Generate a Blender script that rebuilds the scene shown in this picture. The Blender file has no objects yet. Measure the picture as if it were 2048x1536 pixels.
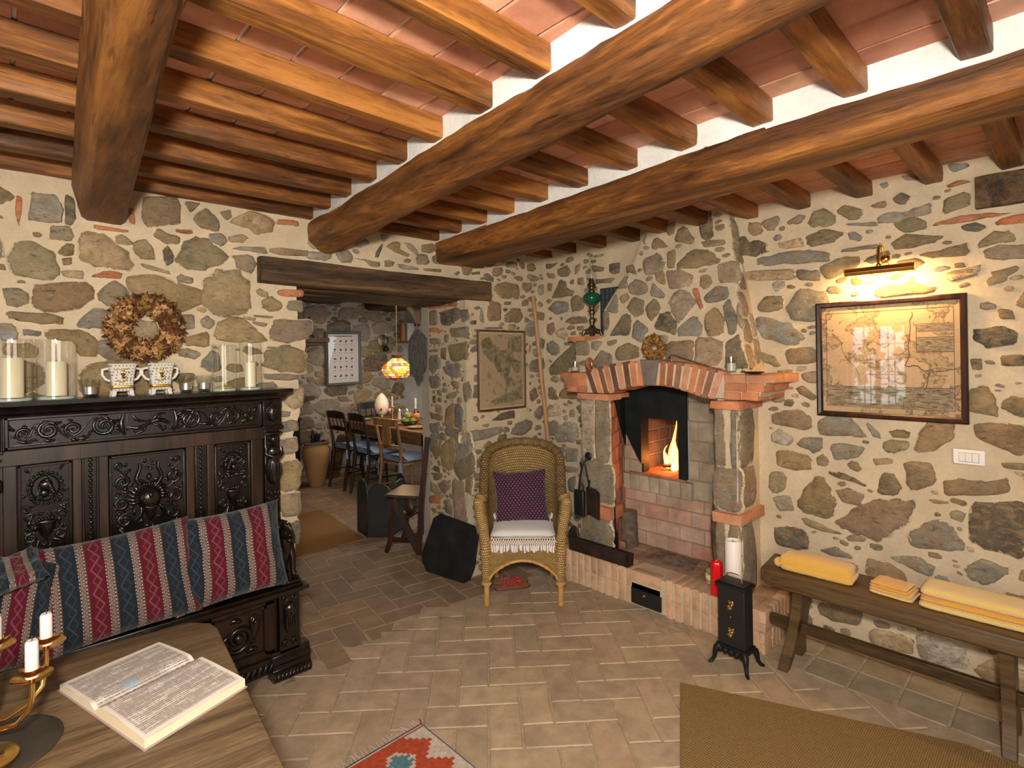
import bpy, bmesh, math, random
import numpy as np
from mathutils import Vector, Matrix
PI = math.pi
rnd = random.Random(7)
sc = bpy.context.scene
COL = sc.collection

# ---------------------------------------------------------------- camera, world, light
cam_d = bpy.data.cameras.new('camera'); cam = bpy.data.objects.new('camera', cam_d); COL.objects.link(cam)
cam_d.sensor_width = 36; cam_d.lens = 36*1077.08/2048
cam_d.shift_y = -57.4/2048
cam_d.clip_start = .02; cam_d.clip_end = 80
_p, _r, _a = 3.854e-3, -1.44525e-2, -.759231
_f = Vector((0, math.cos(_p), math.sin(_p))); _u = Vector((0, -math.sin(_p), math.cos(_p))); _x = Vector((1, 0, 0))
_R = Matrix.Rotation(_a, 3, 'Z')
cr = _R @ (_x*math.cos(_r) + _u*math.sin(_r)); cu = _R @ (-_x*math.sin(_r) + _u*math.cos(_r)); cf = _R @ _f
cam.matrix_world = Matrix(((cr.x, cu.x, -cf.x, 0), (cr.y, cu.y, -cf.y, 0), (cr.z, cu.z, -cf.z, 1.5), (0, 0, 0, 1)))
sc.camera = cam
sc.view_settings.view_transform = 'Standard'
try: sc.view_settings.look = 'None'
except Exception: pass
sc.view_settings.gamma = 1
sc.view_settings.use_curve_mapping = False
sc.view_settings.exposure = 0.27
sc.cycles.transparent_max_bounces = 40
sc.cycles.max_bounces = 8

w = bpy.data.worlds.new('world'); sc.world = w; w.use_nodes = True
nt = w.node_tree; nt.nodes.clear()
sky = nt.nodes.new('ShaderNodeTexSky'); sky.sky_type = 'HOSEK_WILKIE'; sky.turbidity = 4
sky.sun_direction = (-.3, -.5, .8)
bg = nt.nodes.new('ShaderNodeBackground'); bg.inputs['Strength'].default_value = 15
wo = nt.nodes.new('ShaderNodeOutputWorld')
nt.links.new(sky.outputs[0], bg.inputs[0]); nt.links.new(bg.outputs[0], wo.inputs[0])

def area(name, loc, target, size, power, color, size_y=None):
    d = bpy.data.lights.new(name, 'AREA'); d.energy = power; d.color = color
    d.size = size
    if size_y: d.shape = 'RECTANGLE'; d.size_y = size_y
    o = bpy.data.objects.new(name, d); COL.objects.link(o)
    o.location = loc
    o.rotation_euler = (Vector(target)-Vector(loc)).to_track_quat('-Z', 'Y').to_euler()
    return o
def point(name, loc, power, color, r=.03):
    d = bpy.data.lights.new(name, 'POINT'); d.energy = power; d.color = color; d.shadow_soft_size = r
    o = bpy.data.objects.new(name, d); COL.objects.link(o); o.location = loc
    return o
area('flash_light', (-.12, -.12, 1.74), (2.0, 2.0, 1.4), .13, 66, (1, .92, .80))
area('room_light', (-1.1, -1.1, 1.7), (1.7, 1.7, 1.0), 1.6, 52, (1, .92, .80))
area('bounce_light', (.6, .3, .9), (1.1, 1.3, 2.4), 1.0, 2.5, (1, .9, .78))
area('dining_cool_fill', (4.3, 4.2, 1.5), (2.4, 5.6, .6), .9, 20, (.9, .95, 1.0))  # added cool area lamp from the right; no window on that side
area('dining_overhead_area', (3.2, 5.6, 2.15), (3.1, 5.5, 0), 1.2, 12, (1, .86, .7))  # unseen area lamp pointing down, without a fitting in the dining ceiling

# ---------------------------------------------------------------- mesh builder
def nz(x, y=0, z=0):
    from mathutils import noise
    return noise.noise(Vector((x, y, z)))
class MB:
    def __init__(s):
        s.v = []; s.f = []; s.m = []; s.c = []; s.uv = {}; s.M = None
    def add(s, vs, fs, m=0, c=None):
        b = len(s.v)
        if s.M is not None: vs = [s.M @ Vector(v) for v in vs]
        s.v += [tuple(v) for v in vs]
        for f in fs: s.f.append([b+i for i in f]); s.m.append(m)
        s.c += list(c) if (c is not None and len(c) == len(vs)) else [c or (1, 1, 1, 1)]*len(vs)
        return s
    def box(s, x0, y0, z0, x1, y1, z1, m=0, c=None):
        return s.add([(x0,y0,z0),(x1,y0,z0),(x1,y1,z0),(x0,y1,z0),(x0,y0,z1),(x1,y0,z1),(x1,y1,z1),(x0,y1,z1)],
              [(0,3,2,1),(4,5,6,7),(0,1,5,4),(1,2,6,5),(2,3,7,6),(3,0,4,7)], m, c)
    def obox(s, cx, cy, cz, dx, dy, dz, M=None, m=0, c=None):
        vs = [Vector((sx*dx/2, sy*dy/2, sz*dz/2)) for sz in (-1,1) for sx, sy in ((-1,-1),(1,-1),(1,1),(-1,1))]
        if M: vs = [M @ v for v in vs]
        return s.add([v+Vector((cx,cy,cz)) for v in vs], [(0,3,2,1),(4,5,6,7),(0,1,5,4),(1,2,6,5),(2,3,7,6),(3,0,4,7)], m, c)
    def loft(s, rings, cap=True, closed=True, m=0, c=None):
        n = len(rings[0]); vs = [p for r in rings for p in r]; fs = []
        for i in range(len(rings)-1):
            for j in range(n if closed else n-1):
                k = (j+1) % n
                fs.append((i*n+j, i*n+k, (i+1)*n+k, (i+1)*n+j))
        if cap and closed:
            fs.append(tuple(range(n-1, -1, -1))); fs.append(tuple((len(rings)-1)*n+j for j in range(n)))
        return s.add(vs, fs, m, c)
    def tube(s, pts, rad, n=8, m=0, c=None, cap=True, flat=1.0):
        pts = [Vector(p) for p in pts]
        if not hasattr(rad, '__len__'): rad = [rad]*len(pts)
        rings = []; up = None
        for i, p in enumerate(pts):
            t = (pts[min(i+1, len(pts)-1)]-pts[max(i-1, 0)])
            if t.length < 1e-9: t = Vector((0,0,1))
            t.normalize()
            if up is None:
                up = Vector((0,0,1)) if abs(t.z) < .9 else Vector((1,0,0))
            a = t.cross(up)
            if a.length < 1e-6: a = t.cross(Vector((0,1,0)))
            a.normalize(); b = a.cross(t); up = b
            rings.append([p+(a*math.cos(2*PI*k/n)+b*flat*math.sin(2*PI*k/n))*rad[i] for k in range(n)])
        return s.loft(rings, cap, True, m, c)
    def lathe(s, prof, x=0, y=0, z=0, n=20, m=0, c=None, sy=1.0, cap=True):
        rings = [[(x+r*math.cos(2*PI*k/n), y+sy*r*math.sin(2*PI*k/n), z+h) for k in range(n)] for r, h in prof]
        return s.loft(rings, cap, True, m, c)
    def ball(s, x, y, z, rx, ry=None, rz=None, n=12, k=7, m=0, c=None):
        ry = ry or rx; rz = rz or rx
        rings = []
        for i in range(k):
            t = PI*(i+.04)/(k-1+.08)
            rings.append([(x+rx*math.sin(t)*math.cos(2*PI*j/n), y+ry*math.sin(t)*math.sin(2*PI*j/n), z-rz*math.cos(t)) for j in range(n)])
        return s.loft(rings, True, True, m, c)
    def prism(s, poly, axis, a, b, m=0, c=None):
        def P(u, v, w): return {'x': (w, u, v), 'y': (u, w, v), 'z': (u, v, w)}[axis]
        n = len(poly)
        vs = [P(u, v, a) for u, v in poly]+[P(u, v, b) for u, v in poly]
        return s.add(vs, [tuple(range(n-1,-1,-1)), tuple(range(n, 2*n))]+[(i,(i+1)%n,n+(i+1)%n,n+i) for i in range(n)], m, c)
    def grid(s, fn, nu, nv, m=0, cfn=None, back=None):
        """fn(u,v)->point, u,v in 0..1, stores uv"""
        vs = []; fs = []; b0 = len(s.v); cs = []
        for j in range(nv+1):
            for i in range(nu+1):
                vs.append(fn(i/nu, j/nv)); s.uv[b0+len(vs)-1] = (i/nu, j/nv)
                if cfn: cs.append(cfn(i/nu, j/nv))
        for j in range(nv):
            for i in range(nu):
                a = j*(nu+1)+i; fs.append((a, a+1, a+nu+2, a+nu+1))
        return s.add(vs, fs, m, cs if cfn else None)
def mesh(mb, name, mats, smooth=40, recalc=True):
    me = bpy.data.meshes.new(name)
    me.from_pydata(mb.v, [], mb.f)
    if not isinstance(mats, (list, tuple)): mats = [mats]
    for m in mats: me.materials.append(m)
    if len(mats) > 1: me.polygons.foreach_set('material_index', mb.m)
    if any(c != (1,1,1,1) for c in mb.c):
        ca = me.color_attributes.new('col', 'FLOAT_COLOR', 'POINT')
        ca.data.foreach_set('color', np.array([tuple(c)+(1,)*(4-len(c)) for c in mb.c], dtype=np.float32).ravel())
    if mb.uv:
        ul = me.uv_layers.new(name='uv')
        li = np.empty(len(me.loops), dtype=np.int32); me.loops.foreach_get('vertex_index', li)
        arr = np.zeros((len(me.vertices), 2), dtype=np.float32)
        for k, q in mb.uv.items(): arr[k] = q
        ul.data.foreach_set('uv', arr[li].ravel())
    if recalc:
        bm = bmesh.new(); bm.from_mesh(me); bmesh.ops.recalc_face_normals(bm, faces=bm.faces); bm.to_mesh(me); bm.free()
    if smooth:
        me.polygons.foreach_set('use_smooth', [True]*len(me.polygons))
        try: me.set_sharp_from_angle(angle=math.radians(smooth))
        except Exception: pass
    me.update()
    return me
def obj(name, mb, mats, parent=None, smooth=40, bevel=0, label=None, loc=None, rz=None, recalc=True, sub=0):
    o = bpy.data.objects.new(name, mesh(mb, name, mats, smooth, recalc)); COL.objects.link(o)
    if parent: o.parent = parent
    if bevel:
        b = o.modifiers.new('bevel', 'BEVEL'); b.width = bevel; b.segments = 2; b.limit_method = 'ANGLE'; b.angle_limit = math.radians(40)
        b.harden_normals = False
    if sub:
        b = o.modifiers.new('sub', 'SUBSURF'); b.levels = sub; b.render_levels = sub
    if label: o['label'] = label
    if loc: o.location = loc
    if rz is not None: o.rotation_euler = (0,0,rz)
    return o
def tag(o, label, cat, group=None, kind=None):
    if kind: o['kind'] = kind
    if label: o['label'] = label
    if cat: o['category'] = cat
    if group: o['group'] = group
    return o
def thing(name, label, cat, loc=(0,0,0), rz=0, group=None):
    o = bpy.data.objects.new(name, None); COL.objects.link(o); o.empty_display_size = .05
    o.location = loc; o.rotation_euler = (0,0,rz)
    return tag(o, label, cat, group)
def struct(name, mb, mats, smooth=40, bevel=0, parent=None, recalc=True):
    o = obj(name, mb, mats, parent, smooth, bevel, recalc=recalc)
    if not parent: o['kind'] = 'structure'
    return o
def dup(root, loc, rz, label=None, group=None):
    r = root.copy(); COL.objects.link(r); r.location = loc; r.rotation_euler = (0,0,rz)
    if label: r['label'] = label
    if group: r['group'] = group
    for ch in list(root.children):
        q = ch.copy(); COL.objects.link(q); q.parent = r
        for g in list(ch.children):
            d = g.copy(); COL.objects.link(d); d.parent = q
    return r

# ---------------------------------------------------------------- materials
class NT:
    def __init__(s, name):
        s.mat = bpy.data.materials.new(name); s.mat.use_nodes = True
        s.t = s.mat.node_tree; s.b = s.t.nodes['Principled BSDF']; s._tc = None
    def n(s, typ, **kw):
        o = s.t.nodes.new(typ)
        for k, v in kw.items(): setattr(o, k, v)
        return o
    def put(s, sock, v):
        if v is None: return
        if isinstance(v, bpy.types.NodeSocket): s.t.links.new(v, sock)
        else:
            if isinstance(v, tuple) and len(v) == 3 and sock.type == 'RGBA': v = v+(1,)
            sock.default_value = v
    def tc(s, which='Object'):
        if s._tc is None: s._tc = s.n('ShaderNodeTexCoord')
        return s._tc.outputs[which]
    def vary(s, vec, k=7.0):
        oi = s.n('ShaderNodeObjectInfo'); m = s.n('ShaderNodeVectorMath', operation='ADD')
        s.put(m.inputs[0], vec); q = s.math('MULTIPLY', oi.outputs['Random'], k); s.put(m.inputs[1], q)
        return m.outputs[0]
    def map(s, vec, scale=(1,1,1), rot=(0,0,0), loc=(0,0,0)):
        m = s.n('ShaderNodeMapping'); s.put(m.inputs[0], vec); m.inputs['Scale'].default_value = scale
        m.inputs['Rotation'].default_value = rot; m.inputs['Location'].default_value = loc
        return m.outputs[0]
    def noise(s, vec, scale, detail=4, rough=.6, dist=0, out='Fac'):
        o = s.n('ShaderNodeTexNoise'); s.put(o.inputs['Vector'], vec); o.inputs['Scale'].default_value = scale
        o.inputs['Detail'].default_value = detail; o.inputs['Roughness'].default_value = rough; o.inputs['Distortion'].default_value = dist
        return o.outputs[out]
    def voro(s, vec, scale, feature='F1', out='Distance', rand=1):
        o = s.n('ShaderNodeTexVoronoi'); o.feature = feature; s.put(o.inputs['Vector'], vec); o.inputs['Scale'].default_value = scale
        o.inputs['Randomness'].default_value = rand
        return o.outputs[out]
    def wave(s, vec, scale, dist=0, axis='X', prof='SIN', detail=2, dscale=1):
        o = s.n('ShaderNodeTexWave'); o.bands_direction = axis; o.wave_profile = prof; s.put(o.inputs['Vector'], vec)
        o.inputs['Scale'].default_value = scale; o.inputs['Distortion'].default_value = dist; o.inputs['Detail'].default_value = detail
        o.inputs['Detail Scale'].default_value = dscale
        return o.outputs['Fac']
    def math(s, op, a, b=None, c=None, clamp=False):
        o = s.n('ShaderNodeMath', operation=op); o.use_clamp = clamp
        s.put(o.inputs[0], a); s.put(o.inputs[1], b)
        if c is not None: s.put(o.inputs[2], c)
        return o.outputs[0]
    def ramp(s, fac, stops, interp='LINEAR'):
        o = s.n('ShaderNodeValToRGB'); o.color_ramp.interpolation = interp; e = o.color_ramp.elements
        while len(e) < len(stops): e.new(.5)
        for q, (p, c) in zip(e, stops):
            q.position = p; q.color = (c, c, c, 1) if not hasattr(c, '__len__') else tuple(c)+(1,)
        s.put(o.inputs[0], fac)
        return o.outputs[0]
    def mix(s, fac, a, b, mode='MIX'):
        o = s.n('ShaderNodeMix', data_type='RGBA', blend_type=mode)
        s.put(o.inputs[0], fac); s.put(o.inputs[6], a); s.put(o.inputs[7], b)
        return o.outputs[2]
    def attr(s, name='col', out='Color'):
        o = s.n('ShaderNodeAttribute', attribute_name=name); return o.outputs[out]
    def sep(s, vec):
        o = s.n('ShaderNodeSeparateXYZ'); s.put(o.inputs[0], vec); return o.outputs
    def comb(s, x=0, y=0, z=0):
        o = s.n('ShaderNodeCombineXYZ'); s.put(o.inputs[0], x); s.put(o.inputs[1], y); s.put(o.inputs[2], z); return o.outputs[0]
    def bump(s, h, st=.3, dist=.01, nrm=None):
        o = s.n('ShaderNodeBump'); s.put(o.inputs['Height'], h); o.inputs['Strength'].default_value = st; o.inputs['Distance'].default_value = dist
        if nrm is not None: s.put(o.inputs['Normal'], nrm)
        s.t.links.new(o.outputs[0], s.b.inputs['Normal']); return o.outputs[0]
    def set(s, col=None, rough=None, metal=None, spec=None, **kw):
        s.put(s.b.inputs['Base Color'], col); s.put(s.b.inputs['Roughness'], rough); s.put(s.b.inputs['Metallic'], metal)
        s.put(s.b.inputs['Specular IOR Level'], spec)
        for k, v in kw.items(): s.put(s.b.inputs[k.replace('_', ' ')], v)
        return s.mat
def srgb(r, g, b):
    f = lambda c: (c/255/12.92) if c <= 10 else ((c/255+.055)/1.055)**2.4
    return (f(r), f(g), f(b))
def simple(name, col, rough=.6, metal=0, spec=.5, nscale=0, namt=.25, bump=0, **kw):
    t = NT(name)
    if nscale:
        n = t.noise(t.vary(t.tc()), nscale, 5)
        k = t.ramp(n, [(.3, 1-namt), (.7, 1+namt)])
        c = t.mix(1.0, col, k, 'MULTIPLY')
        if bump: t.bump(n, bump, .004)
        return t.set(c, rough, metal, spec, **kw)
    return t.set(col, rough, metal, spec, **kw)
def wood(name, dark, mid, light, axis='x', rough=.55, scale=1.0, bump=.35, spec=.35, hewn=0, use_uv=False):
    t = NT(name); v = t.vary(t.tc('UV' if use_uv else 'Object'))
    st = {'x': (1.6,14,14), 'y': (14,1.6,14), 'z': (14,14,1.6)}[axis]
    st2 = {'x': (.35,5,5), 'y': (5,.35,5), 'z': (5,5,.35)}[axis]
    warp = t.noise(t.map(v, tuple(q*scale*.5 for q in st2)), 1.2, 3, .5, 0, 'Color')
    vv = t.n('ShaderNodeVectorMath', operation='MULTIPLY_ADD'); t.put(vv.inputs[0], warp); vv.inputs[1].default_value = (.12,.12,.12); t.put(vv.inputs[2], v)
    a = t.math('ADD', t.math('MULTIPLY', t.noise(t.map(vv.outputs[0], tuple(q*scale for q in st)), 2.2, 8, .68, .6), .5), t.math('MULTIPLY', t.noise(t.map(vv.outputs[0], tuple(q*scale*2.2 for q in st)), 2.6, 8, .75, .3), .5))
    b = t.noise(t.map(v, tuple(q*scale for q in st2)), 1.3, 4, .6, 1.2)
    f = t.math('ADD', t.math('MULTIPLY', a, .55), t.math('MULTIPLY', b, .55))
    c = t.ramp(f, [(.42, dark), (.53, mid), (.64, light), (.76, mid)])
    kn = t.voro(t.map(v, tuple((q*scale)*.25 for q in st2)), 1.6)
    k = t.ramp(kn, [(.0, .35), (.09, .95), (.12, 1)])
    c = t.mix(.8, c, k, 'MULTIPLY')
    cr = t.noise(t.map(v, tuple(q*scale*1.4 for q in st)), 3.4, 3, .5, .3)
    crk = t.ramp(cr, [(.30, .35), (.36, 1)])
    c = t.mix(.6, c, crk, 'MULTIPLY')
    h = t.math('ADD', t.math('MULTIPLY', a, .7), t.math('MULTIPLY', crk, .4))
    if bump: t.bump(t.math('ADD', h, t.math('MULTIPLY', t.voro(t.map(v, tuple(q*scale*2.2 for q in st2)), 2.2, 'SMOOTH_F1'), hewn)), bump, .006 if not hewn else .014)
    return t.set(c, rough, 0, spec)
M = {}
# ceiling timbers: warm, oiled
M['joist_x'] = wood('oiled_joist_wood', (.035,.013,.004), (.16,.058,.013), (.36,.145,.032), 'x', .5, 1.0, .5)
M['beam_y'] = wood('oiled_beam_wood', (.03,.011,.004), (.14,.052,.013), (.35,.14,.031), 'y', .5, .8, .7, hewn=1.0)
M['lintel'] = wood('old_lintel_wood', (.018,.010,.005), (.075,.042,.02), (.16,.095,.045), 'x', .7, 1.2, .8)
M['bench'] = wood('bench_wood', (.035,.02,.008), (.085,.05,.022), (.14,.085,.036), 'y', .42, 1.2, .25)
M['oak'] = wood('oak_table_wood', (.045,.028,.013), (.11,.068,.033), (.18,.12,.062), 'x', .6, 3.2, .7)
M['oak_dark'] = wood('oak_edge_wood', (.04,.026,.013), (.10,.066,.035), (.16,.11,.06), 'y', .55, 1.2, .4)
M['ebony'] = wood('dark_carved_oak', (.002,.0015,.001), (.006,.004,.003), (.014,.009,.006), 'z', .21, 1.5, .25, .65)
M['ebony_panel'] = wood('dark_oak_panel', (.003,.002,.001), (.020,.0095,.005), (.045,.021,.011), 'z', .36, 1.2, .2, .45)
M['mahog'] = wood('dark_mahogany', (.005,.002,.0015), (.020,.007,.004), (.055,.017,.010), 'z', .35, 1.5, .1, .5)
M['dwood'] = wood('dining_wood', (.05,.02,.008), (.14,.062,.024), (.24,.12,.05), 'y', .4, 1.2, .1, .5)
M['cwood'] = wood('honey_chair_wood', (.08,.035,.012), (.22,.11,.04), (.34,.19,.075), 'z', .45, 1.2, .1, .4)
M['pole'] = wood('pole_wood', (.2,.10,.045), (.38,.2,.09), (.5,.3,.15), 'z', .5, 1.5, .1)
# stone and mortar
def stone_mat(name, mortar=(.65,.53,.37)):
    t = NT(name); v = t.tc()
    a = t.attr('col', 'Alpha'); c0 = t.attr('col', 'Color')
    n1 = t.noise(v, 9, 6, .65, .4); n2 = t.noise(t.map(v, (1,1,2.2)), 26, 6, .7, .3); n3 = t.noise(v, 3.1, 3, .6)
    k = t.ramp(t.math('ADD', t.math('MULTIPLY', n1, .6), t.math('MULTIPLY', t.noise(v, 42, 8, .8), .4)), [(.34,.5),(.5,1.0),(.66,1.5)]); c = t.mix(1.0, c0, k, 'MULTIPLY')
    c = t.mix(t.ramp(n2, [(.54,0),(.68,.5)]), c, (.42,.34,.235))
    c = t.mix(t.ramp(t.noise(t.map(v, (1,1,1.8)), 14, 6, .75, .8), [(.46,0),(.60,.75)]), c, (.27,.185,.095))
    c = t.mix(t.ramp(t.noise(t.map(v, (1,1,2.6)), 21, 7, .8, 1.0), [(.36,.75),(.45,0)]), c, (.06,.05,.042))
    c = t.mix(t.ramp(n2, [(.26,.7),(.42,0)]), c, (.045,.035,.028))
    mm = t.mix(t.ramp(t.noise(v, 5.5, 5, .6), [(.35,0),(.65,1)]), mortar, tuple(q*.8 for q in mortar))
    mm = t.mix(t.ramp(t.noise(v, 60, 4, .7), [(.3,.35),(.6,0)]), mm, tuple(q*.62 for q in mortar))
    ed = t.math('ADD', a, t.math('MULTIPLY', t.math('SUBTRACT', t.noise(v, 17, 9, .78, .6), .5), 2.6))
    ed = t.math('ADD', ed, t.math('MULTIPLY', t.math('SUBTRACT', n3, .5), .5))
    fac = t.ramp(ed, [(.22,0),(.34,1)])
    col = t.mix(fac, mm, c)
    h = t.math('ADD', t.math('MULTIPLY', t.noise(v, 48, 6, .7), .5), t.math('MULTIPLY', fac, .5))
    h = t.math('ADD', h, t.math('MULTIPLY', t.noise(v, 12, 4, .6), .6))
    t.bump(h, .8, .010)
    return t.set(col, .86, 0, .25)
M['stone'] = stone_mat('rubble_stone')
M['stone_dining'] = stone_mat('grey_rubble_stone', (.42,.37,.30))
def mortar_mat(name, c, bs=.5, sc_=1.0):
    t = NT(name); v = t.tc()
    k = t.mix(t.ramp(t.noise(v, 5.5*sc_, 5, .6), [(.35,0),(.65,1)]), c, tuple(q*.8 for q in c))
    k = t.mix(t.ramp(t.noise(v, 60, 4, .7), [(.3,.35),(.6,0)]), k, tuple(q*.62 for q in c))
    h = t.math('ADD', t.noise(v, 9, 5, .6), t.math('MULTIPLY', t.noise(v, 60, 5, .7), .35))
    t.bump(h, bs, .014)
    return t.set(k, .9, 0, .2)
M['mortar'] = mortar_mat('beige_mortar', (.65,.53,.37))
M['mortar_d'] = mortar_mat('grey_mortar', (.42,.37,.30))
M['plaster'] = mortar_mat('white_plaster', (.80,.79,.76), .5)
M['white_wall'] = mortar_mat('white_wall_plaster', (.66,.68,.72), .15)
def tile_mat(name, rough=.6, amt=.3, spec=.4, bs=.25):
    t = NT(name); v = t.tc(); c0 = t.attr('col')
    n = t.noise(v, 9, 6, .65, .3); n2 = t.noise(v, 45, 5, .7)
    c = t.mix(1.0, c0, t.ramp(n, [(.3,1-amt),(.5,1),(.72,1+amt)]), 'MULTIPLY')
    c = t.mix(t.ramp(n2, [(.28,.3),(.40,0)]), c, (.18,.11,.07))
    t.bump(t.math('ADD', n, t.math('MULTIPLY', n2, .4)), bs, .006)
    return t.set(c, rough, 0, spec)
M['tile'] = tile_mat('floor_terracotta', .6, .24, .3, .35)
M['grout'] = simple('floor_grout', (.40,.315,.215), .85, nscale=30)
M['ctile'] = tile_mat('ceiling_terracotta', .75, .22, .3, .3)
M['brick'] = tile_mat('warm_brick', .82, .3, .25, .6)
# ---------------------------------------------------------------- rubble stone generator
SC = {'o': (.25,.195,.108), 'b': (.24,.172,.105), 'g': (.235,.205,.158), 'l': (.215,.207,.182), 't': (.40,.30,.19),
      'r': (.48,.17,.085), 'd': (.12,.10,.075), 'p': (.29,.22,.165), 'w': (.38,.34,.29)}
def parse(s):
    L = []
    for line in s.strip().split('\n'):
        L.append((line[0], [tuple(float(q)/200 for q in w_.split(',')) for w_ in line[1:].split()]))
    return L
def smooth_poly(P, it=2, amp=.0025, rg=rnd):
    for k in range(it):
        Q = []
        for i in range(len(P)):
            a = P[i]; b = P[(i+1) % len(P)]
            q = (.13 if k == 0 else .22)
            Q += [(a[0]*(1-q)+b[0]*q, a[1]*(1-q)+b[1]*q), (a[0]*q+b[0]*(1-q), a[1]*q+b[1]*(1-q))]
        P = Q
    return [(x+rg.uniform(-amp, amp), y+rg.uniform(-amp, amp)) for x, y in P]
def add_stone(mb, P, code, F, rg=rnd, proud=.012, jit=.28):
    """P polygon in wall coordinates; F(u,z,d) -> world point, d = distance out of the wall"""
    area_ = abs(sum(P[i-1][0]*P[i][1]-P[i][0]*P[i-1][1] for i in range(len(P))))/2
    cx = sum(p[0] for p in P)/len(P); cz = sum(p[1] for p in P)/len(P)
    P = smooth_poly([(cx+(x-cx)*1.17, cz+(z-cz)*1.17) for x, z in P], 2, min(.0035, .05*math.sqrt(area_)))
    base = SC[code]; k = 1+rg.uniform(-jit, jit); h = rg.uniform(-.10, .10)
    col = (base[0]*k*(1+h), base[1]*k, base[2]*k*(1-h))
    if area_ < .002: proud *= .6
    if F is Fr and .3 < cx < .97 and 1.15 < cz < 1.78: proud = .002
    if F is Fb and 2.35 < cx < 2.88 and 1.1 < cz < 1.72: proud = .002
    sunk = proud < .003
    tiltu = rg.uniform(-.05,.05)*(not sunk); tiltz = rg.uniform(-.05,.05)*(not sunk)
    rings = []; cs = []; sq_ = math.sqrt(area_)
    P = [(x+.09*sq_*nz(x*26, z*26, cx*31), z+.09*sq_*nz(x*26, z*26, cz*29+7)) for x, z in P]
    for sc_, d, a in ((1.05, -.006, 0), (.99, .0, .12), (.90, .75, .48), (.62, 1.0, 1)):
        r = []
        for x, z in P:
            u = cx+(x-cx)*sc_; zz = cz+(z-cz)*sc_
            dd = d if d <= 0 else d*proud*(1+.9*nz(u*22, zz*22, cx*9))+ (u-cx)*tiltu+(zz-cz)*tiltz
            r.append(F(u, zz, dd)); cs.append(col+(a,))
        rings.append(r)
    n = len(P); vs = [q for r in rings for q in r]+[F(cx, cz, proud*1.05)]; cs.append(col+(1,))
    fs = [(i*n+j, i*n+(j+1)%n, (i+1)*n+(j+1)%n, (i+1)*n+j) for i in range(3) for j in range(n)]
    fs += [(3*n+j, 3*n+(j+1)%n, 4*n) for j in range(n)]
    mb.add(vs, fs, 1, cs)
def inside(P, x, y):
    c = False; j = len(P)-1
    for i in range(len(P)):
        if (P[i][1] > y) != (P[j][1] > y) and x < (P[j][0]-P[i][0])*(y-P[i][1])/(P[j][1]-P[i][1])+P[i][0]: c = not c
        j = i
    return c
class Occ:
    def __init__(s, u0, u1, z0, z1, h=.01):
        s.u0, s.z0, s.h = u0, z0, h; s.nu = int((u1-u0)/h)+1; s.nz = int((z1-z0)/h)+1
        s.g = np.zeros((s.nu, s.nz), bool)
        s.U = u0+(np.arange(s.nu)+.5)*h; s.Z = z0+(np.arange(s.nz)+.5)*h
    def cells(s, P, grow):
        cx = sum(p[0] for p in P)/len(P); cz = sum(p[1] for p in P)/len(P)
        Q = []
        for x, z in P:
            d = math.hypot(x-cx, z-cz) or 1; Q.append((x+(x-cx)/d*grow, z+(z-cz)/d*grow))
        a0 = max(0, int((min(q[0] for q in Q)-s.u0)/s.h)); a1 = min(s.nu, int((max(q[0] for q in Q)-s.u0)/s.h)+1)
        b0 = max(0, int((min(q[1] for q in Q)-s.z0)/s.h)); b1 = min(s.nz, int((max(q[1] for q in Q)-s.z0)/s.h)+1)
        if a1 <= a0 or b1 <= b0: return None
        X, Y = np.meshgrid(s.U[a0:a1], s.Z[b0:b1], indexing='ij')
        c = np.zeros(X.shape, bool); j = len(Q)-1
        for i in range(len(Q)):
            yi, yj, xi, xj = Q[i][1], Q[j][1], Q[i][0], Q[j][0]
            if yi != yj:
                c ^= ((yi > Y) != (yj > Y)) & (X < (xj-xi)*(Y-yi)/(yj-yi)+xi)
            j = i
        return a0, a1, b0, b1, c
    def free(s, P, grow=.0):
        r = s.cells(P, grow)
        if r is None: return False
        a0, a1, b0, b1, c = r
        return not (s.g[a0:a1, b0:b1] & c).any()
    def mark(s, P, grow=.004):
        r = s.cells(P, grow)
        if r is None: return
        a0, a1, b0, b1, c = r
        s.g[a0:a1, b0:b1] |= c
    def block(s, u0, u1, z0, z1): s.mark([(u0,z0),(u1,z0),(u1,z1),(u0,z1)], 0)
def fill(mb, occ, F, u0, u1, z0, z1, sizes, pal, seed, tries=1500, flatness=1.9, grow=.010, proud=.012, jit=.28):
    rg = random.Random(seed)
    for smax in sizes:
        for _ in range(tries):
            w_ = smax*rg.uniform(.75, 1.25); h_ = w_/rg.uniform(1.0, flatness)*.8
            cx = rg.uniform(u0, u1); cz = rg.uniform(z0, z1); n = rg.choice((5,6,6,7,8)); a0 = rg.uniform(0, 6.28); tilt = rg.uniform(-.25,.25)
            P = []
            for k in range(n):
                t_ = a0+2*PI*(k+rg.uniform(-.25,.25))/n
                q = rg.uniform(.82, 1.1); c_, s_ = math.cos(t_), math.sin(t_)
                m_ = max(abs(c_), abs(s_))**.6
                x = c_/m_*w_/2*q; z = s_/m_*h_/2*q
                P.append((cx+x*math.cos(tilt)-z*math.sin(tilt), cz+x*math.sin(tilt)+z*math.cos(tilt)))
            if min(p[0] for p in P) < u0 or max(p[0] for p in P) > u1 or min(p[1] for p in P) < z0 or max(p[1] for p in P) > z1: continue
            if occ.free(P, grow):
                occ.mark(P, grow*.5); add_stone(mb, P, rg.choice(pal), F, rg, proud, jit)
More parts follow.
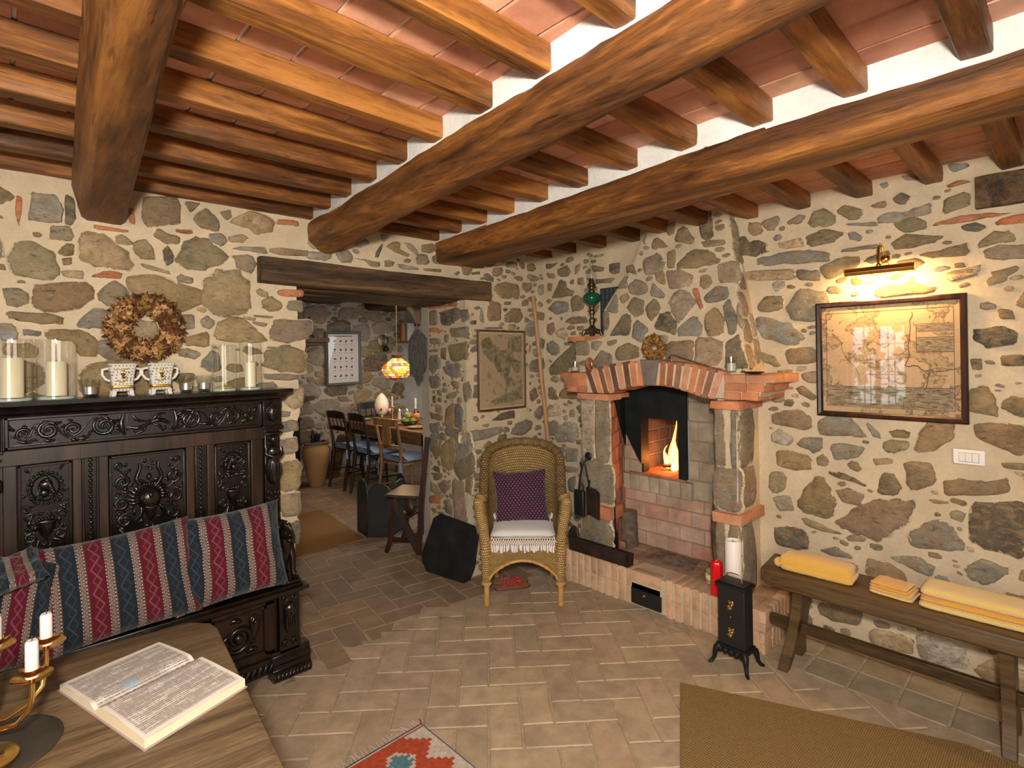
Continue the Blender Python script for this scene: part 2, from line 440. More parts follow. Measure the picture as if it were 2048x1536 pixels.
def mortar_grid(mb, F, u0, u1, z0, z1, hole=None, st=.04, amp=.006):
    nu = max(1, int((u1-u0)/st)); nv = max(1, int((z1-z0)/st)); idx = {}
    vs = []; fs = []
    for j in range(nv+1):
        for i in range(nu+1):
            u = u0+(u1-u0)*i/nu; z = z0+(z1-z0)*j/nv
            idx[i,j] = len(vs); vs.append(F(u, z, amp*nz(u*5, z*5, 3)))
    for j in range(nv):
        for i in range(nu):
            uc = u0+(u1-u0)*(i+.5)/nu; zc = z0+(z1-z0)*(j+.5)/nv
            if hole and hole(uc, zc): continue
            fs.append((idx[i,j], idx[i+1,j], idx[i+1,j+1], idx[i,j+1]))
    mb.add(vs, fs, 0, None)
YB, XR = 2.88, 3.087
Fb = lambda u, z, d: (u, YB-d, z)
Fr = lambda u, z, d: (XR-d, u, z)
def Frev(u, z, d):   # pillar flank, u = Y
    x = 2.30+(u-2.88)*.055/.52
    return (x-d, u, z)
_k = .124/.68
def Fh(u, z, d):     # hood front, u = Y
    return (2.85+(z-1.417)*_k-d, u, z+d*_k)
ST_BACK='''g19,437 33,438 37,431 36,417 17,415 19,425
r10,432 13,432 13,421 11,409 9,422
d40,439 46,436 46,422 43,416 40,416
g31,412 43,414 44,403 30,402
r58,418 81,417 81,415 60,414
r83,436 87,436 87,423 83,424
b95,448 122,452 122,428 94,423
b127,451 139,451 131,441 127,447
o134,437 143,446 152,441 156,428 139,428
g156,446 167,451 168,444 161,439
t168,441 185,451 206,447 204,435 191,429 182,434 168,437
r211,448 232,450 232,444 210,443
r118,424 132,425 132,421 119,420
o5,384 11,395 20,397 31,390 34,375 32,371 9,370
o36,394 40,400 45,399 44,391 39,389 35,391
b37,387 43,388 43,383 38,381
t50,406 56,410 66,409 77,401 85,387 81,383 68,383 60,384 50,388
o73,410 79,412 85,407 85,404 74,404
o86,406 94,410 99,406 102,394 92,393 86,399
o102,414 105,422 110,418 122,417 121,410 111,410
d108,402 112,407 116,400 116,393 111,389 108,397
g146,423 158,425 162,418 157,413 149,416
o119,394 126,410 136,418 145,417 162,403 155,395 143,390 129,389
t164,423 176,427 182,424 176,419 165,418
g167,411 176,415 197,417 199,411 182,411
b204,417 241,419 240,412 204,412
g166,404 182,406 190,400 184,389 172,393
o93,389 112,384 113,381 93,385
r57,374 65,379 77,379 76,374 64,374
t36,376 51,378 50,371 40,371
b22,364 51,368 56,361 56,356 48,346 29,344 21,347 21,357
g2,358 10,360 16,356 16,349 11,346 5,347
g60,359 72,371 82,364 79,351 70,349 62,354
o83,374 93,379 118,373 117,348 100,348 88,355 82,364
o119,373 139,367 139,357 124,347 118,349
g119,378 122,382 132,379 131,374 120,374
o144,378 154,386 173,388 181,376 181,356 174,348 151,347 142,358
o188,371 193,374 200,371 200,366 193,366
o195,362 203,366 214,361 212,353 203,351 196,355
r211,374 236,375 236,369 212,368
g220,362 235,365 236,354 220,354
o5,341 26,341 36,338 35,333 22,333 7,336
l46,332 57,346 64,346 68,337 67,330 55,331
g121,343 133,344 133,332 125,330 122,333
g138,339 144,344 151,337 145,331 139,334
o150,324 155,337 171,344 188,331 197,321 175,319 153,321
o122,321 144,329 145,314 127,316
g176,345 188,344 187,341 178,342
g187,347 205,346 203,344 188,345
g185,340 199,339 198,335 187,337
p206,342 244,343 244,329 238,324 220,319 204,323
l0,332 7,331 10,324 9,320 0,320
g13,328 24,326 23,323 17,321 13,323
o29,327 43,328 54,325 59,317 58,306 47,307 43,320 28,320
g119,311 127,313 137,308 133,303 121,305
l61,321 72,319 79,305 62,307
o201,314 223,314 237,306 237,288 212,288 200,300
o48,292 62,302 95,300 98,281 94,272 51,274
g64,321 71,311 78,304 73,301 63,306
o2,317 16,317 21,313 21,306 2,308
g120,313 133,311 138,308 124,304
l137,297 146,310 153,308 156,294 146,291
o199,310 219,314 236,309 238,302 230,290 208,291 195,295
l195,287 229,285 230,280 198,281
t216,267 235,269 235,253 225,249 215,258
l212,247 222,246 221,241 212,242
l208,235 228,236 229,226 209,225
g207,217 228,218 229,204 207,201
o206,192 230,192 230,165 216,162 206,170
t208,159 229,159 230,137 213,137 208,148
g217,128 230,129 230,107 219,108
g275,423 290,425 294,421 293,413 283,411 276,416
g243,417 268,420 269,414 259,411 243,411
l298,434 312,441 316,436 305,430
p332,449 339,451 343,448 336,442 332,444
d326,429 333,438 334,436 328,422 324,422
o341,436 352,444 359,442 355,435 370,431 368,428 350,432
g364,444 374,444 384,434 383,431 373,436
g381,426 386,432 398,433 401,423 383,420
g298,417 310,417 329,416 329,411 317,410 310,416
o337,418 343,420 350,418 347,413 337,412
g356,417 383,415 384,412 358,412
g393,415 419,417 419,413 397,412
g440,413 450,418 451,415 445,411
d472,418 486,421 487,417 473,415
o512,397 520,404 537,410 560,407 561,388 528,386
b569,411 588,413 589,404 578,398 570,402
l604,409 615,413 614,398 605,397
b502,377 511,381 525,376 524,355 500,354
o534,363 548,371 564,371 568,360 559,351 534,353
o532,381 546,382 543,377 532,377
o567,384 580,388 581,379 568,377
b580,362 599,369 617,368 614,355 597,360
l486,367 490,369 492,349 485,353
l496,343 527,344 528,341 497,340
o540,348 554,349 552,341 540,341
l607,330 617,327 613,313 606,316
b583,320 587,316 583,306 581,308
l582,293 613,297 616,284 605,277 585,279
b581,247 594,254 598,240 587,232 581,237
d505,211 525,220 547,221 547,210 520,210
b484,220 493,219 487,215 484,216
l542,198 574,206 586,200 583,190 567,184 544,188
l455,199 479,199 520,200 521,192 486,186 455,185
l565,223 584,224 586,217 567,217
g591,215 606,225 611,213 603,203 594,208
p487,206 499,207 496,202 489,204
g574,171 595,180 598,165 576,167
o488,177 499,182 507,176 498,172 490,173
b581,263 585,262 585,258 581,258'''
ST_REVEAL='''r672,381 625,379 625,374 672,375
r618,379 595,379 597,373 616,374
g673,370 653,369 653,351 673,352
d648,365 599,369 589,358 611,348 635,350
l587,365 568,365 566,354 582,351
r673,346 636,344 637,338 673,339
g672,330 644,328 646,322 670,323
l614,342 574,342 571,328 611,331
l631,333 620,334 619,325 630,323
p674,313 652,314 653,310 674,310
o621,317 574,320 575,301 609,296
l674,302 650,303 647,288 667,278 675,285
d640,314 629,314 629,300 640,301
l636,287 592,292 591,275 625,276
l675,272 647,272 648,258 674,257
b613,268 595,266 596,258 613,262
o627,247 605,253 602,246 626,242
d668,242 659,244 660,234 666,234
g581,263 570,266 562,255 576,240 580,248
b631,225 608,234 609,203 624,200 632,207
l604,233 586,232 588,206 606,205
o675,218 642,216 646,209 672,210
g658,231 642,229 645,220 658,221
l609,195 589,198 586,185 606,186
g676,200 649,204 653,190 676,190
o676,180 653,181 656,170 677,170
g646,191 630,191 631,181 646,183
l672,189 643,185 655,162 677,162
b665,177 644,163 662,151 673,163
o644,167 609,189 606,158 620,142 641,145
l605,193 570,195 568,173 603,155
g613,150 586,171 562,171 565,145 594,132
l632,199 586,200 592,190 626,189
o667,129 645,130 648,123 667,119
p614,125 588,126 582,81 608,70
g656,114 634,123 621,117 642,102
g578,141 563,137 566,117 581,119
r679,91 656,97 653,87 679,82
g674,114 656,110 642,102 653,94 675,101'''
ST_RIGHT='''d267,433 261,433 258,425 247,428 236,420 236,414 247,411 267,414
t257,449 243,446 242,436 251,433 257,439
g243,446 226,450 223,445 229,435 236,438
g215,442 204,447 198,445 202,438 213,439
o194,437 188,447 180,448 170,441 170,432 181,430 191,433
o168,444 160,448 146,441 147,433 157,433 165,440
l162,430 135,426 133,422 153,426
g132,430 123,434 110,431 94,435 93,427 110,424 130,424
l131,462 125,463 124,459 128,457
d120,445 115,450 107,445 111,438 118,441
o119,422 105,426 96,420 96,413 113,413
t226,421 202,422 199,413 222,414
o197,422 182,427 163,421 171,414 190,411 195,416
l158,419 152,420 146,414 148,410 156,413
g163,404 148,405 131,404 133,401 150,401 163,401
o121,404 110,409 84,404 92,399 111,397 119,399
l245,406 225,409 197,408 178,402 180,395 208,396 243,399
t263,394 212,391 211,379 252,383 263,386
g207,389 187,386 184,376 205,378
o183,388 166,396 151,394 149,387 156,381 176,376
l79,467 66,465 66,461 76,460
r80,449 70,451 64,448 78,446
r58,449 45,448 46,446 57,448
o83,435 70,440 64,436 65,429 82,423
r88,416 68,419 53,418 37,415 52,414 86,414
r47,410 41,413 30,413 30,406 46,407
d70,410 61,412 54,406 61,404 69,407
o59,394 49,401 39,400 37,391 45,392 58,389
g54,386 47,389 31,387 31,377 45,377 54,381
b101,389 80,392 67,395 67,384 90,385
b82,370 61,372 60,365 75,363
b52,367 36,370 34,368 45,360
p113,466 99,461 99,458 110,461
o248,352 239,363 223,362 221,348 245,346
g216,350 203,368 182,362 177,350 188,334 212,338
l250,336 245,340 214,332 202,318 211,310 241,317
b218,304 191,306 190,290 217,288
d63,319 45,319 36,314 39,304 55,303 62,309
b66,293 59,293 58,284 65,283
o247,303 232,297 225,287 232,286 244,293
b209,261 201,265 190,254 194,250
o66,266 55,269 49,253 51,244 67,247
o133,363 108,365 92,358 95,354 133,353
t81,369 60,374 59,366 79,363
b47,335 38,333 37,326 46,327
b46,296 32,296 32,287 45,287
b54,361 38,370 43,358 53,356
o228,281 213,283 213,275 225,277
t203,279 188,281 189,268 201,271
b234,232 228,235 208,239 196,232 196,222 203,219 232,223
g187,220 186,230 175,235 162,236 147,218 160,217 185,216
w235,212 227,217 213,209 219,200 234,203
g208,203 203,210 185,211 186,200 193,196
o229,193 220,194 199,191 197,179 212,175 228,178
g175,206 167,207 149,205 153,197 163,193 172,191 176,200
b190,190 184,195 179,190 181,183 189,183
g145,229 143,230 134,221 134,216 141,219
o126,224 118,226 110,224 112,219 123,218
b104,218 97,234 79,234 79,225 85,218 94,209 105,209
t140,196 125,198 125,193 138,190
d178,178 165,178 148,170 149,168 163,172 177,175
o237,168 223,171 221,163 222,153 235,146 239,153
b115,194 96,197 92,186 94,178 110,170
o134,182 123,183 118,171 123,164 137,163
b84,183 71,187 62,185 45,191 44,180 71,173 84,171
b63,234 33,238 33,213 41,214 62,224
b47,204 33,205 33,200 45,200
o208,138 204,153 192,169 183,167 174,147 180,130 190,131 203,132
b173,158 163,163 148,160 152,149 163,147
g235,141 217,147 214,131 228,128
p171,127 163,137 146,151 130,157 112,158 115,140 124,128 137,118 152,120 166,124
g205,123 200,126 183,120 170,117 180,115 202,119
d234,107 213,113 202,110 200,95 210,90 231,91
g188,94 173,102 158,94 176,92
g111,128 105,137 85,147 75,129 76,123 86,121 110,118
o82,154 78,158 71,156 74,148 81,150
d67,133 66,163 54,168 33,171 34,128 54,130
o97,164 84,165 83,163 93,161
g126,102 120,106 102,109 94,102 98,94 110,97
g72,106 61,118 45,116 46,110 56,98 68,100
o61,248 49,249 49,243 59,245
p164,114 158,118 147,117 150,113 162,111
d569,444 546,443 563,436 569,438
b545,433 527,436 519,427 527,421 545,424
b511,432 501,436 504,425 512,422
b481,430 459,425 462,420 476,421
d450,427 433,428 433,414 449,416
l477,444 459,444 461,441 476,441
g508,415 496,415 496,404 507,406
g474,409 443,408 446,402 472,403
b557,393 541,415 530,412 528,401 516,398 517,391 547,390
b567,414 558,413 558,401 567,403
l566,375 553,384 528,381 527,368 551,365
g520,386 510,390 497,384 497,370 518,367
b531,354 515,359 492,356 492,348 523,349
b569,350 556,352 552,341 562,334 570,339
t551,338 537,344 528,333 535,326 548,332
l570,320 560,324 545,315 546,307 557,302 569,309
b522,336 513,338 511,332 521,332
o566,284 519,315 509,296 530,278 561,273
b568,250 560,254 550,244 550,236 567,235
b544,247 531,253 510,248 512,237 545,238
w573,213 567,226 548,226 544,212 571,208
b526,219 518,221 516,211 526,210
w557,185 540,199 516,201 508,185 522,174 552,171
g574,196 567,198 567,178 574,179
l535,321 513,322 514,316 532,317
g575,197 552,201 543,181 571,178
l535,162 513,164 514,145 533,142
g540,134 514,135 514,128 535,127
l572,109 554,105 536,95 554,85
g531,116 518,121 519,98 532,99'''
ST_HOOD='''p382,420 361,427 349,413 353,404 375,401
o347,424 337,428 336,406 345,407
o331,409 320,422 310,424 297,420 279,406 299,403 330,403
b406,416 396,418 388,403 403,409
g417,388 408,402 401,402 401,388
p400,389 390,398 374,390 372,380 382,376 396,382
o363,404 349,403 346,386 357,390
p345,402 328,401 312,392 312,382 340,380
o302,390 293,391 285,382 295,375 301,380
g366,378 364,389 346,374 348,369 365,374
t412,377 402,381 397,374 407,367
g398,360 391,374 375,367 375,354 385,349
o372,360 361,370 349,356 362,343 368,350
p339,364 333,374 319,375 307,361 314,349 325,339 334,352
r310,375 304,377 295,356 299,352
l295,366 283,375 269,375 268,362 289,358
g431,361 418,381 412,355
d421,328 405,352 395,353 391,328 418,326
l388,325 384,344 365,334 374,316
d355,336 350,350 338,351 328,335 328,324 354,333
l324,332 305,344 296,333 296,321 323,322
b293,345 281,351 270,340 270,323 289,322
g271,354 264,359 257,342 256,325 263,323 269,343
t256,357 248,333 249,328 255,334
g437,358 428,359 425,337 432,333
b410,309 393,315 377,310 376,298 406,294
l451,319 434,318 441,308 450,310
g446,292 433,307 417,299 416,286 443,285
p426,319 412,321 411,316 423,313
w351,322 337,322 341,295 347,295
b338,300 334,315 306,314 303,296 309,286 336,293
p300,290 300,317 289,318 272,313 271,289 290,286
b265,289 265,310 252,320 247,303 242,286 263,286
g480,319 458,321 454,303 476,303
t280,401 269,402 257,399 255,380 277,381
o338,439 337,449 328,456 313,439 315,432
b370,436 369,445 361,447 348,434 366,434
d309,459 307,468 295,469 290,436 303,436
b303,431 297,433 276,430 276,424 298,425
o355,460 340,464 341,450 347,448
g385,447 379,457 381,441'''
# ---- back wall (left part, over the doorway, pillar front)
JAMB = [(0,1.13),(.3,1.135),(.45,1.12),(.7,1.14),(.8,1.125),(.98,1.135),(1.1,1.12),(1.2,1.155),(1.3,1.17),(1.4,1.15),(1.47,1.135),(1.5,1.165),(1.56,1.195),(1.66,1.195),(1.69,1.155),(1.8,1.15),(1.93,1.15)]
def jamb_x(z):
    for (a, x), (b, y) in zip(JAMB, JAMB[1:]):
        if a <= z <= b: return x+(y-x)*(z-a)/(b-a)
    return 1.15
mb = MB()
# left piece with ragged right edge
n_ = 96
def Fj(i, j):
    z = 1.93*j/n_; xr = jamb_x(z)+.006*nz(z*30, 5)
    u = -2.0+(xr+2.0)*i/70
    return (u, YB-.006*nz(u*5, z*5, 3), z)
vs = [Fj(i, j) for j in range(n_+1) for i in range(71)]
mb.add(vs, [(j*71+i, j*71+i+1, (j+1)*71+i+1, (j+1)*71+i) for j in range(n_) for i in range(70)], 0)
mb.loft([[Fj(70, j), (Fj(70, j)[0]-.02, YB+.25, Fj(70, j)[2]), (Fj(70, j)[0]+.01, 3.40, Fj(70, j)[2])] for j in range(n_+1)], False, False, 0)
mortar_grid(mb, Fb, -2.0, 2.30, 1.93, 2.40)
mortar_grid(mb, Fb, 2.30, XR+.02, -.05, 2.40); mb.box(-2.1, YB+.01, -.06, 1.10, 3.38, .02, 0)
mortar_grid(mb, Frev, 2.88, 3.40, -.05, 1.95)
mb.add([(1.1,3.4,1.9),(2.4,3.4,1.9),(2.4,3.4,2.4),(1.1,3.4,2.4)], [(0,1,2,3)], 0)   # dining side above the opening
occ = Occ(-2.0, XR, 0, 2.4)
occ.block(.93, 2.50, 1.885, 2.035); occ.block(1.14, 2.32, 0, 1.9); occ.block(.06,.46,2.08,2.4)
for c_, P in parse(ST_BACK): add_stone(mb, P, c_, Fb); occ.mark(P, .012)
fill(mb, occ, Fb, -2.0, 1.12, .05, 2.25, (.22,.15,.1,.07,.045,.03), 'ooobggtbl', 11, 600)
fill(mb, occ, Fb, 1.2, XR-.01, 1.95, 2.25, (.12,.07,.045), 'ooggb', 12, 300)
fill(mb, occ, Fb, 2.33, XR-.01, .02, 2.2, (.16,.1,.07,.045), 'llgobd', 13, 500)
occ2 = Occ(2.88, 3.4, 0, 1.95)
for c_, P in parse(ST_REVEAL):
    qx = sum(p[0] for p in P)/len(P); qz = sum(p[1] for p in P)/len(P); P = [(qx+(x-qx)*1.12, qz+(z-qz)*1.10) for x, z in P]
    add_stone(mb, P, c_, Frev, proud=.008); occ2.mark(P, .008)
fill(mb, occ2, Frev, 2.89, 3.39, .02, 1.86, (.12,.08,.05,.03), 'llgogd', 14, 700)
struct('wall_back', mb, [M['mortar'], M['stone']], 60, recalc=False)
# ---- right wall with the fireplace recess
mb = MB()
hole = lambda u, z: 1.34 < u < 2.28 and .2 < z < 1.30
mortar_grid(mb, Fr, -1.6, YB+.02, -.05, 2.40, hole, .02*2)
occ = Occ(-1.6, YB, 0, 2.4)
occ.block(1.24, 2.30, 0, 1.45); occ.block(2.12,2.32,1.64,1.99); occ.block(.27,.41,.98,1.08); occ.block(.12,.31,2.10,2.26); occ.block(.33,.94,1.18,1.76)
PIC = [(.33,1.18),(.94,1.18),(.94,1.76),(.33,1.76)]
def clear_of(P, R_, g=0):
    return not any(R_[0][0]-g < x < R_[1][0]+g and R_[0][1]-g < z < R_[2][1]+g for x, z in P)
for c_, P in parse(ST_RIGHT):
    if not clear_of(P, PIC, -.03): P = [(x, z) for x, z in P]
    add_stone(mb, P, c_, Fr); occ.mark(P, .012)
fill(mb, occ, Fr, -1.6, 1.20, .03, 2.25, (.2,.14,.09,.06,.04,.028), 'obggtblow', 21, 700, proud=.010)
fill(mb, occ, Fr, 2.30, YB-.02, .03, 2.25, (.1,.065,.045), 'obgglb', 22, 400)
struct('wall_right', mb, [M['mortar'], M['stone']], 60, recalc=False)
# ---- walls behind the camera
mb = MB()
F3 = lambda u, z, d: (-2.0+d, u, z)
mortar_grid(mb, F3, -1.6, 2.9, -.05, 2.4, lambda u, z: 1.46 < u < 2.14 and .78 < z < 1.88, .08)
mb.box(-2.35,1.40,.70,-1.98,1.47,1.95); mb.box(-2.35,2.13,.70,-1.98,2.20,1.95); mb.box(-2.35,1.40,1.87,-1.98,2.20,1.95); mb.box(-2.35,1.40,.70,-1.98,2.20,.79)
occ = Occ(-1.6, 2.9, 0, 2.4); occ.block(1.38,2.22,.68,1.97)
fill(mb, occ, F3, -1.6, 2.86, .03, 2.25, (.22,.15,.1), 'oobggt', 31, 200)
struct('wall_left', mb, [M['mortar'], M['stone']], 60)
mb = MB()
F4 = lambda u, z, d: (u, -1.6+d, z)
mortar_grid(mb, F4, -2.0, 3.1, -.05, 2.4, None, .08)
occ = Occ(-2, 3.1, 0, 2.4); fill(mb, occ, F4, -2, 3.05, .03, 2.25, (.22,.15,.1), 'oobggt', 32, 200)
struct('wall_front', mb, [M['mortar'], M['stone']], 60)
# window on the left wall (seen mirrored in the picture glass) with a bush outside
M['winframe'] = simple('red_window_paint', (.30,.06,.05), .5)
M['bar'] = simple('window_iron', (.1,.09,.085), .5)
M['leaf'] = simple('bush_leaves', (.14,.26,.05), .6, nscale=9, namt=.6)
mb = MB()
for y0, y1, z0, z1 in ((1.47,1.51,.79,1.87),(2.09,2.13,.79,1.87),(1.775,1.825,.79,1.87),(1.47,2.13,.79,.83),(1.47,2.13,1.83,1.87)):
    mb.box(-2.12, y0, z0, -2.07, y1, z1)
wf = struct('window_1', mb, M['winframe'], 30)
mb = MB()
for k in range(4): mb.box(-2.2, 1.47, 1.0+.2*k, -2.185, 2.13, 1.012+.2*k)
for y in (1.63,1.70,1.90,1.97): mb.box(-2.2, y, .79, -2.188, y+.012, 1.87)
obj('bars', mb, M['bar'], wf)
mb = MB(); rg = random.Random(5)
for k in range(420):
    x = -5.4+rg.uniform(-.7,.7); y = rg.uniform(.0, 6.2); z = rg.uniform(.0, 2.0)
    a = rg.uniform(.09,.2); mb.obox(x, y, z, a, a, .01, Matrix.Rotation(rg.uniform(0,6), 3, (rg.uniform(-1,1), rg.uniform(-1,1), .3)))
o = obj('bush', mb, M['leaf']); tag(o, 'leafy green bush growing outside the barred window', 'bush')

# ---------------------------------------------------------------- floor
def herring(mb, cond, ang, L, W, x0, x1, y0, y1, pal, rg, off=(0,0)):
    ca, sa = math.cos(ang), math.sin(ang); g = .004
    cxm, cym = (x0+x1)/2, (y0+y1)/2; R_ = math.hypot(x1-x0, y1-y0)/2+.4
    N_ = int(R_/W)+2
    def tile(u0, v0, du, dv):
        uc, vc = u0+du/2, v0+dv/2
        X = cxm+uc*ca-vc*sa; Y = cym+uc*sa+vc*ca
        if not (x0 < X < x1 and y0 < Y < y1) or not cond(X, Y): return
        k = rg.uniform(.92,1.08); p_ = rg.choice(pal); c = tuple(q*k*(1+rg.uniform(-.015,.015)) for q in p_)
        hz = rg.uniform(-.0012,.0012); tx = rg.uniform(-.004,.004); ty = rg.uniform(-.004,.004)
        vs = []
        for ins, z in ((g, -.004), (g+.004, .0)):
            for a, b in ((ins,ins),(du-ins,ins),(du-ins,dv-ins),(ins,dv-ins)):
                u, v = u0+a+rg.uniform(-.0015,.0015), v0+b+rg.uniform(-.0015,.0015)
                vs.append((cxm+u*ca-v*sa, cym+u*sa+v*ca, z+hz+(u-uc)*tx+(v-vc)*ty))
        mb.add(vs, [(4,5,6,7),(0,1,5,4),(1,2,6,5),(2,3,7,6),(3,0,4,7)], 1, [c+(1,)]*8)
    for i in range(-2*N_, 2*N_):
        for j in range(-2*N_, 2*N_):
            # herringbone lattice
            u = (i*W*1.0) + 0; v = (j*W*1.0)
            s_ = (i-j) % 4
            if s_ == 0: tile(u+off[0], v+off[1], L, W)
            elif s_ == 3: tile(u+off[0], v+off[1], W, L)
FP = [tuple(v*1.42 for v in q_) for q_ in [(.31,.235,.158),(.30,.23,.155),(.315,.236,.156),(.305,.225,.153),(.295,.227,.155),(.31,.238,.153)]]
mb = MB()
mb.box(-2.05, -1.65, -.08, 4.5, 7.2, -.0045, 0)
rg = random.Random(3)
herring(mb, lambda X, Y: X < 2.72 and Y < 2.62 and not (X > 2.74), -.7592+.05, .27, .135, -2, 3.1, -1.6, 2.9, FP, rg)
herring(mb, lambda X, Y: Y >= 2.62, -.7592+.6, .27, .135, -2, 4.45, 2.55, 7.1, [(.29,.195,.125),(.265,.18,.12),(.31,.205,.13)], rg)
# square border along the right wall
y = -1.6
while y < 1.1:
    for x in (2.73, 2.91):
        kk = rg.uniform(.92,1.06)*1.2; c = tuple(q*kk for q in (.28,.222,.155)); g = .004
        vs = []
        for ins, z in ((g,-.004),(g+.004,0)):
            vs += [(x+ins,y+ins,z),(x+.178-ins,y+ins,z),(x+.178-ins,y+.178-ins,z),(x+ins,y+.178-ins,z)]
        mb.add(vs, [(4,5,6,7),(0,1,5,4),(1,2,6,5),(2,3,7,6),(3,0,4,7)], 1, [c+(1,)]*8)
    y += .18
struct('floor', mb, [M['grout'], M['tile']], 0)

# ---------------------------------------------------------------- ceiling
mb = MB(); rg = random.Random(4)
mb.box(-2.1, -1.7, 2.345, 3.3, 3.0, 2.42, 0)
CP = [(.56,.27,.17),(.60,.31,.20),(.52,.24,.15),(.62,.34,.24),(.48,.21,.13)]
yj0 = .15-7*.27+.03
for a in range(19):
    for b in range(38):
        x = -2.1+b*.142; y = yj0+a*.27
        k = rg.uniform(.85,1.15); c = tuple(q*k for q in rg.choice(CP)); g = .0035; hz = rg.uniform(-.001,.001)
        vs = []
        for ins, z in ((g,2.346),(g+.003,2.338)):
            vs += [(x+ins,y+ins,z+hz),(x+.142-ins,y+ins,z+hz),(x+.142-ins,y+.27-ins,z+hz),(x+ins,y+.27-ins,z+hz)]
        mb.add(vs, [(7,6,5,4),(4,5,1,0),(5,6,2,1),(6,7,3,2),(7,4,0,3)], 1, [c+(1,)]*8)
struct('ceiling', mb, [M['plaster'], M['ctile']], 0, recalc=False)
# hewn timbers
def timber(mb, A, B, w0, h0, prof, seg=40, amp=.006, seed=0, w1=None, h1=None, m=0, bow=None):
    """prof: list of (x,z) in unit square -0.5..0.5; A,B centre line ends"""
    A = Vector(A); B = Vector(B); t = (B-A).normalized(); s_ = t.cross(Vector((0,0,1))).normalized(); u_ = s_.cross(t)
    w1 = w1 or w0; h1 = h1 or h0; rings = []
    for i in range(seg+1):
        f = i/seg; p = A.lerp(B, f); W = w0+(w1-w0)*f; Hh = h0+(h1-h0)*f; L = (B-A).length*f
        if bow: p = p+Vector(bow(f))
        r = []
        for k, (a, b) in enumerate(prof):
            d = amp*nz(L*3+seed*7, a*3+seed, b*3)+amp*.5*nz(L*11+seed, a*6, b*6+seed)
            q = 1+d/max(.01, math.hypot(a*W, b*Hh))
            r.append(p+s_*(a*W*q)+u_*(b*Hh*q))
        rings.append(r)
    mb.loft(rings, True, True, m)
def sqprof(ch=.12, n=4):
    P = []
    for cx, cz in ((.5,-.5),(.5,.5),(-.5,.5),(-.5,-.5)):
        sx = 1 if cx > 0 else -1; sz = 1 if cz > 0 else -1
        a = (cx, cz-sz*ch); b = (cx-sx*ch, cz)
        P += [b, a] if sx*sz < 0 else [a, b]
    Q = []
    for i in range(len(P)):
        p, q = P[i], P[(i+1) % len(P)]
        for k in range(n): Q.append((p[0]+(q[0]-p[0])*k/n, p[1]+(q[1]-p[1])*k/n))
    return Q
# round-bottomed profile
rp = [(.5*math.cos(a)*1.0, .5*math.sin(a) if math.sin(a) < 0 else .5*min(1, 1.6*math.sin(a))) for a in [2*PI*k/26 for k in range(26)]]
def tab(T):
    def f(y):
        if y <= T[0][0]: return T[0][1]+(y-T[0][0])*(T[1][1]-T[0][1])/(T[1][0]-T[0][0])
        for (a, x), (b, q) in zip(T, T[1:]):
            if y <= b: return x+(q-x)*(y-a)/(b-a)
        return T[-1][1]
    return f
b1L = tab([(0,.045),(3,.25)]); b2L = tab([(0,.985),(3,1.232)]); b3L = tab([(0,1.845),(.9,1.845),(1.7,1.93),(3,2.075)])
b2R = tab([(0,1.115),(.54,1.165),(1.3,1.255),(1.9,1.305),(2.9,1.43)]); b3R = tab([(0,2.05),(.8,2.06),(1.63,2.19),(2.9,2.42)])
b2B = tab([(0,2.135),(1.3,2.12),(2.9,2.095)]); b3B = tab([(0,2.15),(.8,2.125),(1.63,2.112),(2.9,2.12)])
def bigbeam(lab, L, R, ZB, prof, seed, amp, y0=-1.58, y1=2.90, zt=2.262, seg=70):
    mb = MB(); rings = []
    for i in range(seg+1):
        y = y0+(y1-y0)*i/seg; l, r_, zb = L(y), R(y), ZB(y); W = r_-l; H = zt-zb; r = []
        for a, b in prof:
            d = amp*nz(y*3+seed*7, a*3+seed, b*3)+amp*.5*nz(y*11+seed, a*6, b*6+seed)
            q = 1+d/max(.02, math.hypot(a*W, b*H))
            r.append((l+W*(.5+a*q), y, zb+H*(.5+b*q)))
        rings.append(r)
    mb.loft(rings, True, True)
    o = obj('ceiling_beam', mb, M['beam_y'], None, 35); tag(o, lab, 'beam', 'heavy ceiling beams')
p1 = [(a-.28*(b+.5)*max(0,.5-a), b) for a, b in sqprof(.10)]
bigbeam('leftmost heavy ceiling beam, square cut, ending above the autumn wreath', tab([(0,.063),(3,.261)]), tab([(0,.138),(3,.411)]), tab([(0,2.115),(2.9,2.102)]), p1, 1, .005)
bigbeam('middle heavy ceiling beam, round hewn log ending above the doorway lintel', lambda y: b2L(y)-.01, b2R, b2B, rp, 2, .010)
bigbeam('heavy ceiling beam nearest the fireplace, passing in front of the stone chimney hood', b3L, b3R, b3B, sqprof(.07), 3, .006)
# plaster infill above the beams
for k, (L, wd) in enumerate(((b1L, .15), (lambda y: b2L(y)+.012, .17), (lambda y: b3L(y)+.004, .19))):
    mb = MB(); n_ = 60; rings = []
    for i in range(n_+1):
        y = -1.58+4.48*i/n_; x = L(y)-.004+.003*nz(y*6, k); zb = 2.246+.006*nz(y*9, k+3)
        rings.append([(x, y, zb), (x+wd, y, zb), (x+wd, y, 2.345), (x-.001, y, 2.345)])
    mb.loft(rings, True, True)
    struct('trim_%d' % (k+1), mb, M['plaster'], 30)
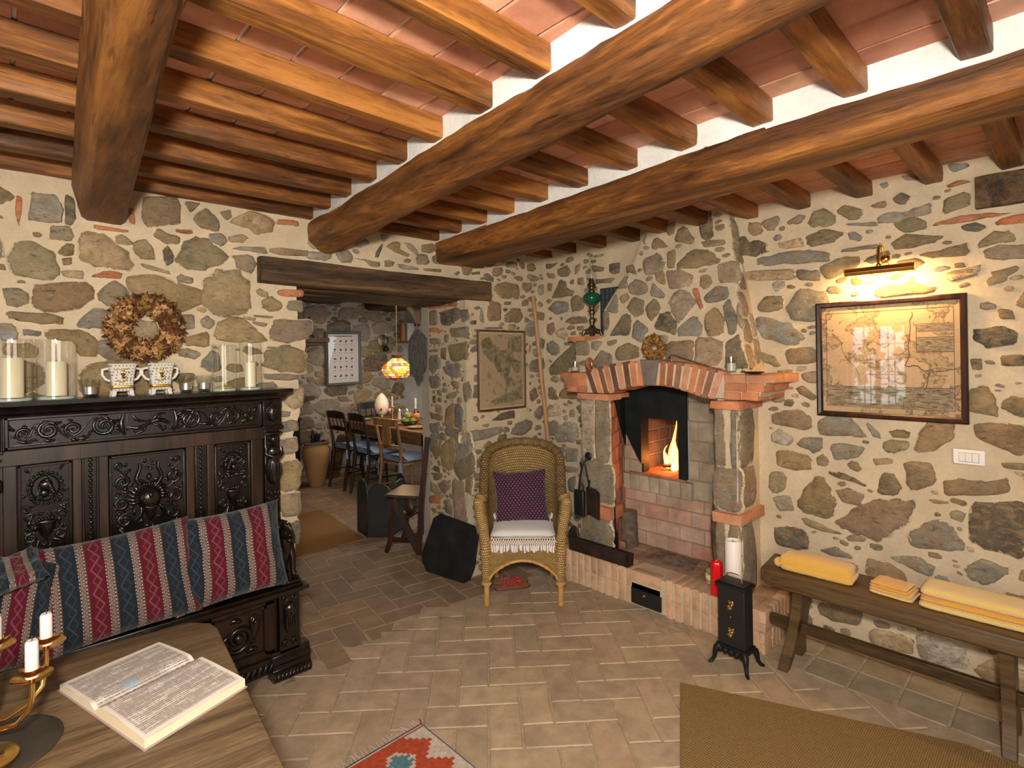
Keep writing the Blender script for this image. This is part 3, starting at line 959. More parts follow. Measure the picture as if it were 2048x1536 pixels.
# joists
ORD = ['first','second','third','fourth','fifth','sixth','seventh','eighth','ninth','tenth','eleventh','twelfth','thirteenth','fourteenth','fifteenth','sixteenth']
bays = [('left of the leftmost beam', lambda y: -2.0, lambda y: b1L(y)+.03, -.27*0),
        ('between leftmost and middle beams', lambda y: b1L(y)+.12, lambda y: b2L(y)+.03, 0),
        ('between middle and fireplace beams', lambda y: b2L(y)+.16, lambda y: b3L(y)+.03, 0),
        ('between fireplace beam and right wall', lambda y: b3L(y)+.19, lambda y: XR+.02, 0)]
Y1 = [2.80-.27*k for k in range(15)]
Yb1 = [2.83,2.57,2.31,2.04,1.768,1.507,1.223,.961,.68,.41,.14,-.13,-.40,-.67]
Yb2 = [2.83,2.56,2.29,2.04,1.77,1.50,1.222,.953,.685,.416,.144,-.13,-.4,-.67]
Yb3 = [2.79,2.546,2.27,2.0,1.75,1.49,1.229,.959,.687,.414,.149,-.12,-.39,-.66]
Yb0 = [2.83,2.57,2.31,2.04,1.77,1.50,1.23,.96,.69,.42,.15,-.12]
rg = random.Random(9)
pj = sqprof(.07, 2)
for (lab, L, R, _), Ys in zip(bays, (Yb0, Yb1, Yb2, Yb3)):
    for k, y in enumerate(Ys):
        yc = y+.033; mb = MB(); wd = .066+rg.uniform(-.004,.006)
        sd = rg.uniform(0, 99); dz = rg.uniform(-.003,.003); bw = rg.uniform(-.006,.006)
        timber(mb, (L(yc), yc+rg.uniform(-.004,.004), 2.302+dz), (R(yc), yc, 2.302), wd, .076, pj, 16, .0038, sd,
               bow=lambda f: (0, bw*math.sin(PI*f), .3*bw*math.sin(PI*f)))
        o = obj('ceiling_joist', mb, M['joist_x'], None, 35)
        tag(o, '%s small ceiling joist from the back wall, %s' % (ORD[k], lab), 'joist', 'small ceiling joists')
# lintel
mb = MB()
timber(mb, (.95, 2.90, 1.962), (2.485, 2.90, 1.962), .17, .128, sqprof(.05), 40, .008, 5)
timber(mb, (1.0, 3.06, 1.945), (2.45, 3.06, 1.945), .16, .11, sqprof(.05), 30, .006, 6)
timber(mb, (1.0, 3.22, 1.94), (2.45, 3.22, 1.94), .16, .11, sqprof(.05), 30, .006, 7)
timber(mb, (1.0, 3.37, 1.945), (2.45, 3.37, 1.945), .12, .11, sqprof(.05), 30, .006, 8)
o = obj('door_lintel', mb, M['lintel'], None, 35); tag(o, 'thick dark weathered wooden lintel over the doorway', 'beam')
# timber block in the right wall
mb = MB(); timber(mb, (3.07, .30, 2.178), (3.07, -.1, 2.178), .05, .13, sqprof(.06), 12, .006, 12)
o = obj('timber_block', mb, M['lintel'], None, 35); tag(o, 'dark old timber block set into the right stone wall near the ceiling', 'beam')
# ---------------------------------------------------------------- more materials
M['iron'] = simple('black_iron', (.012,.012,.012), .5, .3, .4, 22, .4, .25)
M['dark_steel'] = simple('matte_dark_steel', (.012,.015,.015), .6, .2, .3, 8, .4, .1)
M['rust'] = simple('rusty_steel', (.045,.03,.024), .55, .4, .4, 14, .4, .2)
M['brass'] = simple('polished_brass', (.80,.50,.15), .16, 1.0)
M['brass_old'] = simple('dull_brass', (.45,.30,.10), .35, .9)
M['bronze'] = simple('bronze_lamp_metal', (.20,.15,.09), .38, .85, .5, 40, .5, .3)
M['chrome'] = simple('chrome', (.75,.75,.75), .15, 1.0)
M['black'] = simple('black_paint', (.012,.012,.012), .5)
def glass(name, col=(1,1,1), rough=.0, ior=1.45):
    t = NT(name)
    return t.set(col, rough, 0, .5, Transmission_Weight=1.0, IOR=ior)
def thin_glass(name, tint=(1,1,1), fac=.06):
    t = NT(name); nt_ = t.t; nt_.nodes.remove(t.b)
    tr = t.n('ShaderNodeBsdfTransparent'); tr.inputs[0].default_value = tint+(1,)
    gl = t.n('ShaderNodeBsdfGlossy'); gl.inputs['Roughness'].default_value = .02
    fr = t.n('ShaderNodeLayerWeight'); fr.inputs[0].default_value = .5
    k = t.math('ADD', t.math('MULTIPLY', t.math('POWER', fr.outputs['Facing'], 4.0), .75), fac, clamp=True)
    mx = t.n('ShaderNodeMixShader'); t.put(mx.inputs[0], k)
    nt_.links.new(tr.outputs[0], mx.inputs[1]); nt_.links.new(gl.outputs[0], mx.inputs[2])
    nt_.links.new(mx.outputs[0], [n for n in nt_.nodes if n.type == 'OUTPUT_MATERIAL'][0].inputs[0])
    return t.mat
M['glass'] = thin_glass('clear_glass', (.97,.98,.97), .075)
M['lampglass'] = thin_glass('lamp_chimney_glass', (.93,.94,.92), .16)
M['pane2'] = thin_glass('poster_glass', (.97,.97,.97), .03)
M['pane'] = thin_glass('picture_glass', (.97,.97,.97), .13)
M['wax'] = simple('ivory_wax', (.82,.72,.52), .45, 0, .4, Subsurface_Weight=.1)
M['wax_w'] = simple('white_wax', (.56,.53,.50), .4, 0, .4)
M['wax_p'] = simple('pale_candle_wax', (.86,.80,.76), .4, 0, .4)
M['wax_r'] = simple('red_wax', (.75,.01,.015), .25, 0, .5)
M['foil'] = simple('tealight_tin', (.75,.75,.76), .3, .9)
M['slab'] = stone_mat('dressed_stone')
M['ash'] = simple('ash', (.22,.165,.13), .95, 0, .1, 18, .5, .4)
BR = [(.54,.215,.10),(.50,.20,.10),(.56,.26,.14),(.42,.165,.09),(.26,.12,.08),(.55,.28,.165)]
BRP = [(.56,.34,.21),(.58,.37,.235),(.53,.33,.21),(.60,.39,.25),(.55,.35,.225)]
def cuboid(mb, x0, y0, z0, x1, y1, z1, c, m=1, rg=rnd, j=.003, ch=.004):
    """slightly worn block with chamfered edges; c colour"""
    bm = bmesh.new(); r = bmesh.ops.create_cube(bm, size=1)
    for v in bm.verts:
        v.co = Vector(((x0+x1)/2+v.co.x*(x1-x0)+rg.uniform(-j,j), (y0+y1)/2+v.co.y*(y1-y0)+rg.uniform(-j,j), (z0+z1)/2+v.co.z*(z1-z0)+rg.uniform(-j,j)))
    bmesh.ops.bevel(bm, geom=list(bm.edges), offset=ch, segments=2, affect='EDGES', profile=.6)
    bm.verts.index_update()
    mb.add([v.co.copy() for v in bm.verts], [[v.index for v in f.verts] for f in bm.faces], m, [tuple(c)+(1,)]*len(bm.verts)); bm.free()
def poly_block(mb, P, x0, x1, c, m=1, ch=.004, Fn=None):
    """prism over polygon P (y,z), x0 (front) .. x1, chamfered front"""
    cy = sum(p[0] for p in P)/len(P); cz = sum(p[1] for p in P)/len(P); n = len(P)
    def s_(k): return [(cy+(p[0]-cy)*k, cz+(p[1]-cz)*k) for p in P]
    a = s_(1); b = s_(.94)
    vs = [(x1, *p) for p in a]+[(x0+ch, *p) for p in a]+[(x0, *p) for p in b]
    fs = [(i, (i+1)%n, n+(i+1)%n, n+i) for i in range(n)]+[(n+i, n+(i+1)%n, 2*n+(i+1)%n, 2*n+i) for i in range(n)]+[tuple(range(2*n, 3*n))]
    mb.add(vs, fs, m, [tuple(c)+(1,)]*len(vs))
def jc(L, rg):
    k = rg.uniform(.88,1.12); return tuple(q*k*rg.uniform(.985,1.015) for q in rg.choice(L))

# ---------------------------------------------------------------- fireplace (one built thing)
fp = thing('fireplace', 'brick and stone corner fireplace with arched mantel, tapering stone hood and burning fire', 'fireplace', (0,0,0))
rg = random.Random(17)
# hearth
mb = MB()
mb.box(2.748, 1.098, .106, XR, 2.44, .205, 0); mb.box(2.762, 1.108, 0, XR, 2.44, .106, 0)
mb.box(XR-.01, 1.35, .15, 3.3, 2.27, .205, 0)
y = 1.11; k = 0
while y < 2.43:           # upper row of edge bricks, lower row
    wde = .0455
    if 1.665 < y+.02 < 1.885:
        if k != -1:
            cuboid(mb, 2.742, 1.677, .148, 2.80, 1.885, .213, jc(BRP, rg), rg=rg); k = -1
    else:
        cuboid(mb, 2.742, y+.0065, .108, 2.90, y+wde, .215, jc(BRP, rg), rg=rg)
        cuboid(mb, 2.757, y+.0065+.01, -.02, 2.80, y+wde+.01, .100, jc(BRP, rg), rg=rg)
    y += .054
for (z0, z1, o_) in ((.158,.213,0),(.108,.153,.0),(.055,.100,.01),(-.02,.047,.01)):   # right-hand end of the hearth
    cuboid(mb, 2.742+o_, 1.09+o_, z0, 2.85, 1.12, z1, jc(BRP, rg), rg=rg)
for k in range(5):
    for z0, z1, o_ in ((.108,.213,0),(-.02,.1,.01)):
        cuboid(mb, 2.857+k*.046, 1.09+o_, z0, 2.897+k*.046, 1.14, z1, jc(BRP, rg), rg=rg)
for a in range(9):         # paving on top
    for b in range(2):
        cuboid(mb, 2.905+b*.17, 1.12+a*.147, .19, 3.07+b*.17, 1.262+a*.147, .209, tuple(q*.62 for q in jc(BRP, rg)), rg=rg, j=.001, ch=.002)
obj('hearth', mb, [M['mortar'], M['brick']], fp, 35)
# firebox lining
mb = MB()
YL0, YL1 = 2.065, 2.23
def wallq(p0, p1, z0, z1, pal, bw=.115, bh=.062, m=1, out=.006, off=0):
    """running-bond bricks on a vertical plane from p0 to p1 (x,y)"""
    p0 = Vector((*p0, 0)); p1 = Vector((*p1, 0)); L = (p1-p0).length; t = (p1-p0)/L; n_ = Vector((t.y, -t.x, 0))
    mb.add([p0+Vector((0,0,z0)), p1+Vector((0,0,z0)), p1+Vector((0,0,z1)), p0+Vector((0,0,z1))], [(0,1,2,3)], 0)
    r = 0; z = z0
    while z < z1-.02:
        u = -(r % 2)*bw/2
        while u < L:
            a = max(0, u)+.003; b = min(L, u+bw)-.003; zt = min(z1, z+bh)-.004
            if b-a > .015:
                c = jc(pal, rg); vs = []
                for d, ins in ((0,0),(out,.003)):
                    for uu, zz in ((a+ins,z+.003+ins),(b-ins,z+.003+ins),(b-ins,zt-ins),(a+ins,zt-ins)): vs.append(p0+t*uu+n_*d+Vector((0,0,zz)))
                mb.add(vs, [(4,5,6,7),(0,1,5,4),(1,2,6,5),(2,3,7,6),(3,0,4,7)], 1, [tuple(c)+(1,)]*8)
            u += bw
        z += bh; r += 1
FB = [(.46,.25,.18),(.50,.30,.215),(.44,.28,.21),(.48,.33,.25),(.44,.30,.23)]
FG = [(.33,.27,.20),(.30,.245,.185),(.36,.28,.20)]
wallq((2.82, 2.068), (3.2, 2.232), .2, 1.34, [(.46,.20,.12),(.42,.18,.11),(.38,.17,.11)], .14, .10)     # left flank
wallq((3.2, 1.37), (2.82, 1.37), .2, 1.34, FG, .14, .10)                                           # right flank
wallq((3.2, 2.232), (3.2, 1.37), .2, .575, FB, .17, .098)                                          # lower back
wallq((3.2, 1.735), (3.2, 1.37), .575, 1.36, FG, .14, .125)                                        # right column
wallq((3.2, 2.24), (3.2, 2.085), .575, 1.40, FG, .14, .10)
mb.add([(3.2,2.24,1.08),(3.2,1.73,1.08),(3.2,1.73,1.40),(3.2,2.24,1.40)], [(0,1,2,3)], 0)
mb.box(2.85, 1.36, 1.33, 3.3, 2.3, 1.36, 0)
# ledge under the oven mouth: upright bricks
for k in range(7):
    y0 = 1.70+k*.0765
    cuboid(mb, 3.155, y0, .578, 3.24, y0+.0725, .682, jc([(.40,.34,.24),(.37,.31,.23)], rg), rg=rg)
# oven chamber
mb.box(3.19, 1.74, .60, 3.75, 2.2, .688, 0)
for a in range(5):
    for b in range(4):
        cuboid(mb, 3.17+a*.115, 1.745+b*.108, .66, 3.28+a*.115, 1.85+b*.108, .695, jc([(.34,.16,.10),(.30,.13,.08)], rg), rg=rg, j=.001, ch=.002)
wallq((3.72, 2.16), (3.72, 1.74), .69, 1.2, [(.13,.085,.07),(.10,.07,.06)], .16, .09)
wallq((3.2, 2.15), (3.72, 2.15), .69, 1.2, [(.13,.085,.07)], .16, .09)
wallq((3.72, 1.755), (3.2, 1.755), .69, 1.2, [(.13,.085,.07)], .16, .09)
mb.box(3.2, 1.74, 1.12, 3.75, 2.2, 1.2, 0)
M['firemortar'] = mortar_mat('smoky_mortar', (.30,.25,.19))
obj('firebox', mb, [M['firemortar'], M['brick']], fp, 35)
# black steel surround
mb = MB()
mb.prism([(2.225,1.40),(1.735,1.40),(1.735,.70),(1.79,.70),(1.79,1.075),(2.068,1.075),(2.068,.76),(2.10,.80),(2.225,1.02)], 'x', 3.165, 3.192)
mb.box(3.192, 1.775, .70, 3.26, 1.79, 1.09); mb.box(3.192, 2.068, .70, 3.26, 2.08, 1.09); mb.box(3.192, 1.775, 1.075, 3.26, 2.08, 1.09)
mb.add([(2.86,2.078,1.33),(3.17,2.20,1.33),(3.17,2.20,.86),(2.865,2.08,1.255)], [(0,1,2,3)])  # flat black triangular sheet over the upper left flank
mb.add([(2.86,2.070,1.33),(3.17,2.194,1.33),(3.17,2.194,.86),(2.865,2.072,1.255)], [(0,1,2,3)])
obj('steel_surround', mb, M['dark_steel'], fp, 30)
# piers: dressed stone blocks
M['pier'] = M['stone']
for (y0, y1, blocks, bands) in (
    (2.07, 2.30, [(.83,1.205,2.075,2.18,'g'),(.84,1.205,2.20,2.295,'w'),(.56,.815,2.07,2.30,'g'),(.22,.44,2.075,2.30,'g')], [(1.216,1.256,0),(.455,.535,0)]),
    (1.235, 1.37, [(.90,1.20,1.318,1.37,'g'),(.91,1.195,1.24,1.285,'g'),(.68,.885,1.235,1.372,'p'),(.22,.575,1.325,1.372,'g'),(.22,.575,1.238,1.30,'g')], [(1.205,1.25,0),(.60,.655,0)])):
    mbp = MB(); mbb = MB()
    if y0 > 2: mbp.prism([(2.822,y0+.012),(2.85,y0+.012),(3.097,y0+.125),(3.097,y1-.012),(2.822,y1-.012)], 'z', .2, 1.30, 0)
    else: mbp.box(2.822, y0+.012, .2, XR+.01, y1-.012, 1.30, 0)
    for (z0, z1, a, b, code) in blocks:
        Pp = [(a+.008,z0),(b-.008,z0),(b-.003,z0+.03),(b,(z0+z1)/2),(b-.003,z1-.03),(b-.01,z1),(a+.01,z1),(a+.003,z1-.03),(a,(z0+z1)/2),(a+.003,z0+.03)]
        add_stone(mbp, Pp, code, lambda u, z, d: (2.816-d, u, z), rg, .008, .1)
        if a <= y0+.02:
            Pp = [(2.822,z0),(2.98,z0+.01),(3.01,(z0+z1)/2),(2.98,z1),(2.822,z1)]
            if y0 < 2: add_stone(mbp, Pp, code, lambda u, z, d: (u, y0+.008-d, z), rg, .010, .1)
            cuboid(mbp, 2.815, y0+.004, z0+.01, 2.84, y0+.05, z1-.01, tuple(q*.95 for q in SC[code]), 1, rg, .003, .008)
    pr = obj('pier', mbp, [M['mortar'], M['stone']], fp, 50)
    for z0, z1, e in bands:
        mbb = MB(); cuboid(mbb, 2.785, y0-.012, z0, 2.93, y1+.012, z1, jc(BR[:3], rg), 1, rg)
        if y0 < 2 or z0 > 1: cuboid(mbb, 2.932, y0-.012+(.05 if y0 > 2 else 0), z0, XR+.01, y1+.012, z1, jc(BR[:3], rg), 1, rg)
        obj('brick_course', mbb, [M['mortar'], M['brick']], pr, 35)
# mantel: brick arch between corbelled ends
def arch_bot(y): # intrados
    t = (y-1.37)/(2.06-1.37); t = min(1, max(0, t)); return 1.262+.062*math.sin(PI*t)
def arch_top(y):
    t = (y-1.25)/(2.24-1.25); t = min(1, max(0, t)); return 1.395+.075*math.sin(PI*t)
mb = MB()
P_ = [(1.06, 1.39)]+[(y, arch_top(y)-.012) for y in np.linspace(1.25, 2.24, 17)]+[(2.42,1.39),(2.36,1.27),(2.24,1.262)]+[(y, arch_bot(y)+.008) for y in np.linspace(2.06, 1.37, 15)]+[(1.12,1.262)]
n_ = len(P_)
mb.add([(2.762, *p) for p in P_]+[(XR+.01, *p) for p in P_], [tuple(range(n_))]+[(i,(i+1)%n_,n_+(i+1)%n_,n_+i) for i in range(n_)], 0)
ys = np.linspace(1.30, 2.20, 20)
kc = 1.735
for i in range(19):
    a, b = ys[i]+.0065, ys[i+1]-.0065
    if abs((a+b)/2-kc) < .03: continue
    lean = (a+b)/2-kc
    def q(y, z): return (y+lean*(z-1.36)*.9, z)
    c = jc(BR, rg)
    if rg.random() < .3: c = tuple(v*.6 for v in c)
    za, zb = arch_bot(a), arch_bot(b); ta, tb = arch_top(a), arch_top(b)
    poly_block(mb, [q(a, za), q(b, zb), q(b, tb), q(a, ta)], 2.756+rg.uniform(-.003,.003), 2.90, c)
poly_block(mb, [(kc-.038,arch_bot(kc)-.002),(kc+.038,arch_bot(kc)-.002),(kc+.062,arch_top(kc)+.006),(kc-.062,arch_top(kc)+.006)], 2.747, 2.90, (.19,.155,.135), ch=.008)
for (z0, z1, y0, y1) in ((1.352,1.394,2.205,2.43),(1.308,1.348,2.205,2.395),(1.264,1.304,2.205,2.37),(1.352,1.394,1.035,1.285),(1.308,1.348,1.085,1.285),(1.264,1.304,1.11,1.285)):
    m_ = y0+(y1-y0)*rg.uniform(.35,.6)
    cuboid(mb, 2.750, y0, z0, 2.90, m_-.004, z1, jc(BR[:4], rg), rg=rg); cuboid(mb, 2.750, m_+.004, z0, 2.90, y1, z1, jc(BR[:4], rg), rg=rg)
    cuboid(mb, 2.905, y0, z0, XR+.005, y1, z1, jc(BR[:4], rg), rg=rg)
    if y0 < 1.2:
        cuboid(mb, 2.905, y0, z0, XR+.005, y0+.06, z1, jc(BR[:4], rg), rg=rg)
obj('mantel_arch', mb, [M['mortar'], M['brick']], fp, 35)
# hood
mb = MB()
HP = HOODP = [(1.223,1.385),(2.378,1.385),(2.40,1.602),(2.17,1.612),(2.188,1.808),(2.104,1.935),(2.026,2.039),(1.953,2.232),(1.90,2.345),(1.375,2.345)]
def hoodgrid():
    # dense grid clipped to polygon outline rows
    rows = []
    zs = np.linspace(1.385, 2.345, 40)
    for z in zs:
        # left (large y) boundary
        pts = HOODP[1:9]
        yl = 2.378
        for (ya, za), (yb, zb) in zip(pts, pts[1:]):
            if za <= z <= zb: yl = ya+(yb-ya)*(z-za)/(zb-za)
        yr = 1.205+(1.375-1.205)*(z-1.385)/.96
        rows.append((z, yr, yl))
    return rows
rows = hoodgrid(); vs = []; fs = []; nn = 28
for z, yr, yl in rows:
    X = 2.85+(z-1.417)*_k
    vs.append((XR+.01, yr, z))
    for i in range(nn+1):
        y = yr+(yl-yr)*i/nn; e = .006*nz(y*6, z*6, 7); r = .012 if i in (0, nn) else 0
        vs.append((X+e+r, y, z))
    vs.append((XR+.01, yl, z))
w_ = nn+3
for j in range(len(rows)-1):
    for i in range(w_-1): fs.append((j*w_+i, j*w_+i+1, (j+1)*w_+i+1, (j+1)*w_+i))
fs.append(tuple(range(w_))); mb.add(vs, fs, 0)
occ = Occ(1.15, 2.45, 1.35, 2.4)
oth = Occ(1.15, 2.45, 1.35, 2.4); oth.mark(HP, -.005); occ.g = ~oth.g
for c_, P in parse(ST_HOOD): add_stone(mb, P, c_, Fh, rg, .010, .15); occ.mark(P, .010)
fill(mb, occ, Fh, 1.22, 2.35, 1.42, 2.32, (.12,.08,.05), 'ppgob', 51, 400)
for k in range(6):     # flank facing the camera side
    z0 = 1.43+k*.145
    yr = 1.205+(1.375-1.205)*(z0+.06-1.385)/.96; X = 2.85+(z0+.06-1.417)*_k
    for xa, xb, zo in ((X+.012,X+.10,0),(X+.125,3.06,.03)):
        if xb-xa < .04: continue
        Pp = [(xa,z0+zo),((xa+xb)/2,z0+zo-.008),(xb,z0+zo+.01),(xb-.005,z0+zo+.11),(xa+.01,z0+zo+.115)]
        add_stone(mb, Pp, 'tgpbt'[(k+(zo > 0)) % 5], lambda u, z, d: (u, 1.205+.177*(z-1.385)-d, z), rg, .008, .15)
obj('hood', mb, [M['mortar'], M['stone']], fp, 50)
# brick shelf for the lamp
mb = MB()
cuboid(mb, 2.90, 2.17, 1.607, XR, 2.325, 1.638, jc(BR[:3], rg), rg=rg); cuboid(mb, 2.90, 2.33, 1.607, XR, 2.485, 1.638, jc(BR[:3], rg), rg=rg)
mb.box(2.93, 2.19, 1.60, XR, 2.46, 1.61, 0)
obj('brick_shelf', mb, [M['mortar'], M['brick']], fp, 35)
# ash drawer
dr = obj('ash_drawer', MB().box(2.748, 1.682, .012, 2.80, 1.882, .138), M['black'], fp, 30, .002)
kb = MB(); kb.M = Matrix.Translation((2.748,1.782,.085)) @ Matrix.Rotation(-PI/2, 4, 'Y')
kb.lathe([(.006,0),(.004,.006),(.009,.012),(.010,.018),(.006,.023),(.0,.024)], n=12); obj('knob', kb, M['brass'], dr, 60)
# embers and flame
def flame_mat():
    t = NT('fire_flame'); nt_ = t.t; nt_.nodes.remove(t.b)
    z = t.sep(t.tc('Generated'))[2]
    lw = t.n('ShaderNodeLayerWeight'); lw.inputs[0].default_value = .35
    f = t.math('ADD', t.math('MULTIPLY', lw.outputs['Facing'], .9), t.math('MULTIPLY', z, .35))
    c = t.ramp(f, [(.0,(1,.72,.28)),(.28,(1,.48,.09)),(.55,(1,.20,.02)),(.9,(.6,.05,.0))])
    em = t.n('ShaderNodeEmission'); t.put(em.inputs[0], c); em.inputs[1].default_value = 4.2
    tr = t.n('ShaderNodeBsdfTransparent'); mx = t.n('ShaderNodeMixShader')
    t.put(mx.inputs[0], t.ramp(f, [(.55,0),(1.0,.75)])); nt_.links.new(em.outputs[0], mx.inputs[1]); nt_.links.new(tr.outputs[0], mx.inputs[2])
    nt_.links.new(mx.outputs[0], [n for n in nt_.nodes if n.type == 'OUTPUT_MATERIAL'][0].inputs[0])
    return t.mat
M['flame'] = flame_mat()
mb = MB()
def tongue(mb, x, y, z, h, r, sway, seed):
    pts = []; rad = []
    for i in range(15):
        f = i/14; pts.append((x+.012*math.sin(f*5+seed), y+sway*math.sin(f*4.2+seed)*f, z+h*f))
        rad.append(r*(.5+1.1*math.sin(PI*min(1, f*1.5+.12))*.6)*(1-f)**.75+.0008)
    mb.tube(pts, rad, 12)
tongue(mb, 3.45, 1.985, .70, .34, .044, .030, 1.0); tongue(mb, 3.43, 2.025, .70, .16, .026, -.03, 2.0); tongue(mb, 3.41, 1.955, .697, .16, .034, .02, 4.0); tongue(mb, 3.46, 2.05, .70, .10, .016, .02, 3.0)
fl = obj('fire', mb, M['flame'], None, 80); tag(fl, 'orange flame burning inside the brick oven mouth', 'fire')
fl['kind'] = 'stuff'
for k, (x, y, a, L) in enumerate(((3.44,1.99,.4,.14),(3.52,1.98,1.3,.16),(3.38,1.97,2.2,.10))):
    mb = MB(); d = Vector((math.cos(a), math.sin(a), .08))*L/2
    mb.tube([Vector((x,y,.71+k*.008))-d, Vector((x,y,.715+k*.008)), Vector((x,y,.71+k*.008))+d], [.014,.017,.013], 9)
    o = obj('firewood', mb, simple('charred_log_%d' % k, (.03,.02,.015), .9, nscale=30, bump=.5), None, 50)
    tag(o, ('charred firewood stick directly under the tall flame', 'charred firewood stick furthest back in the oven behind the flame', 'short charred firewood stick nearest the oven mouth')[k], 'log', 'burning firewood')
point('fire_glow', (3.36, 1.98, .77), 3.6, (1, .27, .045), .03)

# ---------------------------------------------------------------- things on and around the fireplace
# ash pile on the hearth
mb = MB(); rg = random.Random(8)
mb.grid(lambda u, v: (2.97+.20*v, 1.60+.34*u*(1-.2*v)+.05*v, .2095+.016*math.sin(PI*u)*math.sin(PI*v)*(.6+nz(u*9, v*9))), 20, 12)
o = obj('ash_heap', mb, M['ash']); tag(o, 'thin heap of grey and rusty ash on the hearth', 'ash', kind='stuff')
# standing log
def log(name, lab, pts, r, matb, mate, grp=None):
    t_ = thing(name, lab, 'log', (0,0,0), 0, grp); mb = MB()
    P = [Vector(p) for p in pts]; N_ = 10; PP = [P[0].lerp(P[1], i/N_) for i in range(N_+1)]
    mb.tube(PP, [r*(1+.06*nz(i*.8, r*50)) for i in range(N_+1)], 16, cap=True); obj('bark', mb, matb, t_, 50)
    mb = MB(); d = (P[1]-P[0]).normalized(); mb.tube([P[1]-d*.001, P[1]+d*.0015], [r*.95, r*.95], 16)
    obj('cut_face', mb, mate, t_, 50); return t_
M['bark'] = simple('grey_bark', (.13,.10,.075), .9, 0, .2, 26, .5, .7)
def rings():
    t = NT('cut_wood'); v = t.tc(); n = t.noise(v, 60, 3)
    return t.set(t.ramp(n, [(.3,(.22,.13,.06)),(.7,(.38,.24,.12))]), .8)
M['cut'] = rings()
log('firewood_log', 'thick grey split log standing upright at the left of the firebox', ((3.10,2.13,.21),(3.10,2.14,.44)), .062, M['bark'], M['cut'])
log('firewood_log', 'short round log lying at the foot of the thick upright log', ((3.07,2.13,.235),(3.015,2.125,.235)), .024, M['bark'], M['cut'])
# steel trough (ash scraper box) on the hearth edge
t_ = thing('fire_trough', 'long rusty dark steel trough lying on the front left of the hearth', 'trough', (0,0,0))
mb = MB(); A = Vector((2.772,2.36,.2155)); B = Vector((2.778,1.90,.2155)); d = (B-A).normalized(); s_ = Vector((-d.y, d.x, 0))
def q(f, s, z): return A+(B-A)*f+s_*s+Vector((0,0,z))
mb.loft([[q(f,-.035,.0),q(f,-.040,.085),q(f,-.036,.085),q(f,-.030,.006),q(f,.02,.006),q(f,.03,.07),q(f,.035,.07),q(f,.025,.0)] for f in (0,.5,1)], True, True)
mb.add([q(0,-.035,0),q(0,.025,0),q(0,.035,.07),q(0,.0,.150),q(0,-.040,.12)]+[q(.02,-.035,0),q(.02,.025,0),q(.02,.035,.07),q(.02,.0,.150),q(.02,-.040,.12)], [(0,1,2,3,4),(9,8,7,6,5),(0,5,6,1),(1,6,7,2),(2,7,8,3),(3,8,9,4),(4,9,5,0)])
mb.add([q(1,-.035,0),q(1,.025,0),q(1,.035,.07),q(1,-.040,.085)]+[q(.985,-.035,0),q(.985,.025,0),q(.985,.035,.07),q(.985,-.040,.085)], [(0,1,2,3),(7,6,5,4),(0,4,5,1),(1,5,6,2),(2,6,7,3),(3,7,4,0)])
obj('tray', mb, M['rust'], t_, 30)
mb = MB(); mb.tube([q(.04,-.02,.12), q(.08,-.02,.155), q(.13,-.02,.14), q(.14,-.02,.10)], .010, 8); obj('handle', mb, M['rust'], t_, 60)
# fire tools on the left pier
t_ = thing('tool_hook', 'black round iron wall hook on the left stone pier', 'hook', (0,0,0))
mb = MB(); mb.M = Matrix.Translation((2.792,2.225,.845)) @ Matrix.Rotation(-PI/2, 4, 'Y'); mb.lathe([(.026,0),(.028,.006),(.02,.014),(.008,.016),(.006,.02)], n=14)
obj('plate', mb, M['iron'], t_); mb = MB(); mb.tube([(2.78,2.225,.835),(2.755,2.24,.80),(2.74,2.25,.79),(2.735,2.25,.81)], .006, 8); obj('hook', mb, M['iron'], t_, 60)
t_ = thing('fire_shovel', 'square black fire shovel hanging from the round pier hook', 'shovel', (0,0,0))
mb = MB(); mb.prism([(2.118,.455),(2.205,.475),(2.222,.645),(2.205,.655),(2.14,.645),(2.115,.625)], 'x', 2.755, 2.762); mb.box(2.744,2.205,.47,2.762,2.212,.65); obj('blade', mb, M['rust'], t_, 30)
mb = MB(); mb.tube([(2.752,2.225,.80),(2.750,2.205,.72),(2.752,2.185,.64)], .0055, 7); mb.tube([(2.752,2.21,.645),(2.75,2.195,.66),(2.75,2.185,.70)], .005, 7); obj('handle', mb, M['iron'], t_, 60)
t_ = thing('hearth_brush', 'black hearth brush with narrow dark bristle head hanging beside the shovel', 'brush', (0,0,0))
mb = MB(); mb.box(2.728,2.225,.455,2.758,2.305,.625); obj('bristles', mb, M['black'], t_, 30, .008)
mb = MB(); mb.tube([(2.748,2.24,.80),(2.745,2.262,.70),(2.745,2.275,.62)], .0055, 7); mb.tube([(2.745,2.24,.625),(2.745,2.235,.655),(2.745,2.25,.67)], .005, 7); obj('handle', mb, M['iron'], t_, 60)
# hanging poker / small shovel leaning at the left inner corner
t_ = thing('fire_poker', 'thin black fire poker with flat tip leaning inside the left pier', 'poker', (0,0,0))
mb = MB(); mb.tube([(2.835,2.062,.76),(2.828,2.058,.74),(2.835,2.056,.60),(2.84,2.055,.37)], .0055, 7); obj('rod', mb, M['iron'], t_, 60)
mb = MB(); mb.prism([(2.055,.40),(2.075,.37),(2.075,.25),(2.068,.212),(2.045,.212),(2.038,.26),(2.038,.36)], 'x', 2.832, 2.846); obj('tip', mb, M['iron'], t_, 30)
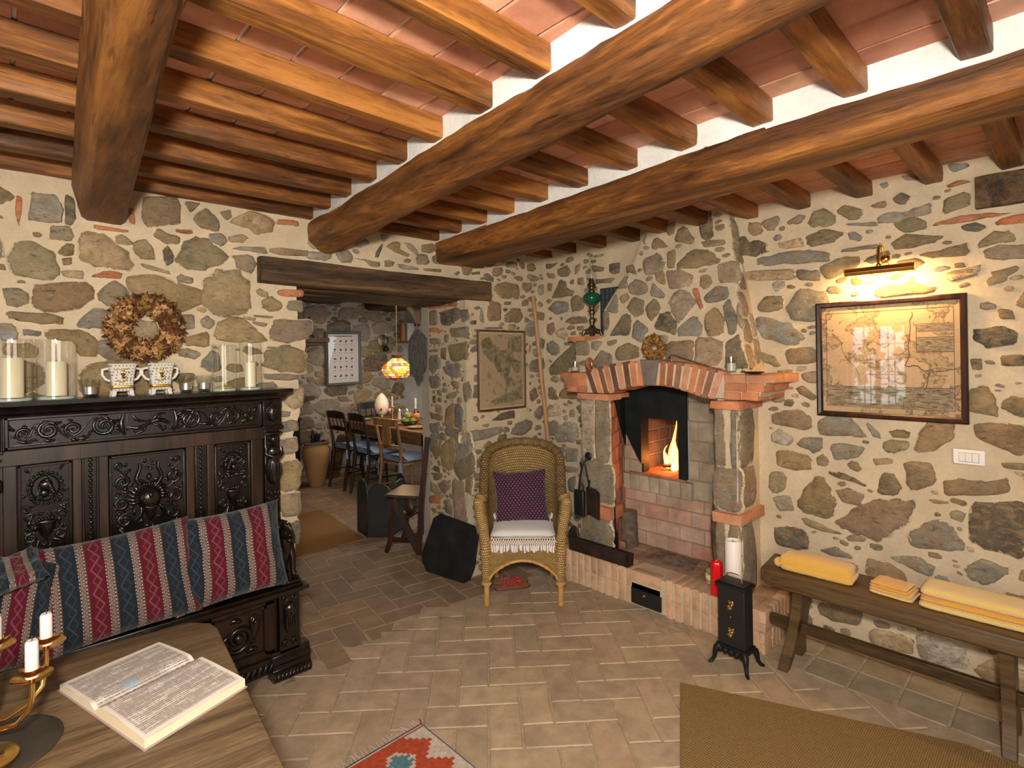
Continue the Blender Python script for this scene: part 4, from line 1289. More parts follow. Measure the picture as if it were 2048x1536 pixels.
# fireplace tongs / bellows at the right pier (dark wooden handle)
t_ = thing('fire_tongs', 'dark long tongs with wooden grip leaning against the right pier', 'tongs', (0,0,0))
mb = MB(); mb.tube([(2.86,1.392,.72),(2.85,1.395,.66),(2.85,1.40,.58),(2.855,1.402,.46),(2.86,1.395,.36)], [.008,.012,.017,.018,.013], 10); obj('grip', mb, M['lintel'], t_, 60)
mb = MB(); mb.tube([(2.86,1.395,.37),(2.865,1.40,.34),(2.86,1.42,.30)], .006, 7); mb.tube([(2.86,1.395,.37),(2.85,1.39,.32),(2.865,1.385,.29)], .006, 7); obj('jaws', mb, M['chrome'], t_, 60)
# stones + yellow tape reel
t_ = thing('carved_pebble', 'lumpy grey beige stone lying on the hearth under the yellow tape', 'stone', (2.885,1.435,.209))
mb = MB(); mb.grid(lambda u, v: ((.038+.006*nz(u*7, v*5))*math.sin(PI*v)*math.cos(2*PI*u), (.038+.006*nz(u*7+3, v*5))*math.sin(PI*v)*math.sin(2*PI*u), .017-.017*math.cos(PI*v)), 18, 8)
obj('stone', mb, simple('pebble_stone', (.36,.29,.22), .8, nscale=20, bump=.3), t_, 80)
t_ = thing('tape_roll', 'roll of pale yellow tape between two stones on the hearth', 'tape', (2.885,1.435,.243))
mb = MB(); mb.lathe([(.024,0),(.036,.0),(.037,.002),(.037,.025),(.036,.027),(.024,.027),(.024,0)], n=28, cap=False); obj('band', mb, simple('yellow_tape', (.72,.66,.28), .4), t_, 40)
t_ = thing('pebble', 'small brown beige stone resting on top of the yellow tape', 'stone', (2.885,1.437,.270))
mb = MB(); mb.grid(lambda u, v: ((.032+.006*nz(u*7, v*5, 4))*math.sin(PI*v)*math.cos(2*PI*u), (.034+.006*nz(u*7+3, v*5, 4))*math.sin(PI*v)*math.sin(2*PI*u), .018-.018*math.cos(PI*v)), 18, 8)
obj('stone', mb, simple('pebble_stone_b', (.30,.23,.16), .8, nscale=20, bump=.3), t_, 80)
# candles on the hearth
t_ = thing('red_candle', 'red pillar candle in cellophane standing on the hearth beside the tall white one', 'candle', (2.762,1.348,.216))
mb = MB(); mb.lathe([(.030,0),(.032,.004),(.032,.165),(.030,.178),(.026,.183)], n=6); obj('wax', mb, M['wax_r'], t_, 30, .004)
mb = MB(); mb.lathe([(.010,.183),(.008,.19),(0,.192)], n=8); obj('wrapper_fold', mb, M['wax_r'], t_, 30)
t_ = thing('pillar_candle', 'tall white pillar candle standing on the hearth in front of the right pier', 'candle', (2.766,1.258,.216))
mb = MB(); mb.lathe([(.040,0),(.041,.004),(.041,.308),(.038,.314),(.033,.312),(.028,.303),(0,.302)], n=28); obj('wax', mb, M['wax_p'], t_, 50)
mb = MB(); mb.tube([(0,0,.30),(.001,0,.309),(.003,.001,.315)], .0014, 6); obj('wick', mb, M['black'], t_, 60)
# small toy iron stove
t_ = thing('cast_iron_stove', 'small black cast iron box heater on four curved legs before the hearth', 'heater', (2.552,1.165,0), -.05)
mb = MB(); mb.box(-.030,-.070,.10,.055,.062,.385); obj('body', mb, M['black'], t_, 30, .003)
mb = MB(); mb.box(-.042,-.080,.385,.065,.072,.397); mb.box(-.034,-.072,.397,.057,.064,.403); obj('lid', mb, M['iron'], t_, 30, .002)
mb = MB(); mb.box(-.038,-.078,.088,.062,.070,.102); mb.box(-.034,-.072,.074,.058,.064,.09)
for a in range(5): mb.ball(-.036, -.058+.028*a, .074, .008, .016, .016, 8, 5)
obj('base', mb, M['iron'], t_, 40, .001)
for sx, sy in ((-1,-1),(-1,1),(1,-1),(1,1)):
    cx, cy = .012+.040*sx, -.004+.062*sy
    mb = MB(); d = Vector((sx, sy*.9, 0)).normalized()
    pts = [Vector((cx,cy,.088)), Vector((cx,cy,.078))+d*.014, Vector((cx,cy,.055))+d*.022, Vector((cx,cy,.03))+d*.026, Vector((cx,cy,.012))+d*.040, Vector((cx,cy,.007))+d*.054]
    mb.tube(pts, [.016,.016,.012,.009,.009,.007], 9); obj('leg', mb, M['iron'], t_, 60)
mb = MB(); mb.tube([(.012,-.040,.403),(.012,-.034,.432),(.012,-.015,.438),(.012,.015,.438),(.012,.034,.432),(.012,.040,.403)], .003, 7); obj('handle', mb, M['brass_old'], t_, 60)
for zc in (.30,.17):
    mb = MB()
    for k in range(9):
        a = k*.9+zc*9; mb.ball(-.033, -.004+.012*math.sin(a)*(.5+k*.08), zc+.018*math.cos(a*1.3), .004, .008, .008, 8, 5)
    mb.tube([(-.033,-.004+.014*math.sin(q*.9), zc-.02+.005*q) for q in range(9)], .003, 6)
    obj('ornament', mb, M['brass_old'], t_, 60)
mb = MB(); mb.ball(-.034, -.004, .245, .004); obj('rivet', mb, M['brass'], t_, 60)
# oil lamp on the brick shelf
t_ = thing('oil_lamp', 'antique oil lamp with green glass font and clear chimney on the brick shelf', 'lamp', (2.99,2.335,1.638))
mb = MB()
mb.lathe([(.030,.030),(.052,.032),(.055,.040),(.040,.052),(.026,.060),(.018,.072),(.014,.085),(.020,.10),(.024,.115),(.015,.128),(.013,.145),(.020,.158),(.023,.172),(.014,.186),(.013,.20),(.022,.210),(.024,.218)], n=24)
for k in range(4):
    a = PI/4+k*PI/2; d = Vector((math.cos(a), math.sin(a), 0)); mb.tube([d*.035+Vector((0,0,.045)), d*.058+Vector((0,0,.035)), d*.062+Vector((0,0,.016)), d*.070+Vector((0,0,.006))], [.010,.013,.009,.012], 9)
for k in range(8):
    a = k*PI/4; mb.ball(.05*math.cos(a), .05*math.sin(a), .03, .011, .011, .010, 8, 5)
obj('foot', mb, M['bronze'], t_, 60)
mb = MB(); mb.lathe([(.022,.216),(.040,.228),(.056,.245),(.062,.265),(.060,.282),(.048,.298),(.028,.307),(.022,.309)], n=28)
obj('font', mb, simple('green_glass', (.008,.085,.05), .05, 0, .8), t_, 60)
mb = MB(); mb.lathe([(.022,.308),(.024,.316),(.020,.322),(.018,.335),(.022,.350),(.030,.355),(.030,.362),(.022,.372),(.018,.392),(.012,.405)], n=20); mb.tube([(.018,0,.345),(.04,0,.345)], .002, 6); mb.ball(.042,0,.345,.007,.003,.007)
obj('burner', mb, simple('burner_metal', (.16,.10,.05), .35, .9), t_, 60)
mb = MB(); mb.lathe([(.024,.362),(.030,.385),(.035,.405),(.035,.425),(.029,.45),(.020,.478),(.014,.505),(.0125,.53),(.013,.575)], n=24, cap=False)
obj('chimney', mb, M['glass'], t_, 60)
# dark vent grate behind the lamp
t_ = thing('vent_grate', 'dark grey square grid vent in the wall behind the oil lamp', 'vent', (0,0,0))
mb = MB(); mb.box(3.066,2.125,1.64,3.084,2.315,1.975); obj('panel', mb, simple('vent_slate', (.045,.06,.07), .7, nscale=12), t_, 30)
mb = MB()
for k in range(6): mb.box(3.058, 2.128+.036*k, 1.642, 3.068, 2.133+.036*k, 1.972)
for k in range(9): mb.box(3.059, 2.127, 1.65+.04*k, 3.067, 2.313, 1.654+.04*k)
obj('grid', mb, simple('vent_grid', (.02,.028,.034), .6), t_, 30)
# small items along the mantel
def tumbler(name, lab, cat, loc, r0, r1, h, grp=None, wax=None, hw=0):
    t_ = thing(name, lab, cat, loc, 0, grp); mb = MB()
    mb.lathe([(r0*.9,0),(r0,.002),(r1,h),(r1-.0025,h),(r0-.0025,.008),(0,.007)], n=28, cap=False); obj('glass', mb, M['glass'], t_, 60)
    if wax: mb = MB(); mb.lathe([(r0*.85,.009),(r0*.88,hw),(0,hw+.001)], n=20); obj('wax', mb, wax, t_, 50)
    return t_
tumbler('candle_glass', 'small glass with pale candle at the left end of the mantel', 'candle', (2.80,2.335,1.396), .028, .031, .068, None, M['wax_w'], .03)
tumbler('candle_glass', 'clear etched candle glass on the right end of the mantel', 'candle', (2.80,1.268,1.402), .026, .029, .085, None, M['wax_w'], .05)
t_ = thing('agate_slice', 'polished oval brown agate egg standing at the left of the mantel', 'ornament', (2.80,2.215,1.402), .3)
mb = MB(); mb.ball(0,0,.045,.012,.030,.045,18,11)
def agate():
    t = NT('agate'); v = t.tc(); d = t.voro(v, 14); f = t.math('FRACT', t.math('MULTIPLY', t.noise(v, 18, 2, .5, .8), 3.0))
    return t.set(t.ramp(f, [(.1,(.10,.035,.012)),(.4,(.38,.17,.06)),(.6,(.20,.22,.26)),(.85,(.30,.10,.03))]), .15)
obj('stone', mb, agate(), t_, 80)
t_ = thing('candle_snuffer', 'slim silver candle snuffer with bell end lying along the mantel arch', 'snuffer', (0,0,0))
mb = MB(); mb.lathe([(.014,0),(.011,.014),(.006,.024),(.003,.028)], 2.782,1.615,1.468, n=16); obj('bell', mb, M['chrome'], t_, 60)
mb = MB(); mb.tube([(2.782,1.615,1.495),(2.782,1.608,1.506),(2.782,1.585,1.500),(2.782,1.49,1.469),(2.782,1.385,1.436)], [.0025,.0025,.003,.0035,.0045], 8); obj('handle', mb, M['chrome'], t_, 60)
t_ = thing('metal_dish', 'small dark green metal leaf dish at the right end of the mantel', 'dish', (2.80,1.150,1.396))
mb = MB(); mb.lathe([(.012,0),(.03,.002),(.046,.011),(.049,.013),(.044,.013),(.028,.005),(0,.004)], n=22, sy=1.1); obj('bowl', mb, simple('dark_bronze', (.06,.055,.03), .35, .6), t_, 60)
mb = MB(); mb.tube([(0,.045,.012),(0,.06,.016),(0,.066,.010)], .004, 7); obj('handle', mb, M['bronze'], t_, 60)
# wreaths
def leaf_wreath(name, lab, C, nrm, R, r, cols, n, seed, ls):
    """ring of dried leaves and flower heads facing nrm"""
    t_ = thing(name, lab, 'wreath', C); N_ = Vector(nrm).normalized(); U = Vector((0,0,1)); S = N_.cross(U).normalized()
    rg = random.Random(seed)
    mb = MB(); mb.tube([S*R*math.cos(a)+U*R*math.sin(a)-N_*.0 for a in [2*PI*k/32 for k in range(33)]], r*.55, 8); obj('ring', mb, simple(name+'_straw', (.14,.08,.04), .9), t_, 60)
    names = ('dark_leaves', 'tan_flowers', 'golden_leaves')
    for ci, (c, share) in enumerate(cols):
        mb = MB()
        for _ in range(int(n*share)):
            a = rg.uniform(0, 2*PI); b = rg.uniform(-.45*PI, .5*PI) + (0 if rg.random() < .5 else PI*rg.uniform(-.2,.2))
            if ci == 1:      # flower heads in clusters
                a = rg.choice((.6,.75,.1,-.05,2.1,3.6,3.7,4.5,5.6,5.0))+rg.uniform(-.16,.16)
            rad = R+r*math.sin(b)*rg.uniform(.75,1.1); h = r*math.cos(b)*rg.uniform(.7,1.05)
            P0 = S*rad*math.cos(a)+U*rad*math.sin(a)+N_*h
            d = (P0-(S*R*math.cos(a)+U*R*math.sin(a))).normalized()
            t1 = Vector((rg.uniform(-1,1), rg.uniform(-1,1), rg.uniform(-1,1))); t1 = (t1-t1.project(d)*.6).normalized(); t2 = t1.cross(d).normalized()
            L = ls*rg.uniform(.6,1.2); W_ = L*rg.uniform(.35,.6); cu_ = d*L*rg.uniform(-.1,.35)
            k = rg.uniform(.6,1.3); cc = tuple(q_*k for q_ in c)+(1,)
            mb.add([P0-t1*L*.5+cu_, P0-t1*.15*L+t2*W_*.5, P0+t1*.25*L+t2*W_*.4, P0+t1*L*.5+cu_, P0+t1*.25*L-t2*W_*.4, P0-t1*.15*L-t2*W_*.5, P0+d*L*.03], [(0,6,1),(1,6,2),(2,6,3),(3,6,4),(4,6,5),(5,6,0)], 0, [cc]*7)
        t = NT(name+'_'+names[ci]); c_ = t.attr('col'); t.set(t.mix(1, c_, t.ramp(t.noise(t.tc(), 60, 3), [(.3,.7),(.7,1.3)]), 'MULTIPLY'), .85, 0, .2)
        obj(names[ci], mb, t.mat, t_, 0)
    return t_
leaf_wreath('autumn_wreath', 'large round wreath of dried brown leaves and tan hydrangea above the carved settle', (.462,2.83,1.655), (0,-1,0), .102, .046,
            (((.11,.042,.018), 1.1), ((.46,.26,.11), .7), ((.26,.14,.04), .5)), 640, 5, .034)
leaf_wreath('small_wreath', 'small dried orange leaf wreath leaning on the stone hood above the keystone', (2.828,1.745,1.545), (-1,0,.15), .052, .026,
            (((.20,.08,.025), 1.0), ((.36,.13,.05), .4), ((.30,.20,.06), .6)), 320, 6, .026)
# broom stick in the corner
mb = MB(); mb.tube([(3.0,2.74,0.0),(2.99,2.76,.8),(2.93,2.845,1.965)], [.017,.0165,.0155], 14)
o = obj('wooden_pole', mb, M['pole'], None, 50); tag(o, 'long pale wooden pole leaning in the stone corner behind the wicker chair', 'pole')
# ---------------------------------------------------------------- pictures
def frame(name, lab, C, ax, w_, h_, fw, dep, fm, nrm, cat='picture'):
    """ax horizontal direction, nrm out of wall"""
    t_ = thing(name, lab, cat, C); A = Vector(ax); U = Vector((0,0,1)); N_ = Vector(nrm)
    mb = MB(); O = [(-1,-1),(1,-1),(1,1),(-1,1)]
    prof = [(0,0),(0,dep),(fw*.25,dep*1.15),(fw*.75,dep*.95),(fw,dep*.6),(fw,dep*.25)]
    rings = []
    for sx, sz in O+[O[0]]:
        rings.append([A*sx*(w_/2-i)+U*sz*(h_/2-i)+N_*d for i, d in prof])
    mb.loft(rings, False, False); obj('frame', mb, fm, t_, 30)
    return t_, A, U, N_
def rectq(mb, A, U, N_, x0, z0, x1, z1, d, m=0, uvs=True):
    b = len(mb.v); mb.add([A*x0+U*z0+N_*d, A*x1+U*z0+N_*d, A*x1+U*z1+N_*d, A*x0+U*z1+N_*d], [(0,1,2,3)], m)
    if uvs:
        for i, q_ in enumerate(((0,0),(1,0),(1,1),(0,1))): mb.uv[b+i] = q_
def map_mat(name, paper, ink, land, sc1, thr=.52, relief=.5):
    t = NT(name); v = t.tc('UV')
    n = t.noise(v, sc1, 8, .62, .3); land_f = t.ramp(n, [(thr-.01,0),(thr+.01,1)])
    edge = t.ramp(n, [(thr-.025,0),(thr-.004,1),(thr+.004,1),(thr+.025,0)])
    tex = t.noise(t.map(v, (1,1,1)), 60, 5, .8); txt = t.noise(t.map(v, (18,110,1)), 1.0, 3, .8)
    c = t.mix(t.math('MULTIPLY', land_f, relief), paper, land)
    c = t.mix(t.math('MULTIPLY', t.ramp(tex, [(.5,0),(.62,1)]), t.math('MULTIPLY', land_f, .7)), c, ink)
    c = t.mix(t.math('MULTIPLY', edge, .75), c, ink)
    c = t.mix(t.ramp(txt, [(.60,0),(.66,.5)]), c, ink)
    c = t.mix(t.ramp(t.noise(v, 2.5, 3), [(.35,0),(.7,.35)]), c, tuple(q_*.7 for q_ in paper))
    return t.set(c, .8, 0, .1)
def engraving(name, paper, ink, sx=1, sy=1):
    t = NT(name); v = t.tc('UV')
    n = t.noise(t.map(v, (3*sx,7*sy,1)), 1.6, 7, .75, .8); s2 = t.wave(t.map(v, (1,1,1), (0,0,.5)), 22, 5)
    f = t.math('ADD', n, t.math('MULTIPLY', s2, .12))
    c = t.ramp(f, [(.40,ink),(.54,tuple((a+b)/2 for a, b in zip(paper, ink))),(.66,paper)])
    return t.set(c, .8, 0, .1)
PAP = (.62,.44,.27); INK = (.10,.07,.045)
# big framed map on the right wall
t_, A, U, N_ = frame('framed_map', 'large antique town plan and map in a dark mahogany frame under the brass picture light', (3.083, .637, 1.466), (0,-1,0), .603, .577, .026, .022, M['mahog'], (-1,0,0))
mb = MB(); rectq(mb, A, U, N_, -.278, -.265, .278, .265, .004); obj('map_sheet', mb, M.setdefault('mapA', map_mat('engraved_map_paper', PAP, INK, (.50,.34,.20), 4.2, .52, .35)), t_, 0)
mb = MB()
rectq(mb, A, U, N_, -.252, -.232, .062, -.135, .0048); rectq(mb, A, U, N_, .066, -.232, .248, -.135, .0048)
rectq(mb, A, U, N_, .118, .035, .250, .095, .0048); rectq(mb, A, U, N_, .118, .125, .250, .158, .0048)
obj('engraving', mb, engraving('engraved_view', (.50,.40,.27), (.035,.03,.022)), t_, 0)
mb = MB()
for x0, z0, x1, z1 in ((-.256,-.236,.256,-.1345),(.064,-.236,.066,-.135),(.116,.03,.118,.16),(.116,.030,.252,.033),(.116,.097,.252,.100),(.116,.16,.252,.162)):
    if (x0, z0) == (-.256, -.236):
        for r_ in ((-.258,-.2365,.256,-.2345),(-.258,-.136,.256,-.1335),(-.258,-.236,-.256,.232),(.252,-.236,.254,.232),(-.258,.232,.254,.234)): rectq(mb, A, U, N_, *r_, .0056)
    else: rectq(mb, A, U, N_, x0, z0, x1, z1, .0056)
rg = random.Random(2)
def polyline(mb, P, wd, d=.0054):
    P = [A*p[0]+U*p[1]+N_*d for p in P]
    for a, b in zip(P, P[1:]):
        s_ = (b-a).cross(N_).normalized()*wd/2; mb.add([a-s_, b-s_, b+s_, a+s_], [(0,1,2,3)])
def wander(x, z, dx, dz, n, j=.012):
    P = [(x, z)]
    for k in range(n): x += dx+rg.uniform(-j,j); z += dz+rg.uniform(-j,j); P.append((x, z))
    return P
polyline(mb, wander(.10,.22,-.004,-.022,11,.010), .003); polyline(mb, wander(.07,-.03,.018,-.003,10,.012), .004); polyline(mb, wander(-.2,-.02,.012,.006,9), .002); polyline(mb, wander(-.2,.10,.006,-.02,10,.012), .002)
polyline(mb, wander(.165,-.06,-.006,-.012,6,.006), .003); polyline(mb, wander(-.06,-.08,.013,.004,12,.01), .002)
obj('ink_lines', mb, simple('map_ink', (.09,.06,.04), .8), t_, 0)
mb = MB(); rectq(mb, A, U, N_, -.278, -.265, .278, .265, .009); obj('glass_pane', mb, M['pane'], t_, 0)
# portrait map on the back wall
t_, A, U, N_ = frame('framed_map', 'narrow brown antique coastal map in a thin wooden frame beside the leaning pole', (2.617, 2.866, 1.410), (1,0,0), .462, .572, .014, .014, simple('walnut_frame', (.10,.045,.018), .4), (0,-1,0))
PB = (.42,.31,.19)
mb = MB(); rectq(mb, A, U, N_, -.219, -.274, .219, .274, .003); obj('mount', mb, simple('cream_mount', (.50,.39,.25), .8), t_, 0)
mb = MB(); rectq(mb, A, U, N_, -.205, -.260, .205, .260, .004); obj('map_sheet', mb, map_mat('brown_map_paper', PB, (.07,.055,.035), (.26,.20,.12), 7.5, .60, .5), t_, 0)
mb = MB()
def land(P, m=0):
    q = []
    for k in range(len(P)):
        a, b = P[k], P[(k+1) % len(P)]
        for f in (0,.25,.5,.75):
            x = a[0]+(b[0]-a[0])*f; z = a[1]+(b[1]-a[1])*f; q.append((x+.007*nz(x*60, z*60, 1), z+.007*nz(x*60, z*60, 5)))
    mb.add([A*x+U*z+N_*.0046 for x, z in q], [tuple(range(len(q)))], m)
def mp(*pts): return [((x-770)/370*.41, (825-y)/650*.52*1.0) for x, y in pts]
land(mp((590,580),(660,520),(700,600),(760,650),(830,640),(850,700),(930,750),(940,850),(890,860),(850,780),(830,870),(880,930),(870,970),(820,980),(800,1040),(850,1030),(950,960),(950,1100),(700,1130),(660,1100),(790,1040),(800,950),(770,860),(730,840),(700,760),(660,740),(600,660)))
land(mp((830,530),(950,510),(950,660),(870,665),(820,620)))
obj('land', mb, simple('map_land', (.235,.195,.125), .85, 0, .1, 40, .5), t_, 0)
mb = MB(); land(mp((600,560),(660,525),(700,620),(650,640),(600,620))); land(mp((700,680),(750,720),(765,840),(730,840),(700,760))); land(mp((800,700),(930,755),(860,760),(800,740)))
mb.v = [(v[0], v[1]-.0006, v[2]) for v in mb.v]
obj('land_tint', mb, simple('map_land_green', (.16,.14,.07), .85, 0, .1, 40, .5), t_, 0)
mb = MB(); rectq(mb, A, U, N_, -.219, -.274, .219, .274, .007); obj('glass_pane', mb, M['pane2'], t_, 0)
# brass picture lamp
t_ = thing('picture_light', 'long brass picture lamp glowing above the large framed map', 'lamp', (0,0,0))
mb = MB(); n_ = 14
def tubesec(y):  # half-open trough, open towards the wall/down
    return [(2.945+.019*math.cos(a), y, 1.880+.019*math.sin(a)) for a in np.linspace(-.55*PI+PI, 1.95*PI, n_)][::-1]
def sec(y, r): return [(2.950+r*math.cos(a), y, 1.880+r*math.sin(a)) for a in np.linspace(.12*PI, 1.30*PI, n_)]
vs = [*[p for y in (.500,.770) for p in sec(y, .020)], *[p for y in (.500,.770) for p in sec(y, .0175)]]
fs = []
for i in range(n_-1): fs += [(i, i+1, n_+i+1, n_+i), (2*n_+i, 3*n_+i, 3*n_+i+1, 2*n_+i+1)]
fs += [(0, n_, 3*n_, 2*n_), (n_-1, 3*n_-1, 4*n_-1, 2*n_-1)]
mb.add(vs, fs)
for y in (.500, .770):
    mb.M = Matrix.Translation((2.950, y, 1.880)) @ Matrix.Rotation(PI/2, 4, 'X'); mb.lathe([(.0195,-.0015),(.0205,0),(.0195,.0015)], n=20)
    mb.M = None
obj('shade', mb, M['brass'], t_, 50)
mb = MB(); mb.tube([(2.947,.635,1.898),(2.947,.635,1.95),(2.955,.635,1.985),(2.985,.635,2.003),(3.02,.635,2.0),(3.05,.635,1.975),(3.075,.635,1.95)], .0055, 10)
mb.M = Matrix.Translation((3.070,.635,1.945)) @ Matrix.Rotation(-PI/2, 4, 'Y'); mb.lathe([(.022,0),(.022,.005),(.010,.012)], n=18); mb.M = None
mb.ball(2.947,.635,1.902,.010)
mb.tube([(2.947,.628,1.90),(2.96,.605,1.925),(2.975,.60,1.90)], .002, 6)
obj('arm', mb, M['brass'], t_, 60)
def emis(name, c, s):
    t = NT(name); t.put(t.b.inputs['Emission Color'], c); t.b.inputs['Emission Strength'].default_value = s; return t.set((.8,.8,.8), .5)
mb = MB(); mb.tube([(2.957,.53,1.876),(2.957,.74,1.876)], .007, 10); obj('bulb_tube', mb, emis('lamp_bulb', (1,.62,.25), 14), t_, 60)
l = area('picture_lamp_light', (2.968,.635,1.868), (3.06,.635,1.74), .26, 5.0, (1,.58,.20), .012)
# light switch
t_ = thing('light_switch', 'white three gang light switch plate on the right stone wall', 'switch', (0,0,0))
mb = MB(); mb.box(3.062,.284,1.001,3.078,.393,1.066); obj('plate', mb, simple('white_plastic', (.80,.78,.76), .3), t_, 30, .004)
for k in range(3):
    mb = MB(); mb.box(3.0595,.3055+.0225*k,1.0145,3.064,.3270+.0225*k,1.052); obj('rocker', mb, simple('rocker_plastic', (.74,.72,.69), .4), t_, 30, .001)
mb = MB()
for k in range(4): mb.box(3.0612,.3040+.0225*k,1.013,3.0618,.3055+.0225*k,1.0535)
mb.box(3.0612,.304,1.013,3.0618,.373,1.0142); mb.box(3.0612,.304,1.0525,3.0618,.373,1.0537); obj('seam', mb, simple('switch_seam', (.2,.19,.18), .6), t_, 0)
t_ = thing('door_stop', 'small round steel knob on the wall below the bench top', 'knob', (3.08,.851,.345)); mb = MB(); mb.M = Matrix.Rotation(-PI/2, 4, 'Y'); mb.lathe([(.012,0),(.012,.01),(.009,.03),(.014,.036),(.012,.046),(0,.05)], n=16); obj('stop', mb, M['chrome'], t_, 60)
# ---------------------------------------------------------------- carved settle
def scroll(mb, cx, cz, r, turns, a0, dr, th, P, tail=None, taper=.35):
    """spiral relief; P(u,z,d)->world; th tube radius"""
    pts = []; rad = []; n = int(14*turns)+2
    for i in range(n+1):
        f = i/n; a = a0+dr*2*PI*turns*f; q = r*(1-f)**.75+r*.10
        pts.append(P(cx+q*math.cos(a), cz+q*math.sin(a), th*.35)); rad.append(th*(taper+(1-taper)*math.sin(PI*min(1, f*.9+.12))))
    if tail:
        k = len(tail); pts = [P(u, z, th*.35) for u, z in tail]+pts; rad = [th*(.3+.5*i/k) for i in range(k)]+rad
    mb.tube(pts, rad, 7)
    mb.ball(*P(cx, cz, th*.4), r*.20, r*.20, r*.20, 8, 5)
def leafb(mb, u, z, du, dz, w_, P, th):
    """leaf blade relief from (u,z) to (u+du,z+dz)"""
    pts = []; rad = []
    L = math.hypot(du, dz) or 1
    for i in range(7):
        f = i/6; b_ = math.sin(PI*f)*.18*L; pts.append(P(u+du*f-dz/L*b_, z+dz*f+du/L*b_, th*.3)); rad.append(w_*(.25+.9*math.sin(PI*min(1, f*.8+.1))))
    mb.tube(pts, rad, 6)
Yf = 2.765
Pp_ = lambda u, z, d: (u, Yf-d, z)
st = thing('carved_settle', 'black carved oak settle with high back, lion arms and scroll feet', 'settle', (0,0,0))
SX0, SX1 = -.09, 1.012
mb = MB(); mb.box(SX0+.02, Yf+.012, .1, SX1-.02, 2.865, 1.30); obj('back_board', mb, M['ebony_panel'], st, 30)
# rails and stiles
mb = MB()
mb.box(SX0+.02, Yf-.012, 1.118, SX1-.02, Yf+.02, 1.178)
for x0, x1 in ((.0,.04),(.203,.232),(.286,.318),(.598,.628),(.682,.712),(.872,.925)): mb.box(x0, Yf-.010, .40, x1, Yf+.02, 1.12)
mb.box(0, Yf-.010, .40, .93, Yf+.02, .46)
obj('rail', mb, M['ebony_panel'], st, 30, .003)
# frieze
mb = MB()
mb.box(SX0+.09, Yf-.002, 1.178, .925, Yf+.02, 1.306)
for a, b, c_, d_ in ((.006,1.180,.925,1.193),(.006,1.290,.925,1.303),(.006,1.180,.019,1.303),(.912,1.180,.925,1.303)): mb.box(a, Yf-.016, b, c_, Yf, d_)
fz = obj('frieze', mb, M['ebony'], st, 30, .003)
mb = MB()
C0 = .462
for s_ in (-1, 1):
    X = lambda d: C0+s_*d
    scroll(mb, X(.155), 1.243, .036, 1.6, PI/2-s_*PI*.1, -s_, .0085, Pp_, [(X(.09),1.215),(X(.11),1.207),(X(.13),1.208)])
    scroll(mb, X(.255), 1.240, .026, 1.4, -PI/2, s_, .0075, Pp_, [(X(.19),1.275),(X(.21),1.262),(X(.235),1.225)])
    scroll(mb, X(.330), 1.243, .030, 1.5, PI/2, -s_, .008, Pp_, [(X(.27),1.205),(X(.29),1.225),(X(.31),1.262)])
    scroll(mb, X(.400), 1.236, .022, 1.3, -PI/2, s_, .0065, Pp_, [(X(.35),1.272),(X(.37),1.268),(X(.385),1.225)])
    for a, b, c_, d_ in ((.10,1.262,.05,.012),(.20,1.215,.045,-.012),(.29,1.272,.04,.005),(.37,1.212,.05,.0),(.425,1.25,.02,.025),(.175,1.29,-.03,-.004),(.235,1.20,.03,.004),(.31,1.205,.035,.006)):
        leafb(mb, X(a), b, s_*c_, d_, .007, Pp_, .008)
    mb.tube([Pp_(X(.088), 1.20, .004), Pp_(X(.098), 1.225, .010), Pp_(X(.10), 1.255, .006), Pp_(X(.092), 1.285, .006)], [.005,.010,.009,.005], 8)
    leafb(mb, X(.0), 1.243, s_*.075, -.012, .009, Pp_, .010); leafb(mb, X(.01), 1.25, s_*.05, .028, .006, Pp_, .008); leafb(mb, X(.01), 1.235, s_*.04, -.035, .006, Pp_, .008)
for k in range(8):
    a = k*PI/4; mb.tube([Pp_(C0,1.245,.008), Pp_(C0+.014*math.cos(a), 1.245+.014*math.sin(a), .004)], [.005,.002], 6)
rgf = random.Random(4)
for k in range(34):
    d = rgf.uniform(.03,.43); z = rgf.uniform(1.205,1.282); a = rgf.uniform(0,6.28)
    for s_ in (-1, 1): leafb(mb, C0+s_*d, z, s_*math.cos(a)*.024, math.sin(a)*.014, .005, Pp_, .004)
obj('carving', mb, M['ebony'], fz, 60)
# three carved panels
def mould(mb, x0, z0, x1, z1, w_, d0=.006):
    for a, b, c_, d_ in ((x0,z0,x1,z0+w_),(x0,z1-w_,x1,z1),(x0,z0,x0+w_,z1),(x1-w_,z0,x1,z1)): mb.box(a, Yf-d0, b, c_, Yf+.015, d_)
def medallion(mb, cx, cz, rx, rz, seed):
    n = 22
    for k in range(n):
        a = 2*PI*k/n; mb.ball(*Pp_(cx+rx*math.cos(a), cz+rz*math.sin(a), .005), .0055, .006, .0065, 7, 5)
    mb.tube([Pp_(cx+rx*.8*math.cos(a), cz+rz*.8*math.sin(a), .003) for a in [2*PI*k/24 for k in range(25)]], .0035, 6)
    # profile head in relief
    s_ = 1 if seed == 0 else -1
    mb.ball(*Pp_(cx, cz+.012, .004), .022, .016, .024, 12, 8); mb.ball(*Pp_(cx-s_*.004, cz-.020, .003), .016, .011, .018, 10, 6)
    mb.ball(*Pp_(cx-s_*.018, cz+.004, .010), .006, .008, .006, 8, 5)
    for k in range(7): mb.ball(*Pp_(cx+s_*(.004+.003*k), cz+.030-.008*k, .012), .009, .008, .009, 8, 5)
    for dx in (-1, 1): leafb(mb, cx+dx*.006, cz-.03, dx*.024, -.006, .006, Pp_, .006)
